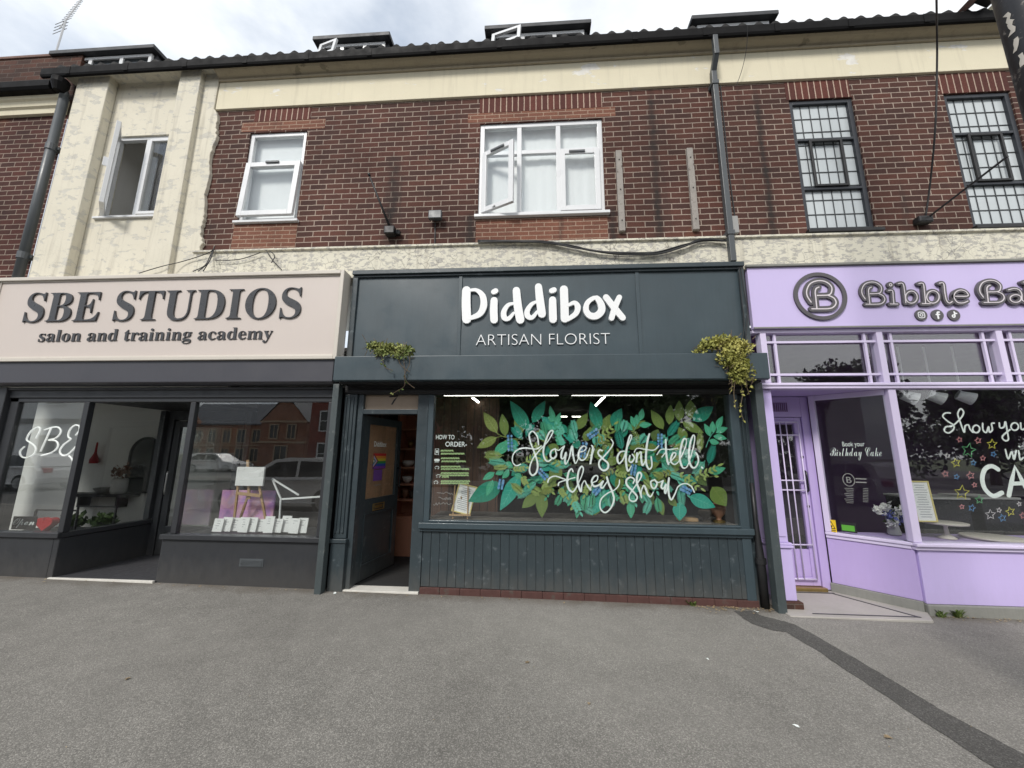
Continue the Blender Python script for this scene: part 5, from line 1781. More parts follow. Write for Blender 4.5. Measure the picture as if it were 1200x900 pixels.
# ------------------------------------------------------------------ things inside the florist
def board_on_easel(name, lab, cat, px4, y, lean, fmat, group=None, lines=10, roll=0):
    (xa, ya), (xb, yb_) = px4
    p, q = at(xa, ya, y), at(xb, yb_, y)
    cx, w, z0, z1 = (p.x + q.x) / 2, abs(q.x - p.x), q.z, p.z
    t = thing(name, lab, cat, (cx, y, z0), group)
    T = tilted(cx, y, z0, 'Y', R(roll)) @ tilted(cx, y, z0, 'X', R(-lean))
    m = MB()
    frame_rect(m, cx - w / 2, cx + w / 2, z0, z1, y - 0.012, y + 0.012, 0.016)
    swing(m, T).build('frame', fmat, t, bevel=0.003)
    swing(MB().box(cx - w / 2 + 0.016, cx + w / 2 - 0.016, y - 0.004, y + 0.006, z0 + 0.016, z1 - 0.016), T).build('menu_sheet', M['paper'], t)
    m = MB()
    for i in range(lines):
        zz = z1 - 0.05 - (z1 - z0 - 0.08) * i / lines
        ww = w * random.uniform(0.2, 0.36)
        m.box(cx - ww, cx + ww, y - 0.006, y - 0.0045, zz - 0.004, zz + 0.004)
    swing(m, T).build('menu_lines', M['ink_pale'], t)
    return t, T, cx, w, z0, z1
random.seed(4)
t, T, cx, w, z0, z1 = board_on_easel('menu_board', 'cream menu board on a small wooden easel in the florist window', 'menu board', ((529.5, 567), (551, 602)), 0.14, 8, M['gold'], None, 12, 13)
m = MB()
for dx in (-w * 0.38, 0.0, w * 0.38):
    m.bar((cx + dx, 0.125 if dx else 0.26, 0.825), (cx + dx * 0.9, 0.15, z1 - 0.02 if dx else z0 + 0.2), 0.012, 0.012, (0, 1, 0))
m.box(cx - w * 0.55, cx + w * 0.55, 0.10, 0.13, z0 - 0.022, z0 - 0.004)
m.build('easel_leg', M['wood'], t)
def vase(name, lab, px, pyt, pyb, y, wpx, mat, prof, foot=None, zf=None, cat='vase'):
    p, q = at(px, pyt, y), at(px, pyb, y)
    z0 = q.z if zf is None else zf
    h = p.z - z0
    r = wpx / 2 / (F_PX / (y - CAM.y)) * 1.02
    t = thing(name, lab, cat, (p.x, y, z0))
    MB().lathe((p.x, y, z0), [(r * a, h * b) for a, b in prof], 20).build('vase_body', mat, t, smooth_=True)
    if foot:
        MB().lathe((p.x, y, z0 - 0.0), [(r * 0.75, 0.0), (r * 0.75, 0.02), (r * 0.4, 0.03)], 20).build('foot', foot, t)
    return t
URN = [(0.7, 0), (0.72, 0.06), (0.3, 0.14), (0.32, 0.25), (0.85, 0.5), (1.0, 0.8), (0.9, 1.0), (0.8, 0.97), (0.7, 0.6)]
vase('brown_urn', 'brown footed urn with a brass base at the right end of the florist window', 841, 590, 613, 0.25, 16, M['terracotta'], URN, M['brass'], 0.822)
vase('dark_urn', 'squat dark urn left of the brown footed urn in the florist window', 826, 598, 613, 0.30, 14, M['bark'], URN, None, 0.822)
t = thing('wood_block', 'small flat pale wooden block on the florist display shelf', 'block', (at(805, 612, 0.3).x, 0.3, 0.822))
p = at(805, 612, 0.3)
MB().box(p.x - 0.11, p.x + 0.12, 0.25, 0.36, 0.822, 0.862).build('block_body', M['wood'], t, bevel=0.005)
# salmon shelves by the florist door
bc = thing('salmon_bookcase', 'salmon painted wooden shelving just inside the florist door', 'shelving', (-2.14, 1.75, 0.0))
m = MB()
m.box(-2.30, -2.255, 1.50, 1.85, 0.0, 2.45)
m.box(-1.40, -1.355, 1.50, 1.85, 0.0, 2.45)
m.box(-2.255, -1.40, 1.82, 1.85, 0.0, 2.45)
m.build('case', M['salmon'], bc, bevel=0.004)
zs_ = [0.60, 0.86, 1.10, 1.36, 1.66, 1.98, 2.28]
for z in zs_:
    MB().box(-2.253, -1.402, 1.48, 1.819, z, z + 0.03).build('shelf', M['salmon'], bc)
MB().box(-2.253, -1.402, 1.47, 1.50, 0.0, 0.598).build('cupboard_front', M['salmon'], bc, bevel=0.004)
for k, (x, z, r, h, mt, lab) in enumerate(((-2.12, 1.39, 0.10, 0.10, 'vase_white', 'white bowl on the salmon shelving, upper of two'), (-2.12, 1.13, 0.085, 0.11, 'vase_white', 'white bowl on the salmon shelving, lower of two'),
                                            (-2.14, 0.89, 0.06, 0.15, 'terracotta', 'terracotta pot on the lower salmon shelf'), (-2.02, 0.89, 0.05, 0.12, 'bark', 'dark pot on the lower salmon shelf'), (-2.1, 1.69, 0.05, 0.12, 'brass', 'brass pot on the high salmon shelf'))):
    o = MB().lathe((x, 1.62, z), [(r * 0.5, 0), (r, h * 0.6), (r, h), (r * 0.9, h), (r * 0.8, h * 0.5)], 18).build('pot' if mt not in ('vase_white',) else 'bowl', M[mt], None, smooth_=True, org=(x, 1.62, z))
    tag(o, lab, 'pot' if mt != 'vase_white' else 'bowl')

# ------------------------------------------------------------------ things inside the salon
zs4 = lambda p: Z(15, 490, 12.0, p)
ne = thing('neon_sign', 'white script tube sign hanging in the left salon window', 'neon sign', at(62, 518, 0.14))
m = MB()
yy = 0.14
for pts, in (([(325, 285), (370, 205), (386, 145), (345, 128), (262, 180), (208, 260), (200, 310), (258, 350), (310, 395), (325, 450), (282, 520), (180, 556), (115, 530), (105, 460), (165, 400)],),
             ([(540, 140), (480, 272), (388, 472)],), ([(445, 165), (560, 130), (640, 130), (677, 180), (650, 240), (590, 285), (500, 310), (592, 315), (637, 360), (617, 430), (530, 490), (400, 525)],),
             ([(885, 240), (935, 180), (937, 115), (880, 98), (822, 140), (785, 210), (785, 270), (815, 295), (720, 370), (665, 450), (680, 508), (730, 526), (800, 490), (892, 395)],), ([(790, 530), (830, 570), (858, 628)],)):
    q = smooth(on(zs4(pts), yy), 5)
    m.tube([(a.x, yy, a.y) for a in q], 0.0105, 6)
m.build('tube_lettering', M['neon'], ne, smooth_=True)
def small_sign(px0, px1, y, lab):
    p, q = at(*px0, y), at(*px1, y)
    t = thing('open_sign', lab, 'sign', (p.x, y, q.z))
    MB().box(p.x, q.x, y, y + 0.012, q.z, p.z).build('board', M['black'], t, bevel=0.003)
    text('lettering', script('Open'), M['chalk'], t, (p.x + 0.015, q.x - 0.015, q.z + 0.02, p.z - 0.02), y - 0.002)
small_sign((16, 605), (40, 621), 0.30, 'small black sign reading Open in the salon window')
p = at(52, 621, 0.34)
t = thing('red_heart', 'glossy red heart shaped ornament beside the black open sign', 'ornament', (p.x, 0.34, p.z))
hp = []
for i in range(28):
    a = 2 * math.pi * i / 28
    hp.append((p.x + 0.0075 * 16 * math.sin(a) ** 3 * 1.05, p.z + 0.085 + 0.0062 * (13 * math.cos(a) - 5 * math.cos(2 * a) - 2 * math.cos(3 * a) - math.cos(4 * a))))
MB().prism(hp, 0.31, 0.40).build('heart_body', M['red'], t, bevel=0.02)
def leafy(mb, c, rx, ry, rz, n, s, seed, up=0.3):
    rg = random.Random(seed)
    for i in range(n):
        a, b, r = rg.uniform(0, 2 * math.pi), rg.uniform(-1, 1), rg.random() ** 0.4
        q = Vector((c[0] + rx * r * math.cos(a) * math.sqrt(1 - b * b), c[1] + ry * r * math.sin(a) * math.sqrt(1 - b * b), c[2] + rz * r * b))
        d = Vector((rg.gauss(0, 1), rg.gauss(0, 1), rg.gauss(up, 1))).normalized()
        e = d.cross(Vector((rg.gauss(0, 1), rg.gauss(0, 1), rg.gauss(0, 1)))).normalized()
        l = s * rg.uniform(0.6, 1.3)
        nn_ = d.cross(e) * (l * 0.12)
        mb.add([q, q + d * l * 0.5 + e * l * 0.32 + nn_, q + d * l, q + d * l * 0.5 - e * l * 0.32 + nn_], [(0, 1, 2, 3)])
    return mb
for k, (px, py, lab) in enumerate(((86, 613, 'low green plant in the salon side window, nearer the street'), (122, 612, 'low green plant in the salon side window, nearer the door'))):
    c = at(px, py, 0.75)
    t = thing('pot_plant', lab, 'plant', (c.x, 0.75, c.z - 0.12), 'plants in the salon side window')
    leafy(MB(), (c.x, 0.75, c.z), 0.16, 0.10, 0.10, 160, 0.09, 40 + k).build('foliage', M['leaf_tree'], t)
    MB().lathe((c.x, 0.75, c.z - 0.16), [(0.05, 0), (0.07, 0.08), (0.06, 0.08)], 14).build('pot', M['black'], t)
ys = 2.05
a, b = at(86, 576, ys), at(162, 579, ys)
t = thing('wall_shelf', 'dark shelf on the white salon wall', 'shelf', ((a.x + b.x) / 2, ys, a.z))
zz = (a.z + b.z) / 2
MB().box(a.x, b.x, ys - 0.22, ys + 0.045, zz - 0.05, zz).build('shelf_board', M['black'], t, bevel=0.004)
m = MB()
for x in (a.x + 0.3, b.x - 0.25):
    m.box(x, x + 0.03, ys - 0.15, ys + 0.045, zz - 0.24, zz - 0.052)
m.build('bracket', M['black'], t)
c = at(139, 574, 1.93)
t = thing('white_vase', 'white vase of dried pink flowers on the salon shelf', 'vase', (c.x, 1.93, zz + 0.002))
MB().lathe((c.x, 1.93, zz + 0.002), [(0.10, 0), (0.115, 0.05), (0.115, 0.24), (0.09, 0.27), (0.08, 0.24)], 20).build('vase_body', M['vase_white'], t, smooth_=True)
leafy(MB(), (c.x, 1.93, zz + 0.38), 0.16, 0.12, 0.13, 130, 0.06, 9, 1.0).build('dried_flowers', M['terracotta'], t)
c = at(122, 577, 1.93)
t = thing('glass_bowl', 'low grey bowl on the salon shelf left of the vase', 'bowl', (c.x, 1.93, zz + 0.002))
MB().lathe((c.x, 1.93, zz + 0.002), [(0.07, 0), (0.14, 0.07), (0.15, 0.10), (0.13, 0.08)], 20).build('bowl_body', M['wall_dim'], t, smooth_=True)
c, d = at(168, 545, ys), at(184, 545, ys)
top = at(168, 513, ys)
t = thing('arched_mirror', 'arched dark mirror on the salon wall above the shelf', 'mirror', (c.x, ys, zz))
arch = [(c.x - 0.30, zz + 0.02)]
for i in range(13):
    u = math.pi - math.pi * i / 12
    arch.append((c.x + 0.30 * math.cos(u), top.z - 0.30 + 0.30 * math.sin(u)))
arch.append((c.x + 0.30, zz + 0.02))
MB().prism(arch, ys + 0.01, ys + 0.048).build('mirror_glass', M['car_glass'], t)
MB().stroke(arch, 0.035, ys + 0.009, 0.015, True).build('mirror_frame', M['black'], t)
c = at(113, 543, ys + 0.03)
t = thing('red_ornament', 'small red bottle shaped ornament on the white salon wall', 'ornament', (c.x, ys, c.z))
MB().lathe((c.x, ys - 0.02, c.z), [(0.062, 0), (0.066, 0.07), (0.03, 0.16), (0.018, 0.20), (0.014, 0.38), (0.0, 0.39)], 16).build('ornament_body', M['red'], t, smooth_=True)
# black rail stand
a, b = at(62, 603, 0.55), at(137, 598, 0.95)
t = thing('display_rail', 'black metal display rail behind the salon side glass', 'rail', (a.x, 0.6, 0.53))
m = MB()
for x0_, x1_, y_, z_ in ((a.x, a.x + 0.62, 0.35, 0.80), (a.x + 0.12, a.x + 0.72, 0.75, 0.80)):
    m.bar((x0_, y_, z_), (x1_, y_, z_), 0.02, 0.02)
    for x in (x0_, x1_):
        m.bar((x, y_, 0.525), (x, y_, z_ - 0.011), 0.02, 0.02)
m.build('rail_frame', M['black'], t)
# easel, canvas, lamp and cards in the right window
def seg_px(a, b, y): return at(*a, y), at(*b, y)
YE = 0.42
t = thing('easel', 'small pale wooden easel in the right salon window', 'easel', at(290, 612, YE))
zb0 = 0.605
def leg(a, b, ya, yb2, w=0.03):
    p, q = at(*a, ya), at(*b, yb2)
    return MB().bar(p, (q.x, yb2, max(q.z, zb0)), w, 0.02, (0, 1, 0)).build('leg', M['wood'], t, bevel=0.003)
leg((281, 553), (274, 612), YE, YE)
leg((302, 560), (312, 612), YE, YE)
leg((291, 580), (280, 612), YE, YE + 0.12)
p, q = seg_px((290.5, 539), (292, 585), YE)
MB().bar(p, q, 0.035, 0.022, (0, 1, 0)).build('mast', M['wood'], t, bevel=0.003)
p, q = seg_px((278, 578), (306, 581), YE - 0.02)
MB().bar(p, q, 0.04, 0.03, (0, 1, 0)).build('ledge', M['wood'], t, bevel=0.003)
p, q = at(279.5, 547, YE - 0.03), at(309, 569.5, YE - 0.03)
t = thing('white_canvas', 'blank white canvas propped high on the wooden easel', 'canvas', ((p.x + q.x) / 2, YE - 0.03, q.z))
MB().box(p.x, q.x, YE - 0.055, YE - 0.024, q.z, p.z).build('canvas_panel', M['paper'], t, bevel=0.004)
cv_ = NT('sunset_canvas')
g1 = cv_.noise(4.0, 3)
cv_.base(cv_.ramp(g1, [(0.3, (0.30, 0.22, 0.50)), (0.45, (0.60, 0.30, 0.60)), (0.55, (0.72, 0.42, 0.52)), (0.7, (0.55, 0.48, 0.75))]))
M['canvas_pink'] = cv_.set(0.7)
p, q = at(262, 574, 0.62), at(320, 610, 0.62)
t = thing('painted_canvas', 'pink and violet cloudy canvas behind the wooden easel', 'canvas', ((p.x + q.x) / 2, 0.62, zb0))
MB().box(p.x, q.x, 0.60, 0.63, zb0 - 0.003, p.z).build('canvas_panel', M['canvas_pink'], t, bevel=0.004)
# desk lamp
YL = 0.5
t = thing('desk_lamp', 'white jointed desk lamp right of the wooden easel', 'lamp', at(328, 610, YL))
pts = [at(328, 609, YL), at(329, 584, YL), at(319, 561, YL)]
MB().tube([(pts[0].x, YL, zb0 + 0.01), pts[1]], 0.012).build('stem', M['white'], t)
MB().bar(pts[1], pts[2], 0.020, 0.016, (0, 1, 0)).build('arm', M['white'], t)
MB().bar(pts[2], at(350, 580, YL), 0.020, 0.016, (0, 1, 0)).build('arm', M['white'], t)
MB().bar(at(330, 585, YL), at(377, 582, YL), 0.024, 0.018, (0, 1, 0)).build('shade_bar', M['white'], t, bevel=0.004)
MB().lathe((pts[0].x, YL, zb0 - 0.004), [(0.09, 0), (0.09, 0.02), (0.02, 0.03)], 20).build('base', M['white'], t)
# row of white cards
random.seed(14)
xc = 247.5
names = ['at the left end', 'second from the left', 'third from the left', 'fourth from the left', 'fifth from the left', 'middle, shorter than its neighbours', 'fifth from the right', 'fourth from the right', 'third from the right', 'second from the right', 'at the right end']
for i in range(11):
    w = (357.5 - 247.5) / 11
    yb = 0.16 + 0.035 * (i % 3)
    ht = random.uniform(0.155, 0.20) if i != 5 else 0.15
    p, q = at(xc, 626, yb), at(xc + w + 1.0, 626, yb)
    t = thing('white_card', 'white printed card standing in the salon window row, ' + names[i], 'card', ((p.x + q.x) / 2, yb, zb0), 'white cards along the right salon window')
    T = tilted((p.x + q.x) / 2, yb, zb0, 'X', R(-9)) @ tilted((p.x + q.x) / 2, yb, zb0, 'Y', R(random.uniform(-1.5, 1.5)))
    swing(MB().box(p.x, q.x, yb, yb + 0.012, zb0 + 0.001, zb0 + ht), T).build('card_panel', M['paper'], t)
    m = MB()
    x0, x1 = p.x + 0.03, q.x - 0.03
    for k in range(random.randint(2, 4)):
        zz_ = zb0 + ht - 0.03 - k * 0.028
        m.box(x0 + random.uniform(0, 0.02), x1 - random.uniform(0, 0.04), yb - 0.0015, yb - 0.0005, zz_ - 0.004, zz_ + 0.003)
    swing(m, T).build('printed_lines', M['ink_pale'], t)
    xc += w

# ------------------------------------------------------------------ things inside the bakery and writing on its panes
yg = 0.045
zz7 = lambda p: Z(1090, 470, 6.427, p)
m = MB()
sh = [([(152, 90), (115, 90), (95, 115), (130, 150), (176, 182), (174, 215), (140, 240), (108, 225), (118, 195), (170, 185), (230, 130), (252, 85), (230, 58), (208, 95), (224, 150), (256, 236), (262, 190), (288, 180), (300, 210), (322, 236)], 10, False),
      (circ(347, 210, 26, 28), 10, True), ([(395, 168), (398, 218), (422, 236), (440, 192), (446, 234), (468, 216), (462, 172), (482, 166)], 10, False),
      ([(520, 165), (526, 200), (555, 195), (566, 155), (582, 240), (588, 290), (560, 297), (544, 265), (600, 215)], 10, False), (circ(636, 192, 28, 28), 10, True), ([(680, 165), (686, 212), (712, 205), (722, 160), (730, 212)], 10, False),
      ([(565, 365), (586, 435), (612, 382), (630, 440), (646, 372)], 10, False), ([(664, 375), (676, 440), (700, 425)], 10, False), ([(668, 342), (671, 344)], 12, False),
      ([(510, 515), (462, 490), (412, 512), (390, 580), (410, 660), (472, 714), (538, 690)], 27, False), ([(590, 712), (612, 600), (636, 494), (690, 600), (752, 712)], 27, False), ([(610, 622), (712, 618)], 24, False)]
for k, (pts, w, cl) in enumerate(sh):
    q = smooth(on(zz7(pts), yg), 6, cl) if k < 10 else [Vector(v) for v in on(zz7(pts), yg)]
    if k == 10:
        q = [Vector(v) for v in on(zz7(pts), yg)]
    m.stroke([(a.x, a.y) for a in q], w / 6.427 / 88.0, yg - 0.0004 * k, 0, cl, lift=0 if cl else 0.000004)
ws = m.build('painted_slogan', M['chalk'], bak)
stars = [(222, 290, 22, 's_pink'), (362, 297, 26, 's_pink'), (467, 325, 40, 's_yellow'), (290, 370, 56, 's_green'), (478, 400, 22, 's_blue'), (130, 412, 22, 's_white'), (398, 430, 22, 's_pink'), (195, 465, 36, 's_yellow'), (327, 465, 22, 's_blue'),
         (115, 548, 26, 's_pink'), (200, 570, 22, 's_blue'), (305, 560, 32, 's_pink'), (335, 632, 20, 's_pink'), (240, 690, 58, 's_yellow'), (372, 742, 34, 's_green'), (240, 796, 20, 's_pink'), (316, 805, 28, 's_blue'), (455, 855, 40, 's_white'), (605, 832, 36, 's_yellow'), (520, 822, 20, 's_white'), (545, 880, 30, 's_blue'), (700, 862, 26, 's_pink'), (672, 775, 18, 's_white')]
random.seed(6)
for sx, sy, r, c in stars:
    a0 = random.uniform(-0.4, 0.4)
    pts = []
    for i in range(10):
        rr = r if i % 2 == 0 else r * 0.45
        a = a0 + math.pi / 2 + math.pi * i / 5
        pts.append((sx + rr * math.cos(a), sy - rr * math.sin(a)))
    MB().stroke(on(zz7(pts), yg), 0.009, yg + 0.001, 0, True).build('painted_star', M[c], ws)
# splayed pane lettering
def rectT(a, b, yl):
    p, q = atT(a[0], a[1], TS, yl), atT(b[0], b[1], TS, yl)
    return (p.x, q.x, q.z, p.z)
YS = 0.022
zb8 = lambda x, y: (965 + x / 9.475, 505 + y / 9.475)
r_ = rectT(zb8(65, 185), zb8(660, 330), YS)
text('painted_birthday_line', script('Birthday Cake'), M['chalk'], bak, r_, YS, 0, -0.008, TS)
text('painted_birthday_line', 'Book your', M['chalk'], bak, rectT(zb8(205, 120), zb8(462, 188), YS), YS, 0, 0.0, TS)
c8 = atT(*zb8(280, 543), TS, YS)
m = MB()
m.stroke([(c8.x + 0.055 * math.cos(a * math.pi / 16), c8.z + 0.075 * math.sin(a * math.pi / 16)) for a in range(32)], 0.008, YS, 0, True, tf=TS)
for k in range(9):
    p, q = atT(*zb8(235 + (k % 3) * 12, 635 + k * 20), TS, YS), atT(*zb8(330, 635 + k * 20), TS, YS)
    m.stroke([(p.x, p.z), (q.x, p.z)], 0.006, YS, 0, tf=TS)
    p, q = atT(*zb8(440, 640 + k * 18), TS, YS), atT(*zb8(495, 640 + k * 18), TS, YS)
    m.stroke([(p.x, p.z), (q.x, p.z)], 0.006, YS, 0, tf=TS)
for k in (530, 568):
    p, q = atT(*zb8(362, k), TS, YS), atT(*zb8(470, k), TS, YS)
    m.stroke([(p.x, p.z), (q.x, p.z)], 0.014, YS, 0, tf=TS)
pl = m.build('price_list', M['tape'], bak)
text('emblem_letter', 'B', M['tape'], pl, (c8.x - 0.022, c8.x + 0.026, c8.z - 0.035, c8.z + 0.035), YS, 0, 0, TS)
YT = 0.008
r_ = rectT((968, 608.5), (981.5, 628), YT)
st = swing(MB().box(r_[0], r_[1], YT - 0.002, YT, r_[2], r_[3]), TS).build('warning_sticker', M['yellow'], bak)
cx = (r_[0] + r_[1]) / 2
h = r_[3] - r_[2]
w = r_[1] - r_[0]
m = MB()
m.prism([(cx - w * .42, r_[2] + h * .42), (cx + w * .42, r_[2] + h * .42), (cx, r_[2] + h * .95)], YT - 0.0035, YT - 0.0025)
for k in range(3):
    m.box(cx - w * .4, cx + w * .4, YT - 0.0034, YT - 0.0024, r_[2] + h * (.08 + .11 * k), r_[2] + h * (.13 + .11 * k))
swing(m, TS).build('warning_mark', M['black'], st)
swing(MB().prism([(cx - w * .30, r_[2] + h * .47), (cx + w * .30, r_[2] + h * .47), (cx, r_[2] + h * .84)], YT - 0.0045, YT - 0.0036), TS).build('warning_triangle', M['yellow'], st)
swing(MB().prism([(cx - w * .2, r_[2] + h * .5), (cx + w * .02, r_[2] + h * .5), (cx + w * .14, r_[2] + h * .64), (cx - w * .04, r_[2] + h * .64)], YT - 0.0055, YT - 0.0046), TS).build('warning_symbol', M['black'], st)
r_ = rectT((984.5, 611), (1005, 625), YT)
st = swing(MB().box(r_[0], r_[1], YT - 0.002, YT, r_[2], r_[3]), TS).build('rating_sticker', M['black'], bak)
swing(MB().box(r_[0] + 0.008, r_[1] - 0.02, YT - 0.0035, YT - 0.0025, r_[2] + 0.015, r_[3] - 0.035), TS).build('rating_band', M['green_st'], st)
# menu on a cake stand
def cake_stand(px, pyt, pyb, y, wpx, lab, zf=0.665):
    p = at(px, pyt, y)
    r = wpx / 2 / (F_PX / (y - CAM.y)) * 1.03
    h = p.z - zf
    t = thing('cake_stand', lab, 'cake stand', (p.x, y, zf), 'pale cake stands in the bakery window')
    MB().lathe((p.x, y, zf), [(r * 0.42, 0), (r * 0.40, 0.012), (r * 0.12, h * 0.3), (r * 0.09, h * 0.7), (r * 0.15, h - 0.025), (r * 0.98, h - 0.018), (r, h), (r * 0.98, h + 0.004), (0.01, h + 0.003)], 24).build('stand_body', M['greige_trim'], t, smooth_=True)
    return p.x, r, zf + h
sx, r, zt_ = cake_stand(1107, 612, 640, 0.40, 34, 'pale cake stand carrying the gold framed menu')
cake_stand(1163, 629, 640, 0.42, 46, 'low pale cake stand right of the gold framed menu')
t, T, cx, w, z0, z1 = board_on_easel('framed_menu', 'gold framed menu standing on a pale cake stand in the bakery window', 'menu', ((1066.5, 563.5), (1099, 612)), 0.33, 4, M['gold'], None, 14)
# vase of white and blue flowers
c = at(1046, 612, 0.55)
t = thing('flower_vase', 'glass vase of white and blue flowers behind the bakery corner post', 'vase', (c.x, 0.55, 0.665))
MB().lathe((c.x, 0.55, 0.665), [(0.06, 0), (0.07, 0.02), (0.05, 0.12), (0.07, 0.24), (0.06, 0.24)], 18).build('vase_body', M['wall_dim'], t, smooth_=True)
fx = [at(1030, 598, 0.5), at(1042, 604, 0.5), at(1038, 594, 0.5), at(1050, 600, 0.5), at(1056, 608, 0.55), at(1058, 596, 0.55), at(1046, 614, 0.5)]
wmb, bmb = MB(), MB()
for i, f in enumerate(fx):
    leafy(wmb if i % 3 != 1 else bmb, f, 0.05, 0.05, 0.05, 60, 0.05, 60 + i, 0.2)
wmb.build('white_blooms', M['vase_white'], t)
bmb.build('blue_blooms', paint('blue_petal', (0.10, 0.12, 0.38), 0.7, 0.2, 20, 0), t)
leafy(MB(), (c.x, 0.55, 0.92), 0.10, 0.06, 0.08, 60, 0.09, 71).build('flower_foliage', M['leaf_tree'], t)
# display cabinets
a, b = at(1102, 590, 1.2), at(1150, 640, 1.2)
for xa, xb, lab in ((1078, 1146, 'black glossy display cabinet behind the gold framed menu'), (1149, 1206, 'black glossy display cabinet behind the low cake stand')):
    p, q = at(xa, 585, 1.2), at(xb, 640, 1.2)
    t = thing('display_cabinet', lab, 'cabinet', ((p.x + q.x) / 2, 1.4, 0.02), 'black cabinets in the bakery')
    MB().box(p.x, q.x, 1.2, 1.75, 0.02, p.z).build('cabinet_body', M['black_gloss'], t, bevel=0.01)
    MB().box(p.x - 0.01, q.x + 0.01, 1.18, 1.77, p.z + 0.002, p.z + 0.03).build('cabinet_top', M['wall_dim'], t, bevel=0.004)
for k, (px, lab) in enumerate(((1062, 'white ceiling spotlight in the bakery, nearest the corner post'), (1093, 'white ceiling spotlight in the bakery, middle of the row'), (1127, 'white ceiling spotlight in the bakery, right of the row'))):
    c = at(px, 466, 0.8)
    t = thing('spotlight', lab, 'spotlight', (c.x, 0.8, 2.45), 'ceiling spotlights in the bakery')
    m = MB().tube([(c.x - 0.05, 0.8, c.z + 0.04), (c.x + 0.08, 0.74, c.z - 0.03)], [0.06, 0.085], 16)
    m.build('lamp_head', M['white'], t, smooth_=False)
    MB().tube([(c.x, 0.8, c.z + 0.05), (c.x, 0.8, 3.128)], 0.012).build('lamp_rod', M['white'], t)

# ------------------------------------------------------------------ pipes, cables and fittings on the front
t = thing('drainpipe', 'thick grey drainpipe down the left edge of the rendered bay', 'drainpipe', (-7.28, -0.12, 3.95))
m = MB()
m.tube([(-7.30, -0.12, 7.0), (-7.30, -0.12, 3.6)], 0.055, 14)
m.tube([(-7.30, -0.19, 7.23), (-7.30, -0.19, 7.17), (-7.30, -0.13, 7.06), (-7.30, -0.12, 6.9)], 0.053, 14)
m.build('pipe', M['pipe'], t, smooth_=True)
for z in (6.05, 4.28):
    m = MB()
    m.tube([(-7.30, -0.12, z), (-7.30, -0.12, z + 0.10)], 0.065, 14)
    m.box(-7.40, -7.20, -0.10, -0.02, z + 0.03, z + 0.07)
    m.build('pipe_collar', M['pipe'], t)
MB().lathe((-7.30, -0.2, 7.02), [(0.06, 0), (0.10, 0.12), (0.10, 0.20)], 14).build('hopper', M['gutter'], t)
t = thing('drainpipe', 'square grey drainpipe between the two wooden battens and the leaded windows', 'drainpipe', (2.46, -0.1, 3.95))
m = MB()
m.box(2.425, 2.495, -0.125, -0.055, 4.0, 6.86)
m.bar((2.46, -0.088, 6.84), (2.46, -0.21, 7.0), 0.066, 0.066, (1, 0, 0))
m.box(2.428, 2.492, -0.245, -0.181, 6.98, 7.29)
m.build('pipe', M['pipe'], t, bevel=0.006)
m = MB()
for z in (6.62, 4.36):
    MB().box(2.415, 2.505, -0.135, -0.002, z, z + 0.06).build('pipe_clip', M['pipe'], t, bevel=0.004)
t = thing('drainpipe', 'short black drainpipe at the foot of the florist right post', 'drainpipe', (2.47, 0.0, -0.02))
m = MB().tube([(2.475, 0.0, -0.03), (2.475, 0.0, 0.46), (2.475, 0.02, 0.9), (2.48, 0.03, 1.3)], [0.045, 0.045, 0.022, 0.02], 12)
m.build('pipe', M['black'], t, smooth_=True)
MB().tube([(2.475, 0.0, 0.43), (2.475, 0.0, 0.49)], 0.055, 12).build('pipe_collar', M['black'], t)

for x, zt_, zb_, lab in ((1.13, 5.71, 4.50, 'weathered wooden batten on the brick beside the white window'), (2.075, 5.70, 4.49, 'weathered wooden batten on the brick beside the square drainpipe')):
    t = thing('wooden_batten', lab, 'batten', (x, -0.03, zb_), 'pair of battens on the brick wall')
    MB().box(x - 0.04, x + 0.04, -0.05, -0.002, zb_, zt_).build('batten_board', M['batten'], t, bevel=0.006)
    m = MB()
    for z in (zb_ + 0.15, (zb_ + zt_) / 2, zt_ - 0.15):
        m.lathe((x, -0.053, z), [(0.008, -0.006), (0.008, 0.006)], 8)
    m.build('nail', M['black'], t)
# bracket arm with camera, flood light
c = at(457, 270, -0.08)
t = thing('wall_bracket', 'black angled wall bracket with a small camera box on the brick', 'bracket', (c.x, -0.02, c.z))
a = at(433, 206, -0.30)
m = MB()
m.tube([(c.x, -0.09, c.z + 0.04), a], [0.017, 0.011], 8)
m.tube([a, (a.x - 0.01, a.y - 0.01, a.z + 0.03)], 0.018, 8)
m.build('arm', M['cable'], t, smooth_=True)
m = MB().box(c.x - 0.07, c.x + 0.07, -0.12, -0.002, c.z - 0.06, c.z + 0.05)
m.build('camera_box', M['black'], t, bevel=0.012)
MB().lathe((c.x + 0.10, -0.05, c.z - 0.05), [(0.035, 0), (0.045, 0.04), (0.02, 0.07)], 12).build('lens_dome', M['black_gloss'], t)
c = at(511, 255, -0.05)
t = thing('flood_light', 'small grey flood light box on the brick left of the wide window', 'light', (c.x, 0, c.z))
MB().box(c.x - 0.09, c.x + 0.09, -0.12, -0.05, c.z - 0.05, c.z + 0.07).build('lamp_box', M['pipe'], t, bevel=0.01)
MB().box(c.x - 0.03, c.x + 0.03, -0.05, -0.002, c.z - 0.02, c.z + 0.04).build('mount', M['black'], t)
MB().tube([(c.x - 0.02, -0.012, c.z - 0.05), (c.x - 0.01, -0.012, 4.40)], 0.008, 6).build('lead', M['cable'], t)
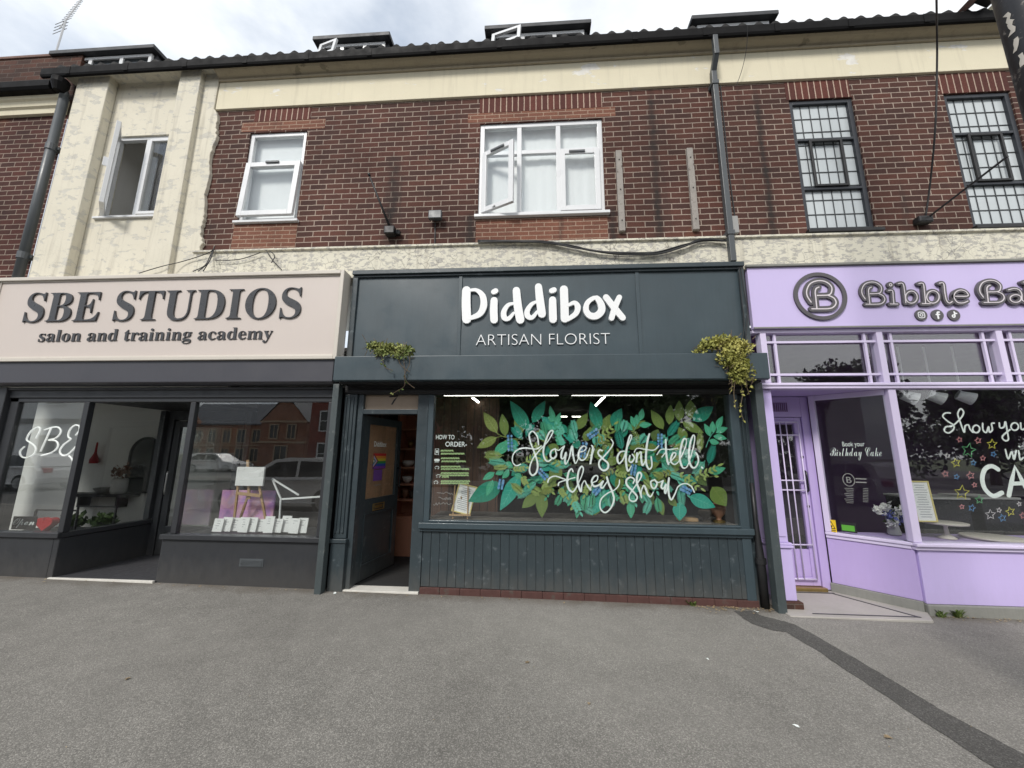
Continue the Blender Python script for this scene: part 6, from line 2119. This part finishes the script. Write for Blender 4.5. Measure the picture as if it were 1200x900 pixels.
# small grey junction box beside the square pipe
t = thing('junction_box', 'pale grey junction box beside the foot of the square drainpipe', 'box', (2.57, 0, 4.46))
MB().box(2.515, 2.60, -0.06, -0.002, 4.42, 4.66).build('box_body', M['wall_dim'], t, bevel=0.008)
MB().tube([(2.585, -0.015, 4.66), (2.57, -0.012, 5.4), (2.58, -0.012, 6.7)], 0.009, 6).build('wire', M['cable'], t)
# sagging cable bundle on the peeling strip
t = thing('cable_bundle', 'black bundle of cables sagging across the peeling render strip', 'cable', (0.9, -0.09, 4.15))
m = MB()
random.seed(31)
path = [(560, 284), (600, 284), (640, 284), (672, 289), (700, 296), (735, 298), (770, 297), (800, 289), (822, 282), (850, 282)]
for k in range(4):
    pts = []
    for p in path:
        c = at(p[0], p[1] + random.uniform(-1.3, 1.3) + (k - 1.5) * 0.7, -0.082)
        pts.append((c.x, -0.082 - 0.008 * k, c.z))
    m.tube(smooth(pts, 5), 0.0095, 6)
m.build('cable_strand', M['cable'], t, smooth_=True)
t = thing('loose_wires', 'tangle of thin black wires beside the left pilaster foot', 'wires', (-4.7, -0.08, 4.2))
m = MB()
for pts in ([(163, 320), (190, 312), (215, 306), (245, 296), (252, 288)], [(226, 318), (240, 311), (247, 298), (250, 292)], [(232, 318), (244, 308), (249, 295)], [(238, 318), (247, 303), (251, 290)], [(252, 305), (280, 304), (305, 296)], [(312, 293), (318, 303), (326, 312), (330, 316)], [(316, 294), (322, 300), (318, 308)]):
    q = []
    for i, p in enumerate(pts):
        c = at(p[0], p[1], -0.16 if pts[0][0] < 245 and i < 2 else -0.085)
        q.append(c)
    m.tube(smooth(q, 5), 0.006, 5)
m.build('wire', M['cable'], t, smooth_=True)
# wires at the florist sign right end
t = thing('sign_wires', 'thin dark wires hanging down the right end of the slate sign', 'wires', (2.62, -0.1, 3.0))
m = MB()
for k, pts in enumerate(([(868, 312), (872, 340), (876, 365), (874, 395), (876, 420)], [(866, 313), (869, 350), (872, 380), (868, 415)])):
    m.tube(smooth([at(p[0], p[1], -0.10) for p in pts], 5), 0.006, 5)
m.build('wire', M['cable'], t, smooth_=True)
# overhead cable anchored by the right windows
c = at(1083, 258, -0.05)
t = thing('cable_anchor', 'black cable anchor between the two leaded windows with a drop wire', 'cable', (c.x, -0.02, c.z))
MB().box(c.x - 0.10, c.x + 0.07, -0.10, -0.002, c.z - 0.05, c.z + 0.04).build('anchor_box', M['black'], t, bevel=0.02)
e = at(1181, 183, -0.9)
MB().tube([(c.x + 0.03, -0.06, c.z + 0.02), e], 0.012, 6).build('stay_wire', M['cable'], t)
pts = [(c.x + 0.02, -0.05, c.z + 0.03), at(1090, 215, -0.16), at(1096, 150, -0.45), at(1098, 80, -0.6), at(1098, 40, -0.8), at(1097, -30, -1.6)]
MB().tube(smooth(pts, 5), 0.010, 6).build('drop_wire', M['cable'], t, smooth_=True)
t = thing('thin_wire', 'single thin wire hanging from the gutter right of the square drainpipe', 'wire', (2.9, -0.2, 6.7))
MB().tube(smooth([at(876, 30, -0.3), at(875, 55, -0.2), at(870, 80, -0.12), at(863, 100, -0.06)], 5), 0.004, 5).build('wire', M['cable'], t)
# aerial on the neighbour's parapet
t = thing('tv_aerial', 'metal yagi television aerial above the sooty parapet', 'aerial', at(66, 57, 0.5))
p, q = at(66, 60, 0.5), at(77, 24, 0.5)
MB().tube([p, q], 0.014, 6).build('mast', M['metal'], t)
a, b = at(70, 33, 0.5), at(97, -3, 0.62)
MB().tube([a, b], 0.010, 6).build('boom', M['metal'], t)
m = MB()
d = (b - a)
s = Vector((0.80, 0.1, 0.55)).normalized()
for i in range(10):
    c = a + d * (0.25 + 0.08 * i)
    l = 0.11 - 0.004 * i
    m.tube([c - s * l, c + s * l], 0.005, 5)
c = a + d * 0.12
for k in (-1, 1):
    for j in (-1.2, -0.4, 0.4, 1.2):
        o = Vector((0.0, 0.0, 0.09 * j)) - d.normalized() * 0.06
        m.tube([c + o - s * 0.13, c + o + s * 0.13], 0.005, 5)
m.build('elements', M['metal'], t)
# black pole at the right
px_ = 3.03
p0, p1 = at(1166, 0, -2.5), at(1200, 118, -2.5)
r = 0.115
cxp = (p0.x + p1.x) / 2 + r * 1.13 + 0.03
t = thing('black_pole', 'black painted street pole with torn paper scraps in the right corner', 'pole', (cxp, -2.5, gz(cxp)))
MB().tube([(cxp, -2.5, -0.1), (cxp, -2.5, 8.5)], r, 28).build('pole_shaft', M['pole'], t, smooth_=True)
random.seed(77)
for (px, py) in ((1192, 20), (1196, 60), (1190, 8), (1198, 40)):
    c = at(px, py, -2.6)
    m = MB()
    g0 = math.atan2(-1, (c.x - cxp) * 6)
    vs, fs = [], []
    for j in range(4):
        zz_ = c.z + j * 0.028
        wd = random.uniform(0.15, 0.38)
        st_ = math.asin(max(-1, min(1, (c.x - cxp) / r))) + random.uniform(-0.12, 0.12)
        for k in range(4):
            a = -math.pi / 2 + st_ + (k / 3 - 0.5) * wd
            vs.append((cxp + (r + 0.002) * math.cos(a), -2.5 + (r + 0.002) * math.sin(a), zz_))
    for j in range(3):
        for k in range(3):
            q = j * 4 + k
            fs.append((q, q + 1, q + 5, q + 4))
    m.add(vs, fs).build('torn_paper', M['greige_trim'], t)

# ------------------------------------------------------------------ plants on the hood
def hanging(name, lab, pxs, seed, leafmat, n, trails):
    rg = random.Random(seed)
    c0 = at(*pxs[0], -0.2)
    t = thing(name, lab, 'plant', (c0.x, -0.15, 2.80), 'trailing plants on the florist hood')
    lf, st = MB(), MB()
    for (px, py, sx, sz, k, yy) in trails['blobs']:
        c = at(px, py, yy)
        leafy(lf, (c.x, yy, c.z), sx, 0.10, sz, int(k * 1.5), 0.042, rg.randint(0, 9999), 0.2)
        for _ in range(k // 14):
            q = Vector((c.x + rg.uniform(-sx, sx), yy + rg.uniform(-0.05, 0.05), c.z + rg.uniform(-sz, sz)))
            st.tube([q, q + Vector((rg.uniform(-.1, .1), rg.uniform(-.04, .04), rg.uniform(-.1, .1)))], 0.003, 4)
    for pts, dens in trails['strands']:
        q = smooth([at(p[0], p[1], -0.335 - 0.004 * i) for i, p in enumerate(pts)], 6)
        st.tube(q, 0.0035, 4)
        for i in range(int(len(q) * dens)):
            c = q[rg.randint(0, len(q) - 1)]
            leafy(lf, c, 0.018, 0.015, 0.018, 2, 0.036, rg.randint(0, 9999), -0.3)
    lf.build('foliage', leafmat, t)
    st.build('stems', M['stem'], t)
hanging('trailing_plant', 'low green trailing plant over the left end of the slate hood', [(430, 405)], 5, M['ivy'], 0, {
    'blobs': [(440, 406, 0.12, 0.05, 150, -0.22), (457, 408, 0.16, 0.06, 260, -0.25), (474, 411, 0.12, 0.06, 170, -0.26), (448, 413, 0.10, 0.05, 90, -0.31), (470, 417, 0.13, 0.04, 70, -0.32)],
    'strands': [([(478, 412), (480, 425), (474, 440), (474, 452), (464, 459), (458, 462)], 0.2), ([(472, 415), (474, 430), (476, 446), (486, 455)], 0.2), ([(446, 415), (449, 424), (452, 431), (460, 434)], 0.25), ([(466, 418), (470, 428), (480, 436)], 0.15)]})
hanging('trailing_plant', 'large yellow green trailing plant over the right end of the slate hood', [(850, 400)], 6, M['ivy_pale'], 0, {
    'blobs': [(832, 404, 0.13, 0.07, 210, -0.22), (848, 402, 0.17, 0.09, 380, -0.23), (864, 409, 0.16, 0.12, 420, -0.27), (856, 420, 0.16, 0.13, 380, -0.33), (866, 432, 0.12, 0.13, 320, -0.35), (866, 442, 0.08, 0.08, 130, -0.35), (820, 410, 0.07, 0.04, 50, -0.24)],
    'strands': [([(862, 445), (860, 460), (862, 478)], 0.5), ([(868, 444), (870, 462), (868, 480), (872, 494)], 0.7), ([(876, 425), (882, 432), (884, 440), (880, 452)], 0.8), ([(856, 440), (858, 452), (855, 462)], 0.4), ([(872, 446), (876, 456), (878, 462)], 0.6)]})

# ------------------------------------------------------------------ weeds, leaves, scraps
rg = random.Random(12)
for k, (px, py, n, s, lab) in enumerate(((811, 711, 26, 0.10, 'small green weed at the foot of the tongue and groove panelling'), (1122, 722, 46, 0.12, 'straggly weed at the foot of the lavender front, larger one'), (1103, 722, 24, 0.09, 'low weed at the foot of the lavender front, nearer the corner'))):
    c = flat(px, py, gz(3))
    t = thing('weed', lab, 'weed', (c.x, c.y, gz(c.x)), 'weeds along the shop fronts')
    m = MB()
    for i in range(n):
        a = rg.uniform(0, 2 * math.pi)
        d = Vector((math.cos(a) * rg.uniform(0.2, 1), math.sin(a) * 0.5, rg.uniform(0.4, 1.3))).normalized()
        w = d.cross(Vector((0, 0, 1))).normalized() * 0.006
        b_ = Vector((c.x + rg.uniform(-.03, .03), c.y + rg.uniform(-.02, .02), gz(c.x)))
        l = s * rg.uniform(0.4, 1.2)
        m.add([b_ - w, b_ + d * l * 0.6 - w * 1.6, b_ + d * l + Vector((0, 0, -0.2 * l)), b_ + d * l * 0.6 + w * 1.6, b_ + w], [(0, 1, 2, 3, 4)])
    m.build('blades', M['weed'], t)
m = MB()
def scrap(x, y, s, mbx):
    a = rg.uniform(0, math.pi * 2)
    u, v = Vector((math.cos(a), math.sin(a), rg.uniform(-.2, .2))) * s, Vector((-math.sin(a), math.cos(a), rg.uniform(-.2, .4))) * s * 0.5
    c = Vector((x, y, gz(x) + 0.006 + s * 0.15))
    mbx.add([c - u, c + v, c + u, c - v], [(0, 1, 2, 3)])
for i in range(420):
    q = rg.random()
    if q < 0.45:
        x = rg.uniform(1.7, 2.75); y = -0.02 - abs(rg.gauss(0, 0.06))
    elif q < 0.85:
        x = rg.uniform(4.1, 7.0); y = -0.03 - abs(rg.gauss(0, 0.05))
    else:
        x = rg.uniform(-6.2, 1.5); y = -0.05 - abs(rg.gauss(0, 0.04))
    scrap(x, y, rg.uniform(0.006, 0.02), m)
for i in range(60):
    scrap(rg.uniform(-5, 5), rg.uniform(-2.6, -0.2), rg.uniform(0.003, 0.008), m)
tag(m.build('leaf_litter', M['litter']), 'scattered dry leaf litter and crumbs along the shop fronts', 'leaf litter', kind='stuff')
for k, (px, py, s, lab) in enumerate(((618, 777, 0.022, 'curled pale leaf on the pavement left of the scatter'), (829, 771, 0.018, 'small white scrap on the pavement below the florist right end'), (933, 849, 0.020, 'small white scrap on the pavement near the dark trench'), (148, 801, 0.022, 'dry leaf on the pavement below the salon doorway'), (1040, 861, 0.028, 'thin pale twig on the pavement beside the dark trench'), (392, 698, 0.035, 'white crumpled scrap at the foot of the slate post'), (886, 715, 0.035, 'white crumpled scrap by the short black drainpipe'), (690, 825, 0.015, 'tiny pale scrap on the open middle pavement'))):
    c = flat(px, py, gz(0))
    mm = MB()
    for q in range(4):
        scrap(c.x + rg.uniform(-.3, .3) * s, c.y + rg.uniform(-.3, .3) * s, s * rg.uniform(0.6, 1), mm)
    tag(mm.build('paper_scrap', M['chalk'] if 'white' in lab else M['litter'], None, org=(c.x, c.y, gz(c.x))), lab, 'litter')

# ------------------------------------------------------------------ across the road (seen mirrored in the glass)
def car(name, lab, x0, yn, L, H, Wd, body, flip=False, est=False):
    """hatchback with its nose towards -x; yn is the side nearest the shops"""
    zg = gz(x0) - 0.115
    t = thing(name, lab, 'car', (x0 + L / 2, yn - Wd / 2, zg), 'cars parked along the kerb')
    k = L / 4.4
    X = lambda u: x0 + (u if not flip else 4.4 - u) * k
    low = [(0.02, .30), (0.0, .55), (0.10, .70), (0.55, .80), (1.15, .88), (4.25, .93), (4.36, .80), (4.40, .50), (4.32, .28)]
    m = MB()
    def loft(prof, ya, yb, inset):
        vs, fs = [], []
        n = len(prof)
        for j, (yy, ins) in enumerate(((ya, inset), (ya + 0.10, 0.0), (yb - 0.10, 0.0), (yb, inset))):
            for u, z in prof:
                f = 1 - ins * 0.06
                vs.append((X(2.2 + (u - 2.2) * f), yy, zg + 0.25 + (z * H / 1.48 - 0.25) * (1 - ins * 0.03)))
        for j in range(3):
            for i in range(n):
                a, b = j * n + i, j * n + (i + 1) % n
                fs.append((a, b, b + n, a + n))
        fs.append(tuple(range(n - 1, -1, -1)))
        fs.append(tuple(range(3 * n, 4 * n)))
        m.add(vs, fs)
    loft(low, yn, yn - Wd, 0.6)
    b = m.build('body', body, t, bevel=0.03)
    roof = [(1.15, .88), (1.95, 1.42), (2.4, 1.48), (3.5, 1.46), (4.0, 1.36), (4.28, .95)]
    m = MB()
    vs, fs = [], []
    n = len(roof)
    for yy, zf in ((yn - 0.10, 0), (yn - Wd + 0.10, 0), (yn - 0.24, 1), (yn - Wd + 0.24, 1)):
        pass
    for side in (0, 1):
        for u, z in roof:
            ins = 0.06 + 0.16 * (z - .88) / .6
            yy = yn - ins if side == 0 else yn - Wd + ins
            vs.append((X(u), yy, zg + z * H / 1.48))
    for i in range(n):
        a_, b_ = i, (i + 1) % n
        fs.append((a_, b_, b_ + n, a_ + n))
    fs.append(tuple(range(n)))
    fs.append(tuple(range(2 * n - 1, n - 1, -1)))
    m.add(vs, fs).build('cabin', body, t, bevel=0.02)
    for pts in ([(1.42, .95), (2.0, 1.36), (2.62, 1.40), (2.66, .96)], [(2.74, .96), (2.70, 1.40), (3.5, 1.38), (3.95, 1.02), (3.9, .98)]):
        for side in (0, 1):
            q = []
            for u, z in pts:
                ins = 0.06 + 0.16 * (z - .88) / .6
                q.append((X(u), (yn - ins + 0.008) if side == 0 else (yn - Wd + ins - 0.008), zg + z * H / 1.48))
            MB().add(q + [(p[0], p[1] + (-.012 if side == 0 else .012), p[2]) for p in q], [tuple(range(len(q)))] + [(i, (i + 1) % len(q), (i + 1) % len(q) + len(q), i + len(q)) for i in range(len(q))]).build('side_window', M['car_glass'], t)
    for u in (0.85, 3.55):
        for yy in (yn + 0.005, yn - Wd + 0.19):
            c = (X(u), yy, zg + 0.325)
            m = MB()
            m.tube([(c[0], c[1], c[2]), (c[0], c[1] - 0.20, c[2])], 0.325, 24)
            w = m.build('wheel', M['rubber'], t, bevel=0.02)
            m = MB()
            m.tube([(c[0], c[1] + 0.012, c[2]), (c[0], c[1] + 0.0, c[2])], 0.21, 20)
            for s in range(5):
                a = 2 * math.pi * s / 5
                m.bar((c[0], c[1] + 0.018, c[2]), (c[0] + 0.2 * math.cos(a), c[1] + 0.018, c[2] + 0.2 * math.sin(a)), 0.05, 0.02, (0, 1, 0))
            m.build('rim', M['metal'], w)
    for yy in (yn - 0.12, yn - Wd + 0.42):
        MB().box(min(X(0.0), X(.34)), max(X(0.0), X(.34)), yy - 0.30, yy, zg + .60, zg + .74).build('headlight', M['wall_dim'], t, bevel=0.02)
        MB().box(min(X(4.22), X(4.41)), max(X(4.22), X(4.41)), yy - 0.30, yy, zg + .72, zg + .90).build('tail_light', M['red'], t, bevel=0.02)
    MB().box(min(X(1.45), X(1.62)), max(X(1.45), X(1.62)), yn - 0.06, yn + 0.14, zg + .95, zg + 1.09).build('wing_mirror', body, t, bevel=0.02)
    return t
car('parked_car', 'silver hatchback parked at the kerb, mirrored in the right salon window', -9.4, -5.75, 4.4, 1.48, 1.78, M['silver'])
car('parked_car', 'white car parked across the road, mirrored left of the silver hatchback', -27.5, -24.0, 4.4, 1.5, 1.8, M['car_white'], True)
car('parked_car', 'white car on the road, mirrored low in the left salon window under the tube sign', -24.0, -9.6, 4.3, 1.48, 1.78, M['car_white'])

vb = thing('victorian_building', 'orange brick Victorian building with front gable and slate roof, mirrored in the salon window', 'building', (-32, -38, 0))
m = MB()
m.box(-31.6, -26.2, -46, -37.5, -0.3, 5.2)
m.prism([(-31.6, 5.2), (-26.2, 5.2), (-28.9, 8.1)], -46, -37.5)
m.box(-44, -31.6, -47, -39.5, -0.3, 4.9)
m.prism([(-44, 4.9), (-40.5, 4.9), (-42.2, 6.9)], -39.6, -39.0)
m.build('brick_wall', M['brick_far'], vb)
m = MB()
m.profile([(-39.3, 4.85), (-39.3, 5.0), (-43.2, 7.9), (-47.2, 5.0), (-47.2, 4.85), (-43.2, 7.7)], -44.2, -29.0)
m.add([(-31.8, -37.4, 5.1), (-28.9, -37.4, 8.3), (-28.9, -46, 8.3), (-31.8, -46, 5.1)], [(0, 1, 2, 3)])
m.add([(-26.0, -37.4, 5.1), (-28.9, -37.4, 8.3), (-28.9, -46, 8.3), (-26.0, -46, 5.1)], [(0, 1, 2, 3)])
rf = m.build('slate_roof', M['slate_roof'], vb)
MB().box(-31.4, -30.4, -41, -40, 6.0, 9.2).build('chimney', M['brick_far'], rf)
wins = [(-30.4, -29.5, -37.49, 3.2, 4.7), (-28.3, -27.4, -37.49, 3.2, 4.7), (-29.6, -28.2, -37.49, 0.6, 2.3)]
for i in range(6):
    wins.append((-43.2 + i * 1.85, -42.3 + i * 1.85, -39.49, 2.8, 4.2))
    wins.append((-43.2 + i * 1.85, -42.3 + i * 1.85, -39.49, 0.6, 2.0))
for a, b, y, z0, z1 in wins:
    m = MB()
    frame_rect(m, a - 0.12, b + 0.12, z0 - 0.12, z1 + 0.12, y, y + 0.10, 0.12)
    m.box((a + b) / 2 - 0.04, (a + b) / 2 + 0.04, y, y + 0.06, z0, z1)
    w = m.build('window', M['sandstone'], vb)
    MB().box(a, b, y + 0.012, y + 0.03, z0, z1).build('pane', M['car_glass'], w)
m = MB()
m.box(-31.7, -26.1, -37.49, -37.38, 2.65, 2.85)
m.box(-31.7, -26.1, -37.49, -37.36, 5.0, 5.2)
m.box(-44.1, -31.7, -39.49, -39.38, 2.35, 2.5)
m.build('string_course', M['sandstone'], vb)
pb = thing('pale_building', 'tall white rendered building across the road, mirrored in the left salon window', 'building', (-29, -17, 0))
MB().box(-40, -27.2, -20, -16.5, -0.3, 8.0).build('rendered_wall', M['white'], pb)
MB().box(-40.2, -27.0, -20.2, -16.3, 8.0, 8.3).build('parapet', M['sandstone'], pb)
MB().box(-40, -27.19, -16.499, -16.42, 3.2, 3.5).build('string_course', M['wall_dim'], pb)
for a in (-38.5, -35.6, -32.8, -29.6):
    for z0 in (0.9, 4.4):
        m = MB()
        frame_rect(m, a - 0.1, a + 1.3, z0 - 0.1, z0 + 1.7, -16.49, -16.40, 0.1)
        w = m.build('window', M['upvc'], pb)
        MB().box(a, a + 1.2, -16.485, -16.46, z0, z0 + 1.6).build('pane', M['car_glass'], w)
rb = thing('red_brick_building', 'tall deep red brick building, mirrored at the right edge of the salon window', 'building', (-16, -30, 0))
MB().box(-20.6, -9.0, -38, -29, -0.3, 9.5).build('brick_wall', M['brick_far_red'], rb)
MB().box(-20.9, -8.7, -38.2, -28.8, 9.5, 9.9).build('parapet', M['sandstone'], rb)
for a in (-19.6, -17.2, -14.8, -12.4):
    for z0 in (0.7, 3.6, 6.6):
        m = MB()
        frame_rect(m, a - 0.1, a + 1.2, z0 - 0.1, z0 + 1.8, -28.99, -28.9, 0.10)
        m.box(a, a + 1.1, -28.98, -28.92, z0 + 0.82, z0 + 0.88)
        w = m.build('window', M['upvc'], rb)
        MB().box(a, a + 1.1, -28.985, -28.96, z0, z0 + 1.7).build('pane', M['car_glass'], w)

def tree(lab, x, y, h, cr, seed, n=6500):
    rg = random.Random(seed)
    t = thing('broadleaf_tree', lab, 'tree', (x, y, -0.1), 'trees across the road')
    m = MB()
    m.tube([(x, y, -0.2), (x + 0.1, y, h * 0.3), (x, y, h * 0.62)], [0.28, 0.2, 0.08], 10)
    cl = []
    for i in range(9):
        a = 2 * math.pi * i / 9 + rg.uniform(-.3, .3)
        e = Vector((x + math.cos(a) * cr * rg.uniform(.4, .8), y + math.sin(a) * cr * rg.uniform(.4, .8), h * rg.uniform(0.5, 0.85)))
        m.tube([(x, y, h * rg.uniform(.28, .45)), Vector((x, y, h * .45)).lerp(e, .6), e], [0.10, 0.06, 0.02], 6)
        cl.append(e)
    m.build('trunk', M['bark'], t)
    cl += [Vector((x + rg.gauss(0, cr * .4), y + rg.gauss(0, cr * .4), h * rg.uniform(.45, .92))) for _ in range(12)]
    lf = MB()
    for c in cl:
        leafy(lf, c, cr * 0.40, cr * 0.40, h * 0.12, n // len(cl), 0.36, rg.randint(0, 99999), 0.1)
    lf.build('crown', M['leaf_tree'], t)
    return t
tree('round tree across the road, mirrored in the bakery transom lights', 22.5, -23.5, 8.6, 3.2, 101)
tree('dark tree across the road, mirrored in the right half of the painted window', 5.0, -19.5, 7.2, 3.4, 102)
tree('dark tree across the road, mirrored behind the left of the painted lettering', -4.0, -20.0, 7.6, 3.6, 103)
tree('bushy tree across the road, mirrored behind the middle of the painted lettering', 0.6, -23.0, 8.4, 3.6, 106)
tree('tall tree across the road, mirrored at the top right corner of the painted window', 9.0, -25.0, 8.8, 3.4, 107)
tree('spreading tree across the road, mirrored in the splayed bakery window', 14.0, -21.5, 6.6, 3.6, 104)
tree('slim tree across the road, mirrored beside the bakery slogan', 31.0, -24.0, 6.8, 2.4, 105)
rg = random.Random(55)
lf = MB()
for i in range(100):
    x = -10 + 62 * rg.random()
    y = -26 - 8 * rg.random()
    leafy(lf, (x, y, rg.uniform(0.8, 4.2)), 2.2, 1.6, 1.5, 130, 0.5, rg.randint(0, 99999), 0.1)
tag(lf.build('far_shrubs', M['leaf_tree']), 'dark belt of shrubs and hedges on the far side of the road', 'shrubs', kind='stuff')
